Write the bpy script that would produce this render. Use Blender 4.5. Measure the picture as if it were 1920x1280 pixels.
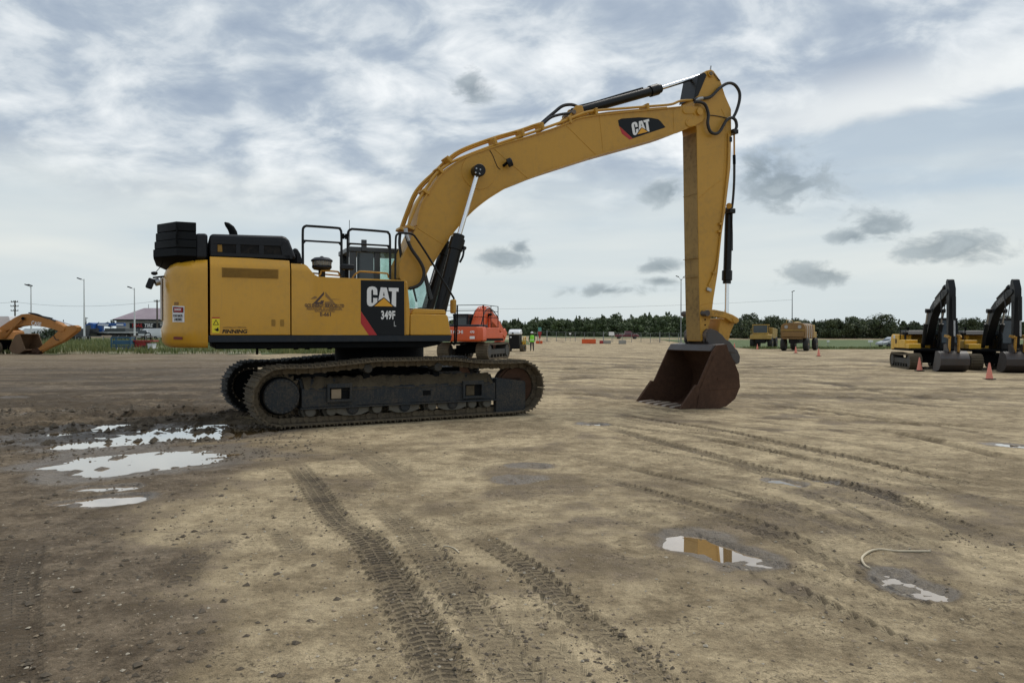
import bpy, bmesh, math, random
import numpy as np
from mathutils import Vector, Matrix

random.seed(7)
rng = np.random.default_rng(7)
scene = bpy.context.scene
for o in list(bpy.data.objects):
    bpy.data.objects.remove(o, do_unlink=True)
COL = scene.collection
PI = math.pi
R = math.radians

# ------------------------------------------------------------------ camera
CAM_H = 1.55
FPX = 1387.0            # focal length in pixels of the 1920 px wide photograph (26 mm)
PITCH = math.atan(14 / FPX)
cam_data = bpy.data.cameras.new('camera')
cam_data.sensor_width = 36.0
cam_data.lens = 36.0 * FPX / 1920.0
cam_data.clip_start = 0.05
cam_data.clip_end = 5000
cam = bpy.data.objects.new('camera', cam_data)
COL.objects.link(cam)
cam.location = (0, 0, CAM_H)
cam.rotation_euler = (PI / 2 - PITCH, 0, 0)
scene.camera = cam
scene.render.resolution_x = 1024
scene.render.resolution_y = 682
scene.render.engine = 'CYCLES'
scene.view_settings.view_transform = 'Standard'
scene.view_settings.look = 'None'
scene.view_settings.gamma = 1.0
scene.view_settings.use_curve_mapping = False
scene.view_settings.exposure = 0.42

# ------------------------------------------------------------------ measuring helpers (photo pixel -> place)
def ray(px, py):
    a = (px - 960) / FPX; b = (640 - py) / FPX
    c, s = math.cos(PITCH), math.sin(PITCH)
    return Vector((a, c + b * s, b * c - s))       # forward is +Y, pitched down

def on_ground(px, py, z=0.0):
    d = ray(px, py); t = (z - CAM_H) / d.z
    return Vector((d.x * t, d.y * t, z))

def at_dist(px, py, Y):
    d = ray(px, py); t = Y / d.y
    return Vector((d.x * t, Y, CAM_H + d.z * t))

class Frame:
    """a machine's own frame: x forward, y left, z up; pt() meets the vertical plane at local y = -v"""
    def __init__(self, cx, cy, deg):
        self.c = Vector((cx, cy, 0)); self.a = R(deg)
        self.u = Vector((math.cos(self.a), math.sin(self.a), 0))
        self.r = Vector((math.sin(self.a), -math.cos(self.a), 0))
    def pt(self, px, py, v):
        d = ray(px, py); o = Vector((0, 0, CAM_H))
        t = (v - (o - self.c).dot(self.r)) / d.dot(self.r)
        p = o + d * t - self.c
        return (p.dot(self.u), p.z)
    def pts(self, lst, v):
        return [self.pt(x, y, v) for x, y in lst]

# ------------------------------------------------------------------ world: broken overcast over a Nishita sky
SUN_DIR = Vector((0.34, 0.42, 0.84)).normalized()
world = bpy.data.worlds.new('World'); scene.world = world
world.use_nodes = True
wn = world.node_tree.nodes; wl = world.node_tree.links
wn.clear()
def W(t, **kw):
    n = wn.new(t)
    for k, v in kw.items(): setattr(n, k, v)
    return n
def wmath(op, a, b=None, c=None, clamp=False):
    n = W('ShaderNodeMath', operation=op, use_clamp=clamp)
    for i, x in enumerate((a, b, c)):
        if x is None: continue
        if isinstance(x, (int, float)): n.inputs[i].default_value = x
        else: wl.new(x, n.inputs[i])
    return n.outputs[0]
def wstep(x, lo, hi):
    n = W('ShaderNodeMapRange', interpolation_type='SMOOTHSTEP')
    wl.new(x, n.inputs[0])
    n.inputs[1].default_value = lo; n.inputs[2].default_value = hi
    n.inputs[3].default_value = 0; n.inputs[4].default_value = 1
    return n.outputs[0]
def wmix(f, a, b):
    n = W('ShaderNodeMix', data_type='RGBA')
    for sock, x in ((n.inputs[0], f), (n.inputs[6], a), (n.inputs[7], b)):
        if isinstance(x, (int, float)): sock.default_value = x
        elif isinstance(x, tuple): sock.default_value = (*x, 1)
        else: wl.new(x, sock)
    return n.outputs[2]
tc = W('ShaderNodeTexCoord')
DIR = tc.outputs['Generated']
sx = W('ShaderNodeSeparateXYZ'); wl.new(DIR, sx.inputs[0])
dx, dy, dz = sx.outputs
den = wmath('ADD', wmath('MAXIMUM', dz, 0.0), 0.30)
cx_ = W('ShaderNodeCombineXYZ')
wl.new(wmath('DIVIDE', dx, den), cx_.inputs[0]); wl.new(wmath('DIVIDE', dy, den), cx_.inputs[1])
PLANE = cx_.outputs[0]
def wnoise(vec, scale, detail, rough, dist=0.0, off=(0, 0, 0), sc=(1, 1, 1), rot=0.0):
    m = W('ShaderNodeMapping')
    m.inputs['Location'].default_value = off; m.inputs['Scale'].default_value = sc
    m.inputs['Rotation'].default_value = (0, 0, rot)
    wl.new(vec, m.inputs[0])
    n = W('ShaderNodeTexNoise')
    n.inputs['Scale'].default_value = scale; n.inputs['Detail'].default_value = detail
    n.inputs['Roughness'].default_value = rough; n.inputs['Distortion'].default_value = dist
    wl.new(m.outputs[0], n.inputs['Vector'])
    return n.outputs['Fac']
# altocumulus deck
puff = wnoise(PLANE, 5.4, 7.0, 0.56, 0.30, (3.1, 0.4, 0), (1.0, 1.15, 1), R(24))
large = wnoise(PLANE, 1.7, 3.0, 0.5, 0.2, (7.3, 2.2, 1.0))
tone = wmath('ADD', wmath('MULTIPLY', puff, 0.74), wmath('MULTIPLY', large, 0.42))
ramp = W('ShaderNodeValToRGB'); wl.new(tone, ramp.inputs[0])
cr = ramp.color_ramp; cr.interpolation = 'B_SPLINE'
cr.elements[0].position = 0.41; cr.elements[0].color = (0.225, 0.28, 0.36, 1)
cr.elements[1].position = 0.77; cr.elements[1].color = (0.76, 0.775, 0.775, 1)
e = cr.elements.new(0.54); e.color = (0.31, 0.365, 0.435, 1)
e = cr.elements.new(0.62); e.color = (0.43, 0.48, 0.52, 1)
deck = ramp.outputs[0]
# smoother streaky low sky
low = wnoise(DIR, 1.0, 4.0, 0.5, 0.2, (0.3, 0, 0.7), (1.6, 1.6, 12.0))
ramp2 = W('ShaderNodeValToRGB'); wl.new(low, ramp2.inputs[0])
c2 = ramp2.color_ramp
c2.elements[0].position = 0.30; c2.elements[0].color = (0.38, 0.46, 0.525, 1)
c2.elements[1].position = 0.66; c2.elements[1].color = (0.585, 0.61, 0.59, 1)
e = c2.elements.new(0.46); e.color = (0.49, 0.54, 0.555, 1)
hz = wstep(wmath('ADD', dz, wmath('MULTIPLY', wmath('SUBTRACT', large, 0.5), 0.22)), 0.13, 0.27)
lowc = wmix(wmath('MULTIPLY', wmath('SUBTRACT', 1.0, wstep(dz, 0.0, 0.10)), 0.55), ramp2.outputs[0], (0.41, 0.495, 0.545))
skyc = wmix(hz, lowc, deck)
# the diagonal cloud edge high on the right with a blue-grey gap under it
edge = wmath('SUBTRACT', dz, wmath('MULTIPLY_ADD', wmath('SUBTRACT', dx, 0.231), 0.11, 0.235))
edge = wmath('ADD', edge, wmath('MULTIPLY', wmath('SUBTRACT', puff, 0.5), 0.03))
right = wstep(dx, 0.14, 0.42)
gap = wmath('MULTIPLY', wmath('MULTIPLY', wstep(edge, -0.075, -0.03), wmath('SUBTRACT', 1.0, wstep(edge, -0.012, 0.004))), right)
skyc = wmix(wmath('MULTIPLY', gap, 0.75), skyc, (0.35, 0.42, 0.485))
rim = wmath('MULTIPLY', wmath('MULTIPLY', wstep(edge, -0.012, 0.006), wmath('SUBTRACT', 1.0, wstep(edge, 0.012, 0.07))), right)
skyc = wmix(wmath('MULTIPLY', rim, 0.75), skyc, (0.70, 0.715, 0.70))
# small dark cumulus drifting under the deck
blobs = [(1468, 345, 88, 52), (1425, 318, 60, 36), (1245, 358, 44, 24), (1648, 424, 62, 32), (1600, 444, 46, 17),
         (1786, 464, 92, 31), (1538, 517, 78, 22), (1238, 500, 50, 16), (1238, 526, 40, 11), (1150, 545, 95, 15),
         (945, 484, 55, 24), (975, 464, 26, 17), (885, 168, 44, 34)]
acc = None
for (px, py, rx, ry) in blobs:
    c = ray(px, py).normalized()
    rt = Vector((c.y, -c.x, 0)).normalized(); up = rt.cross(c).normalized()
    d1 = W('ShaderNodeVectorMath', operation='DOT_PRODUCT'); wl.new(DIR, d1.inputs[0]); d1.inputs[1].default_value = rt * (FPX / rx)
    d2 = W('ShaderNodeVectorMath', operation='DOT_PRODUCT'); wl.new(DIR, d2.inputs[0]); d2.inputs[1].default_value = up * (FPX / ry)
    yy = wmath('SUBTRACT', d2.outputs['Value'], up.dot(c) * FPX / ry)
    r2 = wmath('ADD', wmath('MULTIPLY', d1.outputs['Value'], d1.outputs['Value']), wmath('MULTIPLY', yy, yy))
    v = wmath('SUBTRACT', 1.0, wmath('SQRT', r2))
    front = wmath('GREATER_THAN', dy, 0.0)
    v = wmath('SUBTRACT', wmath('MULTIPLY', wmath('ADD', v, 9), front), 9)
    acc = v if acc is None else wmath('MAXIMUM', acc, v)
cn = wnoise(DIR, 22.0, 7.0, 0.60, 0.35, (0.2, 0.9, 0.4), (1, 1, 1.7))
cmask = wmath('ADD', acc, wmath('MULTIPLY', wmath('SUBTRACT', cn, 0.48), 3.0))
cmask = wstep(cmask, -0.05, 0.85)
cshade = wmix(wstep(cn, 0.3, 0.75), (0.135, 0.172, 0.20), (0.29, 0.335, 0.36))
skyc = wmix(wmath('MULTIPLY', cmask, 0.86), skyc, cshade)
# the clear sky that shows faintly through
sky = W('ShaderNodeTexSky', sky_type='NISHITA')
sky.sun_disc = False
sky.sun_elevation = math.asin(SUN_DIR.z)
sky.sun_rotation = math.atan2(SUN_DIR.x, SUN_DIR.y)
sky.air_density = 1.0; sky.dust_density = 1.5; sky.ozone_density = 1.0
scl = W('ShaderNodeVectorMath', operation='SCALE'); wl.new(skyc, scl.inputs[0]); scl.inputs['Scale'].default_value = 10.0
bgc = wmix(0.94, sky.outputs[0], scl.outputs[0])
bg = W('ShaderNodeBackground'); bg.inputs['Strength'].default_value = 0.1
wl.new(bgc, bg.inputs['Color'])
wo = W('ShaderNodeOutputWorld'); wl.new(bg.outputs[0], wo.inputs[0])

# ------------------------------------------------------------------ sun, veiled by cloud
sun_d = bpy.data.lights.new('sun', 'SUN'); sun_d.energy = 1.45; sun_d.angle = R(22); sun_d.color = (1.0, 0.95, 0.87)
sun = bpy.data.objects.new('sun', sun_d); COL.objects.link(sun)
sun.rotation_euler = SUN_DIR.to_track_quat('Z', 'Y').to_euler()
sun.location = (0, 0, 60)

# ------------------------------------------------------------------ materials
MATS = {}
class NT:
    def __init__(self, name):
        self.m = bpy.data.materials.new(name); self.m.use_nodes = True
        self.n = self.m.node_tree.nodes; self.l = self.m.node_tree.links
        self.b = self.n['Principled BSDF']; MATS[name] = self.m
    def add(self, t, **kw):
        n = self.n.new(t)
        for k, v in kw.items(): setattr(n, k, v)
        return n
    def link(self, a, b): self.l.new(a, b)
    def put(self, sock, x):
        if isinstance(x, (int, float)): sock.default_value = x
        elif isinstance(x, tuple): sock.default_value = (*x, 1) if len(x) == 3 and sock.type == 'RGBA' else x
        else: self.l.new(x, sock)
    def math(self, op, a, b=None, c=None, clamp=False):
        n = self.add('ShaderNodeMath', operation=op, use_clamp=clamp)
        for i, x in enumerate((a, b, c)):
            if x is not None: self.put(n.inputs[i], x)
        return n.outputs[0]
    def mix(self, f, a, b, mode='MIX'):
        n = self.add('ShaderNodeMix', data_type='RGBA', blend_type=mode)
        self.put(n.inputs[0], f); self.put(n.inputs[6], a); self.put(n.inputs[7], b)
        return n.outputs[2]
    def step(self, x, lo, hi):
        n = self.add('ShaderNodeMapRange', interpolation_type='SMOOTHSTEP')
        self.put(n.inputs[0], x); n.inputs[1].default_value = lo; n.inputs[2].default_value = hi
        return n.outputs[0]
    def coord(self, kind='Object'):
        return self.add('ShaderNodeTexCoord').outputs[kind]
    def noise(self, vec, scale, detail=4, rough=0.55, dist=0.0, sc=None, off=(0, 0, 0)):
        if sc is not None or off != (0, 0, 0):
            m = self.add('ShaderNodeMapping'); self.link(vec, m.inputs[0])
            if sc is not None: m.inputs['Scale'].default_value = sc
            m.inputs['Location'].default_value = off
            vec = m.outputs[0]
        n = self.add('ShaderNodeTexNoise'); self.link(vec, n.inputs['Vector'])
        n.inputs['Scale'].default_value = scale; n.inputs['Detail'].default_value = detail
        n.inputs['Roughness'].default_value = rough; n.inputs['Distortion'].default_value = dist
        return n.outputs['Fac']
    def bump(self, h, strength=0.3, dist=0.02, prev=None):
        n = self.add('ShaderNodeBump'); n.inputs['Strength'].default_value = strength; n.inputs['Distance'].default_value = dist
        self.link(h, n.inputs['Height'])
        if prev is not None: self.link(prev, n.inputs['Normal'])
        return n.outputs[0]

MUD = (0.15, 0.115, 0.075)
def paint(name, col, rough=0.4, metal=0.0, dirt=0.25, dirt_col=MUD, scale=2.0, var=0.12, bump=0.0, streak=0.0, coat=0.0, thr=0.62, spec=0.5):
    """a painted or bare surface: slight tone drift, dusty patches with their own outline, fine speckle"""
    t = NT(name); c = t.coord()
    n1 = t.noise(c, scale * 0.6, 3); n2 = t.noise(c, scale * 6, 6, 0.7); n3 = t.noise(c, scale * 40, 2)
    colr = t.mix(t.math('MULTIPLY', t.step(n1, 0.3, 0.7), var), col, tuple(x * 0.55 for x in col))
    colr = t.mix(t.math('MULTIPLY', t.step(n3, 0.45, 0.75), var), colr, tuple(min(1, x * 1.25) for x in col))
    m = t.math('ADD', t.math('MULTIPLY', n2, 0.75), t.math('MULTIPLY', n1, 0.4))
    mask = t.math('MULTIPLY', t.step(m, thr - 0.10, thr + 0.16), dirt)
    if streak > 0:
        s = t.noise(c, scale * 3, 5, 0.65, 0, (6, 6, 0.35))
        mask = t.math('MAXIMUM', mask, t.math('MULTIPLY', t.step(s, 0.52, 0.75), streak))
    colr = t.mix(mask, colr, dirt_col)
    t.link(colr, t.b.inputs['Base Color'])
    t.b.inputs['Metallic'].default_value = metal
    t.link(t.math('ADD', rough, t.math('MULTIPLY', mask, 0.9 - rough)), t.b.inputs['Roughness'])
    t.b.inputs['Coat Weight'].default_value = coat
    t.b.inputs['Specular IOR Level'].default_value = spec
    if bump > 0:
        t.link(t.bump(n2, bump, 0.01), t.b.inputs['Normal'])
    return t.m

paint('yellow', (0.59, 0.30, 0.018), 0.36, dirt=0.30, dirt_col=(0.30, 0.19, 0.06), scale=1.5, var=0.16, streak=0.26, coat=0.10)
paint('boom_yellow', (0.52, 0.275, 0.030), 0.45, dirt=0.35, dirt_col=(0.27, 0.18, 0.07), scale=1.4, var=0.16, streak=0.22)
paint('stick_front', (0.33, 0.20, 0.05), 0.6, dirt=0.6, dirt_col=(0.09, 0.06, 0.03), scale=1.6, var=0.3, streak=0.4)
paint('worn_yellow', (0.50, 0.26, 0.03), 0.5, dirt=0.6, dirt_col=(0.09, 0.065, 0.04), scale=3, var=0.2, streak=0.3)
paint('slate', (0.024, 0.030, 0.038), 0.5, dirt=0.10, scale=2, var=0.2, spec=0.15)
paint('black_plastic', (0.015, 0.017, 0.021), 0.45, spec=0.22, dirt=0.10, dirt_col=(0.09, 0.085, 0.08), scale=2.5, var=0.2)
paint('black_steel', (0.007, 0.008, 0.009), 0.6, dirt=0.04, scale=3, var=0.2, spec=0.04)
paint('gloss_black', (0.005, 0.006, 0.007), 0.32, dirt=0.05, scale=3, var=0.1, spec=0.28)
paint('plate_steel', (0.010, 0.012, 0.014), 0.6, spec=0.12, dirt=0.35, dirt_col=(0.02, 0.02, 0.019), scale=3, var=0.4, bump=0.2, streak=0.3)
paint('frame_steel', (0.022, 0.027, 0.032), 0.6, spec=0.22, dirt=0.55, dirt_col=(0.115, 0.092, 0.064), scale=5.5, var=0.3, streak=0.75, thr=0.60)
paint('roller_steel', (0.050, 0.054, 0.055), 0.6, spec=0.3, dirt=0.75, dirt_col=(0.075, 0.06, 0.042), scale=4, var=0.3, thr=0.55)
paint('track_mud', (0.062, 0.050, 0.036), 0.75, spec=0.3, dirt=0.85, dirt_col=(0.135, 0.106, 0.068), scale=3.5, var=0.5, bump=0.6, thr=0.5)
paint('track_shaded', (0.014, 0.014, 0.014), 0.7, spec=0.3, dirt=0.5, dirt_col=(0.05, 0.042, 0.03), scale=4, var=0.4, bump=0.5)  # darker copy of the track colour, with the far track's shade painted in
paint('caked_mud', (0.095, 0.075, 0.048), 0.95, spec=0.2, dirt=0.7, dirt_col=(0.035, 0.028, 0.02), scale=4, var=0.4, bump=1.0)
paint('rust', (0.088, 0.046, 0.028), 0.75, spec=0.2, dirt=0.75, dirt_col=(0.055, 0.030, 0.020), scale=2.0, var=0.5, bump=0.25, streak=0.35, thr=0.55)
paint('bucket_grey', (0.060, 0.055, 0.055), 0.5, dirt=0.5, dirt_col=(0.10, 0.055, 0.03), scale=3, var=0.3)
paint('worn_steel', (0.17, 0.135, 0.105), 0.6, metal=0.1, dirt=0.7, dirt_col=(0.12, 0.075, 0.045), scale=6, var=0.3)
paint('chrome', (0.80, 0.81, 0.83), 0.12, metal=1.0, dirt=0.05, scale=4, var=0.05)
paint('steel', (0.42, 0.43, 0.44), 0.35, metal=0.8, dirt=0.15, scale=4, var=0.1)
paint('galvanised', (0.22, 0.235, 0.245), 0.5, metal=0.4, dirt=0.1, scale=2, var=0.15)
paint('white_paint', (0.72, 0.73, 0.74), 0.5, dirt=0.15, scale=2, var=0.08)
paint('decal_white', (0.80, 0.80, 0.80), 0.45, dirt=0.05, scale=4, var=0.03)
paint('decal_black', (0.008, 0.010, 0.013), 0.4, spec=0.2, dirt=0.08, dirt_col=(0.25, 0.2, 0.1), scale=9, var=0.1, thr=0.78)
paint('decal_red', (0.42, 0.012, 0.016), 0.4, dirt=0.05, scale=4, var=0.06)
paint('decal_yellow', (0.75, 0.36, 0.02), 0.45, dirt=0.03, scale=4, var=0.04)
paint('sticker_yellow', (0.80, 0.66, 0.02), 0.45, dirt=0.05, scale=4, var=0.04)
paint('print_brown', (0.075, 0.040, 0.028), 0.5, dirt=0.1, scale=4, var=0.1)
paint('print_faint', (0.26, 0.14, 0.035), 0.5, dirt=0.1, scale=4, var=0.1)
paint('grille', (0.30, 0.16, 0.016), 0.6, dirt=0.3, dirt_col=(0.08, 0.05, 0.02), scale=6, var=0.3)
paint('rubber', (0.018, 0.018, 0.018), 0.75, dirt=0.3, dirt_col=(0.10, 0.08, 0.055), scale=3, var=0.2)
paint('hose', (0.012, 0.012, 0.013), 0.5, dirt=0.1, scale=5, var=0.2)
paint('orange', (0.62, 0.085, 0.012), 0.42, dirt=0.22, dirt_col=(0.32, 0.12, 0.05), scale=1.5, var=0.15, streak=0.12)
paint('case_orange', (0.42, 0.17, 0.03), 0.6, dirt=0.5, dirt_col=(0.20, 0.105, 0.035), scale=1.2, var=0.3, streak=0.3)
paint('deere_yellow', (0.76, 0.44, 0.035), 0.45, dirt=0.3, dirt_col=(0.30, 0.2, 0.08), scale=1.5, var=0.15)
paint('deere_black', (0.006, 0.008, 0.010), 0.45, spec=0.3, dirt=0.12, dirt_col=(0.03, 0.032, 0.034), scale=1.5, var=0.3)
paint('truck_rust', (0.24, 0.135, 0.045), 0.75, dirt=0.7, dirt_col=(0.13, 0.085, 0.045), scale=1.2, var=0.4, streak=0.4)
paint('truck_yellow', (0.40, 0.25, 0.05), 0.6, dirt=0.5, dirt_col=(0.2, 0.13, 0.06), scale=1.2, var=0.3)
paint('blue_paint', (0.015, 0.085, 0.30), 0.4, dirt=0.2, scale=1.5, var=0.15)
paint('blue_steel', (0.03, 0.11, 0.19), 0.55, dirt=0.4, dirt_col=(0.08, 0.10, 0.12), scale=2, var=0.25)
paint('red_paint', (0.34, 0.018, 0.022), 0.45, dirt=0.3, scale=1.5, var=0.2)
paint('maroon_car', (0.12, 0.012, 0.025), 0.25, dirt=0.1, scale=1.5, var=0.1, coat=0.5)
paint('silver_car', (0.42, 0.44, 0.46), 0.3, metal=0.4, dirt=0.1, scale=1.5, var=0.1, coat=0.4)
paint('dark_car', (0.02, 0.022, 0.028), 0.3, dirt=0.1, scale=1.5, var=0.1, coat=0.4)
paint('white_car', (0.66, 0.67, 0.68), 0.35, dirt=0.1, scale=1.5, var=0.05, coat=0.3)
paint('barrier_orange', (0.68, 0.10, 0.015), 0.55, dirt=0.3, scale=2, var=0.15)
paint('cone_orange', (0.74, 0.24, 0.165), 0.6, dirt=0.35, dirt_col=(0.55, 0.30, 0.22), scale=5, var=0.2)
paint('concrete', (0.33, 0.32, 0.29), 0.85, dirt=0.4, dirt_col=(0.2, 0.18, 0.15), scale=2, var=0.2)
paint('wall_grey', (0.33, 0.33, 0.32), 0.8, dirt=0.1, scale=0.4, var=0.1)
paint('wood_pole', (0.10, 0.085, 0.07), 0.85, dirt=0.2, scale=1, var=0.3)
paint('vest_green', (0.28, 0.80, 0.06), 0.7, dirt=0.0, scale=5, var=0.1)
paint('trousers', (0.018, 0.020, 0.030), 0.8, dirt=0.1, scale=5, var=0.2)
paint('skin', (0.42, 0.24, 0.17), 0.5, dirt=0.0, scale=9, var=0.05)
paint('fence_wire', (0.14, 0.15, 0.155), 0.5, metal=0.5, dirt=0.1, scale=2, var=0.1)
paint('rope', (0.58, 0.50, 0.36), 0.8, dirt=0.4, scale=20, var=0.2)
paint('teal', (0.10, 0.30, 0.28), 0.5, dirt=0.1, scale=2, var=0.1)
paint('engine_dark', (0.010, 0.010, 0.011), 0.6, spec=0.15, dirt=0.4, dirt_col=(0.06, 0.05, 0.04), scale=3, var=0.4)
paint('cab_grey', (0.050, 0.058, 0.064), 0.4, dirt=0.1, scale=2, var=0.15)
paint('guard_steel', (0.125, 0.118, 0.10), 0.6, spec=0.25, dirt=0.6, dirt_col=(0.11, 0.09, 0.06), scale=4, var=0.3)
paint('lamp_lens', (0.55, 0.56, 0.55), 0.15, dirt=0.05, scale=5, var=0.05)
paint('tail_red', (0.16, 0.012, 0.010), 0.3, dirt=0.1, scale=8, var=0.1)

def glass(name, col, rough=0.06, trans=0.0):
    t = NT(name); c = t.coord()
    n = t.noise(c, 3, 4)
    t.link(t.mix(t.step(n, 0.35, 0.7), col, tuple(x * 0.7 for x in col)), t.b.inputs['Base Color'])
    t.b.inputs['Roughness'].default_value = rough
    t.b.inputs['Transmission Weight'].default_value = trans
    t.b.inputs['Specular IOR Level'].default_value = 0.8
    t.b.inputs['IOR'].default_value = 1.45
    return t.m
glass('window_glass', (0.030, 0.042, 0.045), 0.08)
glass('teal_glass', (0.74, 0.93, 0.88), 0.05, 0.94)
glass('clear_bowl', (0.80, 0.78, 0.70), 0.1, 0.75)

def roof_mat():
    t = NT('metal_roof'); c = t.coord()
    s = t.add('ShaderNodeSeparateXYZ'); t.link(c, s.inputs[0])
    w = t.math('SINE', t.math('MULTIPLY', s.outputs[0], 16.0))
    n = t.noise(c, 0.5, 4)
    t.link(t.mix(t.step(n, 0.3, 0.7), (0.24, 0.18, 0.205), (0.29, 0.225, 0.25)), t.b.inputs['Base Color'])
    t.b.inputs['Roughness'].default_value = 0.5
    t.link(t.bump(w, 0.4, 0.03), t.b.inputs['Normal'])
roof_mat()

def leaf_mat(name, a, b):
    t = NT(name)
    oi = t.add('ShaderNodeAttribute', attribute_name='tint')
    t.link(t.mix(oi.outputs['Fac'], a, b), t.b.inputs['Base Color'])
    t.b.inputs['Roughness'].default_value = 0.65
    t.b.inputs['Transmission Weight'].default_value = 0.0
    t.b.inputs['Subsurface Weight'].default_value = 0.0
    return t.m
leaf_mat('leaf_wood', (0.036, 0.058, 0.022), (0.115, 0.155, 0.055))
leaf_mat('leaf_dark', (0.032, 0.048, 0.022), (0.100, 0.125, 0.050))
leaf_mat('leaf_left', (0.016, 0.030, 0.018), (0.050, 0.075, 0.030))
leaf_mat('weed', (0.075, 0.115, 0.028), (0.24, 0.24, 0.085))
leaf_mat('pale_weed', (0.45, 0.42, 0.28), (0.62, 0.58, 0.42))
paint('bark', (0.06, 0.05, 0.04), 0.9, dirt=0.2, scale=2, var=0.3)
M = MATS

# ------------------------------------------------------------------ mesh helpers
def link(o, parent=None):
    COL.objects.link(o)
    if parent is not None: o.parent = parent
    return o
def tag(o, label=None, cat=None, group=None, kind=None):
    if label: o['label'] = label
    if cat: o['category'] = cat
    if group: o['group'] = group
    if kind: o['kind'] = kind
    return o
def thing(name, label, cat, loc=(0, 0, 0), rz=0.0, group=None):
    o = bpy.data.objects.new(name, None); link(o)
    o.empty_display_size = 0.2
    o.location = loc; o.rotation_euler = (0, 0, rz)
    return tag(o, label, cat, group)

class MB:
    def __init__(self): self.v = []; self.f = []
    def poly(self, pts):
        k = len(self.v); self.v += [tuple(p) for p in pts]; self.f.append(tuple(range(k, k + len(pts)))); return self
    def box(self, c, s, rot=None, taper=None):
        k = len(self.v); hx, hy, hz = s[0] / 2, s[1] / 2, s[2] / 2
        for z in (-1, 1):
            tx, ty = (1, 1) if (taper is None or z < 0) else taper
            for (x, y) in ((-1, -1), (1, -1), (1, 1), (-1, 1)):
                p = Vector((x * hx * tx, y * hy * ty, z * hz))
                if rot is not None: p = rot @ p
                self.v.append((p.x + c[0], p.y + c[1], p.z + c[2]))
        for q in ((0, 3, 2, 1), (4, 5, 6, 7), (0, 1, 5, 4), (1, 2, 6, 5), (2, 3, 7, 6), (3, 0, 4, 7)):
            self.f.append(tuple(k + i for i in q))
        return self
    def span(self, a, b):
        return self.box([(a[i] + b[i]) / 2 for i in range(3)], [abs(b[i] - a[i]) for i in range(3)])
    def prism(self, xz, y0, y1):
        """polygon in x/z pulled from y0 to y1"""
        k = len(self.v); n = len(xz)
        area = sum(xz[i][0] * xz[(i + 1) % n][1] - xz[(i + 1) % n][0] * xz[i][1] for i in range(n))
        if area < 0: xz = list(reversed(xz))
        ya, yb = min(y0, y1), max(y0, y1)
        self.v += [(x, ya, z) for x, z in xz] + [(x, yb, z) for x, z in xz]
        self.f.append(tuple(range(k, k + n))); self.f.append(tuple(reversed(range(k + n, k + 2 * n))))
        for i in range(n):
            j = (i + 1) % n
            self.f.append((k + j, k + i, k + n + i, k + n + j))
        return self
    def prism_z(self, xy, z0, z1, top=None):
        k = len(self.v); n = len(xy)
        area = sum(xy[i][0] * xy[(i + 1) % n][1] - xy[(i + 1) % n][0] * xy[i][1] for i in range(n))
        if area < 0:
            xy = list(reversed(xy)); top = list(reversed(top)) if top else None
        tp = top or xy
        self.v += [(x, y, z0) for x, y in xy] + [(x, y, z1) for x, y in tp]
        self.f.append(tuple(reversed(range(k, k + n)))); self.f.append(tuple(range(k + n, k + 2 * n)))
        for i in range(n):
            j = (i + 1) % n
            self.f.append((k + i, k + j, k + n + j, k + n + i))
        return self
    def rings(self, rings, cap=True, closed=True):
        k = len(self.v); n = len(rings[0])
        for r in rings: self.v += [tuple(p) for p in r]
        for a in range(len(rings) - 1):
            for i in range(n if closed else n - 1):
                j = (i + 1) % n
                self.f.append((k + a * n + i, k + a * n + j, k + (a + 1) * n + j, k + (a + 1) * n + i))
        if cap:
            self.f.append(tuple(reversed(range(k, k + n))))
            self.f.append(tuple(range(k + (len(rings) - 1) * n, k + len(rings) * n)))
        return self
    def cyl(self, a, b, r, n=16, r2=None):
        a = Vector(a); b = Vector(b); d = (b - a).normalized()
        t = Vector((0, 0, 1)) if abs(d.z) < 0.9 else Vector((1, 0, 0))
        e1 = d.cross(t).normalized(); e2 = d.cross(e1).normalized()
        r2 = r if r2 is None else r2
        f = lambda c, rr: [c + (e1 * math.cos(2 * PI * i / n) + e2 * math.sin(2 * PI * i / n)) * rr for i in range(n)]
        return self.rings([f(a, r), f(b, r2)])
    def lathe(self, base, prof, n=20, axis='z'):
        rg = []
        for (rr, h) in prof:
            ring = []
            for i in range(n):
                c, s = math.cos(2 * PI * i / n) * rr, math.sin(2 * PI * i / n) * rr
                if axis == 'z': ring.append((base[0] + c, base[1] + s, base[2] + h))
                elif axis == 'y': ring.append((base[0] + c, base[1] - h, base[2] + s))
                else: ring.append((base[0] + h, base[1] + c, base[2] + s))
            rg.append(ring)
        return self.rings(rg)
    def tube(self, path, r, n=8, smooth=0):
        P = [Vector(p) for p in path]
        if smooth:
            Q = []
            for i in range(len(P) - 1):
                p0 = P[max(i - 1, 0)]; p1 = P[i]; p2 = P[i + 1]; p3 = P[min(i + 2, len(P) - 1)]
                for s in range(smooth):
                    t = s / smooth
                    Q.append(0.5 * ((2 * p1) + (p2 - p0) * t + (2 * p0 - 5 * p1 + 4 * p2 - p3) * t * t + (3 * p1 - p0 - 3 * p2 + p3) * t ** 3))
            Q.append(P[-1]); P = Q
        rg = []; prev = None
        for i, p in enumerate(P):
            d = (P[min(i + 1, len(P) - 1)] - P[max(i - 1, 0)]).normalized()
            if prev is None:
                t = Vector((0, 0, 1)) if abs(d.z) < 0.9 else Vector((0, 1, 0))
                e1 = d.cross(t).normalized()
            else:
                e1 = (prev - d * prev.dot(d)).normalized()
            prev = e1; e2 = d.cross(e1)
            rr = r[i] if isinstance(r, (list, tuple)) else r
            rg.append([p + (e1 * math.cos(2 * PI * k / n) + e2 * math.sin(2 * PI * k / n)) * rr for k in range(n)])
        return self.rings(rg)
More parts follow.
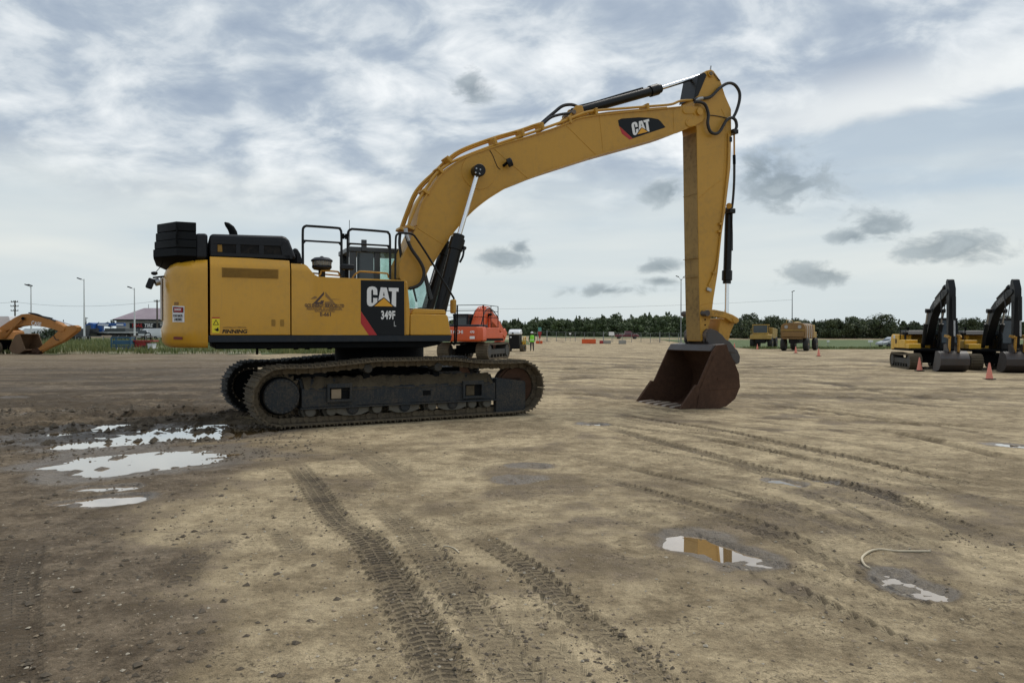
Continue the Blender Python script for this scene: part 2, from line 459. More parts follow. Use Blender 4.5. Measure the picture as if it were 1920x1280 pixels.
    def build(self, name, mat, parent=None, bevel=0.0, seg=2, angle=38, mats=None):
        me = bpy.data.meshes.new(name)
        me.from_pydata(self.v, [], self.f)
        me.validate(); me.update()
        me.materials.append(M[mat] if isinstance(mat, str) else mat)
        bm = bmesh.new(); bm.from_mesh(me)
        bmesh.ops.recalc_face_normals(bm, faces=bm.faces)
        bm.to_mesh(me); bm.free()
        me.shade_smooth(); me.set_sharp_from_angle(angle=R(angle))
        o = bpy.data.objects.new(name, me); link(o, parent)
        if bevel > 0:
            b = o.modifiers.new('bevel', 'BEVEL'); b.width = bevel; b.segments = seg; b.limit_method = 'ANGLE'; b.angle_limit = R(35)
            b.harden_normals = True
        return o

def copy_tree(o, parent=None):
    c = o.copy(); COL.objects.link(c)
    c.parent = parent
    for ch in list(o.children):
        copy_tree(ch, c)
    return c

def text_mesh(name, body, size, mat, parent, origin, xdir, zdir, bold=0.0, align='CENTER', squeeze=1.0, shear=0.0, thick=0.002, space=1.0):
    """flat lettering laid on a surface at origin (local to parent), reading along xdir"""
    cu = bpy.data.curves.new(name, 'FONT'); cu.body = body; cu.size = size
    cu.align_x = align; cu.align_y = 'CENTER'; cu.offset = bold; cu.shear = shear; cu.space_character = space
    cu.extrude = thick; cu.resolution_u = 3
    t = bpy.data.objects.new(name, cu); COL.objects.link(t)
    dg = bpy.context.evaluated_depsgraph_get(); dg.update()
    me = bpy.data.meshes.new_from_object(t.evaluated_get(dg))
    bpy.data.objects.remove(t, do_unlink=True); bpy.data.curves.remove(cu)
    X = Vector(xdir).normalized(); Z = Vector(zdir).normalized(); Y = X.cross(Z)   # outward normal
    mtx = Matrix(((X.x * squeeze, Z.x, Y.x, origin[0]), (X.y * squeeze, Z.y, Y.y, origin[1]), (X.z * squeeze, Z.z, Y.z, origin[2]), (0, 0, 0, 1)))
    me.transform(mtx); me.materials.clear(); me.materials.append(M[mat]); me.name = name
    o = bpy.data.objects.new(name, me); link(o, parent)
    return o

# ================================================================== GROUND
def sstep(x, a, b):
    t = np.clip((x - a) / (b - a), 0, 1)
    return t * t * (3 - 2 * t)
def _hash(ix, iy, seed):
    h = (ix.astype(np.int64) * 374761393 + iy.astype(np.int64) * 668265263 + seed * 1442695041) & 0xffffffff
    h = ((h ^ (h >> 13)) * 1274126177) & 0xffffffff
    return ((h ^ (h >> 16)) & 0xffff) / 65535.0
def vnoise(x, y, seed):
    ix = np.floor(x); iy = np.floor(y); fx = x - ix; fy = y - iy
    fx = fx * fx * (3 - 2 * fx); fy = fy * fy * (3 - 2 * fy)
    a = _hash(ix, iy, seed); b = _hash(ix + 1, iy, seed); c = _hash(ix, iy + 1, seed); d = _hash(ix + 1, iy + 1, seed)
    return (a * (1 - fx) + b * fx) * (1 - fy) + (c * (1 - fx) + d * fx) * fy
def fbm(x, y, seed, octs=4, gain=0.5):
    s = 0; a = 1; t = 0
    for k in range(octs):
        s = s + a * vnoise(x * 2 ** k + 13.7 * k, y * 2 ** k - 7.1 * k, seed + k); t += a; a *= gain
    return s / t                                             # 0..1

def base_z(x, y):
    """the lie of the yard: level by the big machine, falling a little to the right, banks far left and far behind"""
    x = np.asarray(x, float); y = np.asarray(y, float)
    drop = -0.60 * (1 - np.exp(-np.log1p(np.exp((x - 1.0) * 2.0)) / 2.0 / 12.0)) * sstep(y, 9, 16)
    left = 0.5 * sstep(y, 56, 82) * sstep(-x, 14, 26)
    far = 1.1 * sstep(y, 120, 200)
    return drop + np.maximum(left, far)
def gz(x, y): return float(base_z(x, y))
def ground_at(px, py):
    """where the pixel's ray meets the yard"""
    z = 0.0
    for _ in range(40):
        p = on_ground(px, py, z); z = 0.5 * z + 0.5 * gz(p.x, p.y)
    p.z = gz(p.x, p.y)
    return p

GX = [0.0]
step = 0.04
while GX[-1] < 1200:
    if GX[-1] > 9.6: step *= 1.05
    GX.append(GX[-1] + step)
GX = np.array(sorted([-x for x in GX[1:]] + GX))
GY = [-0.0 + 1.6]
while GY[-1] < 2000:
    y = GY[-1]; GY.append(y + (max(0.020, 0.0072 * y) if y < 120 else 0.05 * y))
GY = np.array([-300.0, -60.0, -12.0, -2.0, 0.5] + GY)
X, Y = np.meshgrid(GX, GY)
shape = X.shape
X = X.ravel(); Y = Y.ravel()
B = base_z(X, Y)
near = 1 - sstep(Y, 45, 90)
n_big = fbm(X / 3.1, Y / 3.1, 11, 4)
n_med = fbm(X / 0.55, Y / 0.55, 23, 4)
n_sml = fbm(X / 0.13, Y / 0.13, 31, 3)
n_str = fbm(X / 6.0 + 0.3 * Y, Y / 0.8, 47, 3)
# wet mud lies left of a line running out from the camera; the rest is dry, packed and patchy
mud = sstep((-0.34 * Y - 0.15) - X + (n_big - 0.5) * 2.6 + (n_med - 0.5) * 1.2, -0.5, 1.1) * (1 - 0.40 * sstep(Y, 24, 48))
mud = np.maximum(mud, 0.55 * sstep(n_big + 0.7 * (n_med - 0.5), 0.56, 0.80))
far_str = sstep(Y, 14, 22) * sstep(n_str + 0.4 * (n_med - 0.5), 0.50, 0.68) * (1 - 0.6 * sstep(Y, 60, 110))
mud = np.maximum(mud, 0.45 * far_str)
churn = sstep(-X, 3.6, 5.4) * sstep(Y, 9.3, 11) * (1 - sstep(Y, 15.5, 22))
rough_amp = 0.35 + 1.0 * mud + 2.4 * churn
ridge = 1 - np.abs(2 * fbm(X / 0.42, Y / 0.36, 57, 4) - 1)
Z = B + near * (churn * (ridge - 0.75) * 0.16 + (n_big - 0.5) * 0.05 + (n_med - 0.5) * 0.030 * rough_amp + (n_sml - 0.5) * 0.012 * rough_amp)

def resample(P, k=6):
    Q = []
    for i in range(len(P) - 1):
        p0, p1, p2, p3 = P[max(i - 1, 0)], P[i], P[i + 1], P[min(i + 2, len(P) - 1)]
        for s in range(k):
            t = s / k
            Q.append(0.5 * ((2 * p1) + (p2 - p0) * t + (2 * p0 - 5 * p1 + 4 * p2 - p3) * t * t + (3 * p1 - p0 - 3 * p2 + p3) * t ** 3))
    Q.append(P[-1]); return Q
rut = sstep(-X, 3.2, 5.4) * sstep(Y, 9.3, 11) * (1 - sstep(Y, 24, 40)) * sstep(fbm(X / 1.6, Y / 0.7, 58, 4), 0.34, 0.62) * 0.95; t_s = np.zeros_like(X); t_t = np.zeros_like(X); t_m = np.zeros_like(X)
def lay_track(P, half, depth, dark, tread=0.0, breakup=0.35, seed=5, fade=True):
    """press a wheel rut into the ground along world points P"""
    global Z, rut
    run = 0.0
    xs = [p.x for p in P]; ys = [p.y for p in P]
    m = np.where((X > min(xs) - 3 * half) & (X < max(xs) + 3 * half) & (Y > min(ys) - 3 * half) & (Y < max(ys) + 3 * half))[0]
    if not len(m): return
    best = np.full(len(m), 9.0); bs = np.zeros(len(m)); bt = np.zeros(len(m))
    for a, b in zip(P[:-1], P[1:]):
        d = Vector((b.x - a.x, b.y - a.y)); L = d.length
        if L < 1e-5: continue
        d /= L
        rx = X[m] - a.x; ry = Y[m] - a.y
        s = rx * d.x + ry * d.y; t = -rx * d.y + ry * d.x
        sc = np.clip(s, 0, L)
        dist = np.hypot(rx - sc * d.x, ry - sc * d.y)
        w = dist < best
        best[w] = dist[w]; bs[w] = run + s[w]; bt[w] = t[w]
        run += L
    q = best / half
    prof = np.where(q < 1, 1 - sstep(q, 0.65, 1.0), 0)
    berm = np.exp(-((q - 1.25) / 0.28) ** 2)
    nz = fbm(X[m] / 0.9, Y[m] / 0.9, seed, 3)
    keep = np.clip(1 - breakup + breakup * 2.4 * (nz - 0.25), 0, 1)
    ends = sstep(bs, 0.0, 0.22 * run) * sstep(run - bs, 0.0, 0.22 * run)
    keep = keep * ends if fade else keep
    Z[m] += (-depth * prof + 0.45 * depth * berm) * keep
    val = dark * prof * keep
    rut[m] = np.maximum(rut[m], val)
    if tread > 0:
        upd = val * tread > t_m[m]
        k = m[upd]; t_m[k] = (val * tread)[upd]; t_s[k] = bs[upd]; t_t[k] = (bt / half)[upd]
def px_track(px, *a, **kw):
    lay_track(resample([ground_at(x, y) for x, y in px]), *a, **kw)
# nearest wheel tracks, running away from the camera to the left
px_track([(960, 1600), (895, 1420), (840, 1300), (800, 1200), (758, 1133), (717, 1058), (683, 1008), (625, 967), (571, 892), (540, 860)], 0.13, 0.014, 0.85, 1.0, 0.3)
px_track([(1150, 1600), (1070, 1440), (990, 1300), (925, 1200), (875, 1133), (817, 1058), (767, 996), (700, 940)], 0.13, 0.012, 0.75, 1.0, 0.5, seed=6)
px_track([(1480, 1500), (1350, 1390), (1250, 1295), (1167, 1217), (1083, 1154), (1000, 1075), (937, 1033), (860, 985)], 0.10, 0.012, 0.7, 1.0, 0.5, seed=7)
px_track([(1085, 1300), (1020, 1215), (960, 1150)], 0.12, 0.010, 0.55, 1.0, 0.5, seed=8)
px_track([(775, 1142), (850, 1146), (960, 1150), (1090, 1160), (1240, 1172)], 0.06, 0.008, 0.6, 0.0, 0.6, seed=9)
px_track([(800, 915), (740, 885), (690, 855), (640, 835)], 0.22, 0.010, 0.45, 1.0, 0.5, seed=10)
px_track([(520, 990), (545, 1020), (560, 1040)], 0.10, 0.008, 0.55, 1.0, 0.4, seed=12)
px_track([(0, 1500), (15, 1380), (20, 1290), (25, 1180), (30, 1080), (60, 1000)], 0.13, 0.014, 0.55, 1.0, 0.5, seed=14)
px_track([(330, 1100), (350, 1060), (380, 1030)], 0.12, 0.010, 0.5, 1.0, 0.5, seed=15)
# the pair of long ruts on the right
px_track([(1120, 770), (1200, 784), (1336, 804), (1454, 827), (1608, 859), (1744, 890), (1834, 908), (1960, 936)], 0.10, 0.028, 0.8, 0.4, 0.25, seed=16)
px_track([(1140, 778), (1230, 796), (1400, 822), (1560, 852), (1700, 882), (1800, 904)], 0.05, 0.02, 0.55, 0, 0.3, seed=17)
px_track([(1110, 790), (1200, 818), (1358, 858), (1426, 877), (1517, 895), (1630, 922), (1721, 954), (1789, 985), (1857, 1022), (1960, 1062)], 0.13, 0.026, 0.85, 0.6, 0.25, seed=18)
px_track([(1680, 985), (1740, 1005), (1790, 1000)], 0.16, 0.015, 0.4, 0.5, 0.6, seed=19)
# more wheel marks further back
px_track([(1330, 735), (1500, 757), (1660, 780), (1800, 806), (1940, 838)], 0.13, 0.02, 0.6, 0, 0.4, seed=20)
px_track([(1400, 700), (1560, 722), (1750, 745), (1940, 772)], 0.15, 0.02, 0.65, 0, 0.4, seed=21)
for k in range(46):
    r_ = random.Random(100 + k)
    x0 = r_.uniform(-16, 30); y0 = 16 + 55 * r_.random() ** 1.4; a = R(r_.uniform(-16, 14)); L = r_.uniform(8, 26); cv = r_.uniform(-0.02, 0.02)
    P = [Vector((x0 + L * t * math.cos(a + cv * L * t), y0 + L * t * math.sin(a + cv * L * t), 0)) for t in np.linspace(-0.5, 0.5, 14)]
    hw = r_.uniform(0.010, 0.022) * y0
    lay_track(P, hw, 0.035, r_.uniform(0.5, 1.0), 0, 0.5, seed=40 + k)
for q_, (L_, hw_, dk_) in enumerate([([(1385, 758), (1535, 770), (1700, 790), (1930, 806)], 0.13, 1.0), ([(1395, 728), (1560, 742), (1740, 760), (1930, 773)], 0.16, 1.0), ([(1450, 705), (1535, 715), (1660, 735), (1760, 746), (1890, 759)], 0.16, 1.0),
        ([(1010, 692), (1100, 690), (1260, 687)], 0.3, 1.0), ([(1400, 690), (1480, 686), (1625, 685), (1700, 688)], 0.28, 1.0), ([(1030, 712), (1120, 708), (1210, 712)], 0.2, 0.9), ([(1040, 735), (1120, 742), (1200, 748)], 0.16, 0.9),
        ([(1400, 782), (1500, 788), (1640, 790), (1760, 800)], 0.10, 0.8), ([(1560, 730), (1700, 728), (1930, 742)], 0.2, 1.0), ([(1480, 672), (1640, 676), (1900, 700)], 0.4, 1.0), ([(1020, 668), (1150, 670), (1280, 676)], 0.5, 1.0), ([(1620, 800), (1750, 826), (1930, 870)], 0.07, 0.8),
        ([(0, 690), (150, 694), (390, 690)], 0.5, 1.0), ([(0, 706), (180, 703), (400, 705)], 0.4, 1.0), ([(0, 674), (250, 676), (420, 672)], 0.5, 0.9)]):
    px_track(L_, hw_ * 2.3, 0.05, dk_, 0, 0.30, seed=200 + q_)
for k in range(16):
    r_ = random.Random(400 + k); y_a = 748 + 13 * k + r_.uniform(-8, 8); x_a = r_.uniform(1000, 1250); bend = r_.uniform(-14, 14)
    px_track([(x_a, y_a), (x_a + 250, y_a + 22 + 4.0 * k + bend), (x_a + 480, y_a + 60 + 8.5 * k), (x_a + 760, y_a + 105 + 14 * k)], r_.uniform(0.07, 0.13), 0.014, r_.uniform(0.35, 0.6), 0.5, 0.75, seed=430 + k)
# the furrows the crawler tracks pressed into the mud behind the machine
px_track([(-40, 790), (100, 783), (240, 776), (360, 770), (440, 768)], 0.35, -0.09, 0.9, 0, 0.25, seed=31)
px_track([(-40, 842), (60, 835), (150, 826), (230, 818)], 0.22, -0.06, 0.8, 0, 0.3, seed=32)
px_track([(-40, 752), (120, 748), (300, 744), (420, 745)], 0.4, -0.05, 0.7, 0, 0.3, seed=33)
px_track([(-20, 805), (150, 795), (330, 787), (450, 795)], 0.30, 0.05, 0.8, 0, 0.2, seed=34)
px_track([(-20, 722), (200, 718), (420, 716)], 0.6, 0.05, 0.9, 0, 0.3, seed=35)
px_track([(60, 735), (200, 733), (380, 728)], 0.3, -0.05, 0.9, 0, 0.4, seed=36)
# mud squeezed out round the crawlers
px_track([(455, 806), (530, 812), (640, 806), (760, 800), (880, 792), (990, 786)], 0.16, -0.020, 0.35, 0, 0.4, seed=37)

# puddles: shallow dishes; the water sheet meets the lumpy ground so the shores come out ragged
WATER_Z = -0.020
wet = np.zeros_like(X)
PUDDLES = []
def puddle(a, b, ry, depth=0.055, water=True, soft=0.3, lvl=0.0, name=None):
    global Z, wet
    A, Bp = on_ground(*a), on_ground(*b)
    d = ((A + Bp) / 2).y; half = ry * d * d / (FPX * CAM_H)
    m = np.where((X > min(A.x, Bp.x) - 4 * half - .5) & (X < max(A.x, Bp.x) + 4 * half + .5) & (Y > min(A.y, Bp.y) - 4 * half - .5) & (Y < max(A.y, Bp.y) + 4 * half + .5))[0]
    D = Vector((Bp.x - A.x, Bp.y - A.y)); L = max(D.length, 1e-4); D /= L
    rx = X[m] - A.x; ry_ = Y[m] - A.y
    s = np.clip(rx * D.x + ry_ * D.y, 0, L)
    dist = np.hypot(rx - s * D.x, ry_ - s * D.y)
    f = 1 - dist / half + (fbm(X[m] / (half * 1.3), Y[m] / (half * 1.3), 71, 4) - 0.5) * 1.5
    dish = sstep(f, -0.25, 0.55)
    flat = sstep(f, -0.9, 0.1)
    Z[m] = Z[m] * (1 - 0.45 * flat) + B[m] * 0.45 * flat - depth * dish + dish * 0.22 * np.clip(fbm(X[m] / 0.20, Y[m] / 0.26, 77, 4) - 0.52, 0, 1) + dish * (n_sml[m] - 0.5) * 0.03
    wet[m] = np.maximum(wet[m], sstep(f + 0.8 * (n_med[m] - 0.5), -1.0, 0.1))
    mud[m] = np.maximum(mud[m], 0.6 * sstep(f, -1.3, -0.2))
    if water: PUDDLES.append((A, Bp, half, lvl - 0.0022 * (len(PUDDLES) % 5)))
puddle((180, 827), (398, 811), 15)
puddle((175, 868), (335, 853), 21)
puddle((85, 874), (180, 864), 4)
puddle((250, 870), (385, 850), 5)
puddle((110, 812), (205, 799), 5)
puddle((-30, 828), (40, 820), 4)
puddle((165, 914), (238, 911), 5)
puddle((190, 937), (240, 934), 9)
puddle((120, 940), (165, 935), 4)
puddle((80, 777), (110, 774), 2.5)
puddle((30, 745), (70, 745), 1.6)
puddle((1285, 1010), (1372, 1038), 17)
puddle((1655, 1075), (1730, 1108), 13, 0.026)
puddle((1100, 792), (1116, 792), 2)
puddle((978, 873), (1005, 874), 4)
puddle((972, 900), (986, 900), 6, 0.022)
puddle((1455, 900), (1490, 906), 3.5)
puddle((1535, 902), (1555, 903), 2.5)
puddle((1885, 829), (1908, 832), 4)

nv = len(X)
co = np.empty((nv, 3)); co[:, 0] = X; co[:, 1] = Y; co[:, 2] = Z
rows, cols = shape
idx = np.arange(nv).reshape(rows, cols)
quads = np.stack([idx[:-1, :-1], idx[:-1, 1:], idx[1:, 1:], idx[1:, :-1]], axis=-1).reshape(-1, 4)
me = bpy.data.meshes.new('ground')
me.vertices.add(nv); me.vertices.foreach_set('co', co.ravel().astype(np.float32))
nq = len(quads)
me.loops.add(nq * 4); me.loops.foreach_set('vertex_index', quads.ravel().astype(np.int32))
me.polygons.add(nq); me.polygons.foreach_set('loop_start', (np.arange(nq) * 4).astype(np.int32))
me.update(); me.validate()
me.shade_smooth()
for nm, arr in (('mud', mud), ('wet', wet), ('rut', rut), ('ts', t_s), ('tt', t_t), ('tm', t_m)):
    at = me.attributes.new(nm, 'FLOAT', 'POINT'); at.data.foreach_set('value', arr.astype(np.float32))

t = NT('yard_earth')
P_ = t.coord()
A_ = lambda nm: t.add('ShaderNodeAttribute', attribute_name=nm).outputs['Fac']
nb = t.noise(P_, 0.45, 5, 0.6); nm_ = t.noise(P_, 3.2, 6, 0.62); nf = t.noise(P_, 22, 5, 0.65); ng = t.noise(P_, 120, 3, 0.6)
dry = t.mix(t.step(t.math('ADD', t.math('MULTIPLY', nb, 0.5), t.math('MULTIPLY', nm_, 0.5)), 0.38, 0.62), (0.192, 0.148, 0.090), (0.44, 0.352, 0.222))
wetc = t.mix(t.step(nm_, 0.35, 0.65), (0.082, 0.060, 0.038), (0.172, 0.132, 0.088))
mm = t.step(t.math('ADD', t.math('ADD', A_('mud'), t.math('MULTIPLY', t.math('SUBTRACT', nm_, 0.5), 1.3)), t.math('MULTIPLY', t.math('SUBTRACT', nf, 0.5), 0.9)), 0.10, 0.80)
col = t.mix(mm, dry, wetc)
# loose dark crumbs and pale grit
crumb = t.step(t.math('ADD', t.noise(P_, 34, 4, 0.70, 0.3), t.math('MULTIPLY', t.math('SUBTRACT', nm_, 0.5), 0.55)), 0.56, 0.72)
crumb = t.math('MULTIPLY', crumb, t.step(t.noise(P_, 1.1, 4, 0.6), 0.44, 0.62))
streak = t.math('MULTIPLY', t.step(t.noise(P_, 1.0, 6, 0.65, 0.6, (0.45, 3.2, 1)), 0.54, 0.68), t.step(t.noise(P_, 0.2, 2), 0.35, 0.6))
col = t.mix(t.math('MULTIPLY', streak, 0.30), col, (0.085, 0.066, 0.045))
col = t.mix(t.math('MULTIPLY', crumb, 0.55), col, (0.062, 0.048, 0.034))
vor = t.add('ShaderNodeTexVoronoi'); t.link(P_, vor.inputs['Vector']); vor.inputs['Scale'].default_value = 42; 
grit = t.math('MULTIPLY', t.math('SUBTRACT', 1.0, t.step(vor.outputs['Distance'], 0.10, 0.22)), t.step(nf, 0.5, 0.62))
col = t.mix(t.math('MULTIPLY', grit, 0.45), col, (0.46, 0.39, 0.29))
n5 = t.noise(P_, 7.5, 5, 0.68)
gr = t.math('MULTIPLY_ADD', t.math('ADD', t.math('ADD', t.math('MULTIPLY', ng, 0.36), t.math('MULTIPLY', nf, 0.46)), t.math('MULTIPLY', n5, 0.40)), 3.3, -0.84)
grv = t.add('ShaderNodeVectorMath', operation='SCALE'); t.link(col, grv.inputs[0]); t.link(gr, grv.inputs['Scale'])
col = grv.outputs[0]
# tyre pattern
ts, tt, tm = A_('ts'), A_('tt'), A_('tm')
ph = t.math('FRACT', t.math('ADD', t.math('ADD', t.math('MULTIPLY', ts, 17.0), t.math('MULTIPLY', nm_, 1.2)), t.math('MULTIPLY', t.math('ABSOLUTE', tt), 0.9)))
rib = t.math('MULTIPLY', t.step(ph, 0.05, 0.25), t.math('SUBTRACT', 1.0, t.step(ph, 0.55, 0.75)))
gv = t.math('ABSOLUTE', t.math('SINE', t.math('MULTIPLY', tt, 5.2)))
pat = t.math('MULTIPLY', rib, t.step(gv, 0.15, 0.5))
pat = t.math('MULTIPLY', pat, t.step(t.math('ADD', t.math('MULTIPLY', nf, 0.6), t.math('MULTIPLY', nm_, 0.6)), 0.48, 0.66))
rt_ = A_('rut')
rmask = t.math('MULTIPLY', rt_, t.step(t.math('ADD', t.math('MULTIPLY', nm_, 0.5), t.math('MULTIPLY', nf, 0.6)), 0.36, 0.58))
col = t.mix(t.math('MULTIPLY', rmask, 0.85), col, (0.070, 0.054, 0.038))
col = t.mix(t.math('MULTIPLY', t.math('MULTIPLY', tm, pat), 0.85), col, (0.042, 0.034, 0.026))
w_ = t.step(t.math('ADD', A_('wet'), t.math('MULTIPLY', t.math('SUBTRACT', nm_, 0.5), 0.8)), 0.25, 0.9)
col = t.mix(t.math('MULTIPLY', w_, 0.45), col, (0.085, 0.066, 0.047))
t.link(col, t.b.inputs['Base Color'])
rgh = t.math('SUBTRACT', 0.95, t.math('MULTIPLY', mm, t.math('MULTIPLY', t.step(t.math('ADD', t.math('MULTIPLY', nb, 0.6), t.math('MULTIPLY', nf, 0.4)), 0.40, 0.62), 0.26)))
rgh = t.math('SUBTRACT', rgh, t.math('MULTIPLY', w_, 0.36), clamp=True)
t.link(rgh, t.b.inputs['Roughness'])
t.link(t.math('ADD', 0.18, t.math('ADD', t.math('MULTIPLY', w_, 0.45), t.math('MULTIPLY', mm, 0.02))), t.b.inputs['Specular IOR Level'])
hgt = t.math('ADD', t.math('MULTIPLY', nf, 1.0), t.math('MULTIPLY', ng, 0.35))
hgt = t.math('ADD', hgt, t.math('MULTIPLY', crumb, 0.35))
hgt = t.math('ADD', hgt, t.math('MULTIPLY', t.math('MULTIPLY', tm, pat), -1.0))
t.link(t.bump(hgt, 1.0, 0.028), t.b.inputs['Normal'])
me.materials.append(t.m)
ground = bpy.data.objects.new('ground', me); link(ground)
tag(ground, 'packed tan earth yard with wet brown mud and wheel ruts', 'ground', kind='structure')

t = NT('puddle_water')
c = t.coord(); n = t.noise(c, 5, 3)
t.link(t.mix(n, (0.21, 0.135, 0.058), (0.27, 0.175, 0.080)), t.b.inputs['Base Color'])
t.b.inputs['Roughness'].default_value = 0.015
t.b.inputs['IOR'].default_value = 1.33
t.b.inputs['Specular IOR Level'].default_value = 1.0
t.b.inputs['Coat Weight'].default_value = 1.0; t.b.inputs['Coat Roughness'].default_value = 0.01; t.b.inputs['Coat IOR'].default_value = 2.0
for (A, Bp, half, lvl) in PUDDLES:
    D = (Bp - A); D.z = 0
    if D.length < 1e-4: D = Vector((1, 0, 0))
    D.normalize(); N_ = Vector((-D.y, D.x, 0)); w = half * 1.45
    zz = WATER_Z + lvl + gz((A.x + Bp.x) / 2, (A.y + Bp.y) / 2)
    pts = []
    for k in range(13):
        a = -PI / 2 + PI * k / 12; pts.append(Bp + D * math.cos(a) * w + N_ * math.sin(a) * w)
    for k in range(13):
        a = PI / 2 + PI * k / 12; pts.append(A + D * math.cos(a) * w + N_ * math.sin(a) * w)
    o = MB().poly([(p.x, p.y, zz) for p in pts]).build('puddle', M['puddle_water'])
    tag(o, kind='structure')

# loose stones and clods, too many to count
def scatter_stones(name, label, n, xr, yr, smin, smax, mats, cond=None, flat=0.6):
    V = []; F = []; MI = []
    base = [(1, 0, 0), (0, 1, 0), (-1, 0, 0), (0, -1, 0), (0.2, 0.1, 0.9), (0, 0, -0.5)]
    fc = [(0, 1, 4), (1, 2, 4), (2, 3, 4), (3, 0, 4), (1, 0, 5), (2, 1, 5), (3, 2, 5), (0, 3, 5)]
    r_ = random.Random(n)
    cand = []
    while len(cand) < n:
        y = yr[0] * (yr[1] / yr[0]) ** r_.random(); x = r_.uniform(-0.72, 0.72) * y
        if not (xr[0] < x < xr[1]): continue
        if cond and not cond(x, y, r_): continue
        cand.append((x, y))
    iy = np.clip(np.searchsorted(GY, [c[1] for c in cand]), 0, rows - 1); ix = np.clip(np.searchsorted(GX, [c[0] for c in cand]), 0, cols - 1)
    zz = Z.reshape(rows, cols)[iy, ix]
    for (x, y), z in zip(cand, zz):
        s = smin + (smax - smin) * r_.random() ** 3; a = r_.random() * 6.28; k = len(V)
        for b in base:
            q = [b[i] * s * r_.uniform(0.6, 1.3) for i in range(3)]
            V.append((x + q[0] * math.cos(a) - q[1] * math.sin(a), y + q[0] * math.sin(a) + q[1] * math.cos(a), z + q[2] * flat + 0.1 * s))
        F += [tuple(k + i for i in f) for f in fc]
        MI += [r_.randrange(len(mats))] * 8
    m_ = bpy.data.meshes.new(name); m_.from_pydata(V, [], F)
    for mm_ in mats: m_.materials.append(M[mm_])
    m_.polygons.foreach_set('material_index', MI); m_.update()
    o = bpy.data.objects.new(name, m_); link(o)
    return tag(o, label, name, kind='stuff')
paint('stone_pale', (0.40, 0.35, 0.27), 0.9, dirt=0.3, scale=10, var=0.3)
paint('stone_tan', (0.27, 0.21, 0.14), 0.9, dirt=0.3, scale=10, var=0.3)
paint('clod_dark', (0.095, 0.074, 0.05), 0.85, dirt=0.3, scale=10, var=0.3)
scatter_stones('gravel', 'small pale stones strewn over the yard', 11000, (-30, 30), (2.6, 26), 0.003, 0.016, ['stone_pale', 'stone_tan', 'stone_tan', 'clod_dark'])
scatter_stones('clods', 'dark crumbs and lumps of mud left of the tracks', 6000, (-12, -1.0), (3.2, 17), 0.004, 0.030, ['clod_dark'], lambda x, y, r_: x < -0.28 * y + r_.gauss(0, 0.5) and r_.random() < (1.0 if y > 9.0 else 0.12))

def furrow_clods(x, y, r_):
    return x < -4.0 and (abs(y - (11.9 + 0.10 * (x + 9))) < 0.5 or abs(y - (14.2 + 0.05 * (x + 9))) < 0.9 or abs(y - (10.3 + 0.15 * (x + 8))) < 0.25)
scatter_stones('mud_lumps', 'larger dark lumps thrown up along the furrows at the left', 900, (-13, -4.0), (9.5, 16), 0.02, 0.085, ['clod_dark'], furrow_clods, 0.8)

# crumbs pushed up beside the wheel tracks
TRK = [[on_ground(x, y) for x, y in L_] for L_ in ([(840, 1290), (800, 1200), (758, 1133), (717, 1058), (683, 1008), (625, 967), (571, 892)], [(990, 1290), (925, 1200), (875, 1133), (817, 1058), (767, 996)], [(1250, 1290), (1167, 1217), (1083, 1154), (1000, 1075)], [(1200, 818), (1358, 858), (1517, 895), (1630, 922), (1721, 954), (1857, 1022)], [(1200, 784), (1336, 804), (1454, 827), (1608, 859), (1744, 890)])]
def beside_tracks(x, y, r_):
    for L_ in TRK:
        for a, b in zip(L_[:-1], L_[1:]):
            t_ = max(0, min(1, ((x - a.x) * (b.x - a.x) + (y - a.y) * (b.y - a.y)) / ((b.x - a.x) ** 2 + (b.y - a.y) ** 2)))
            d_ = math.hypot(x - a.x - t_ * (b.x - a.x), y - a.y - t_ * (b.y - a.y))
            if d_ < 0.30 and r_.random() < math.exp(-((d_ - 0.13) / 0.07) ** 2): return True
    return False
scatter_stones('track_crumbs', 'small crumbs of earth pushed up beside the wheel tracks', 2600, (-4, 9), (3.2, 13), 0.004, 0.018, ['clod_dark', 'stone_tan'], beside_tracks, 0.7)

# ================================================================== THE BIG YELLOW EXCAVATOR
CX, CY, TH, TT = -2.61, 14.59, 24.0, 29.0
HF = Frame(CX, CY, TH); TF = Frame(CX, CY, TT)
H = HF.pt
EX = thing('excavator', 'large yellow crawler excavator with arched boom and rusty bucket in the foreground', 'excavator', (CX, CY, 0), R(TH))
VS = 1.45
def H3(px, py, v): x, z = H(px, py, v); return (x, -v, z)
def hz(px, py, v=VS): return H(px, py, v)[1]
def hx(px, py, v=VS): return H(px, py, v)[0]

# ---- deck and lower frame of the house
zb, zt = hz(620, 641), hz(620, 628.5)
x0, x1 = hx(391, 628), hx(848, 630)
MB().prism([(x0, zb), (x0, zt), (x1, zt), (x1 - 0.02, zb + 0.02), (x1 - 0.05, zb)], -VS, VS).build('deck_edge', 'slate', EX, 0.012)
zc = hz(620, 653)
MB().prism([(x0 + 0.1, zc), (x0 + 0.1, zb - 0.003), (x1 - 0.14, zb - 0.003), (x1 - 0.22, zc + 0.05), (x1 - 0.5, zc)], -1.37, 1.37).build('underframe', 'black_steel', EX, 0.02)
for px in (482, 504, 555, 576, 618):
    x = hx(px, 652, 1.2); MB().cyl((x, -1.2, zc - (0.10 if px == 482 else 0.02)), (x, -1.2, zc + 0.01), 0.02 if px == 482 else 0.04, 8).build('drain_plug', 'black_steel', EX)
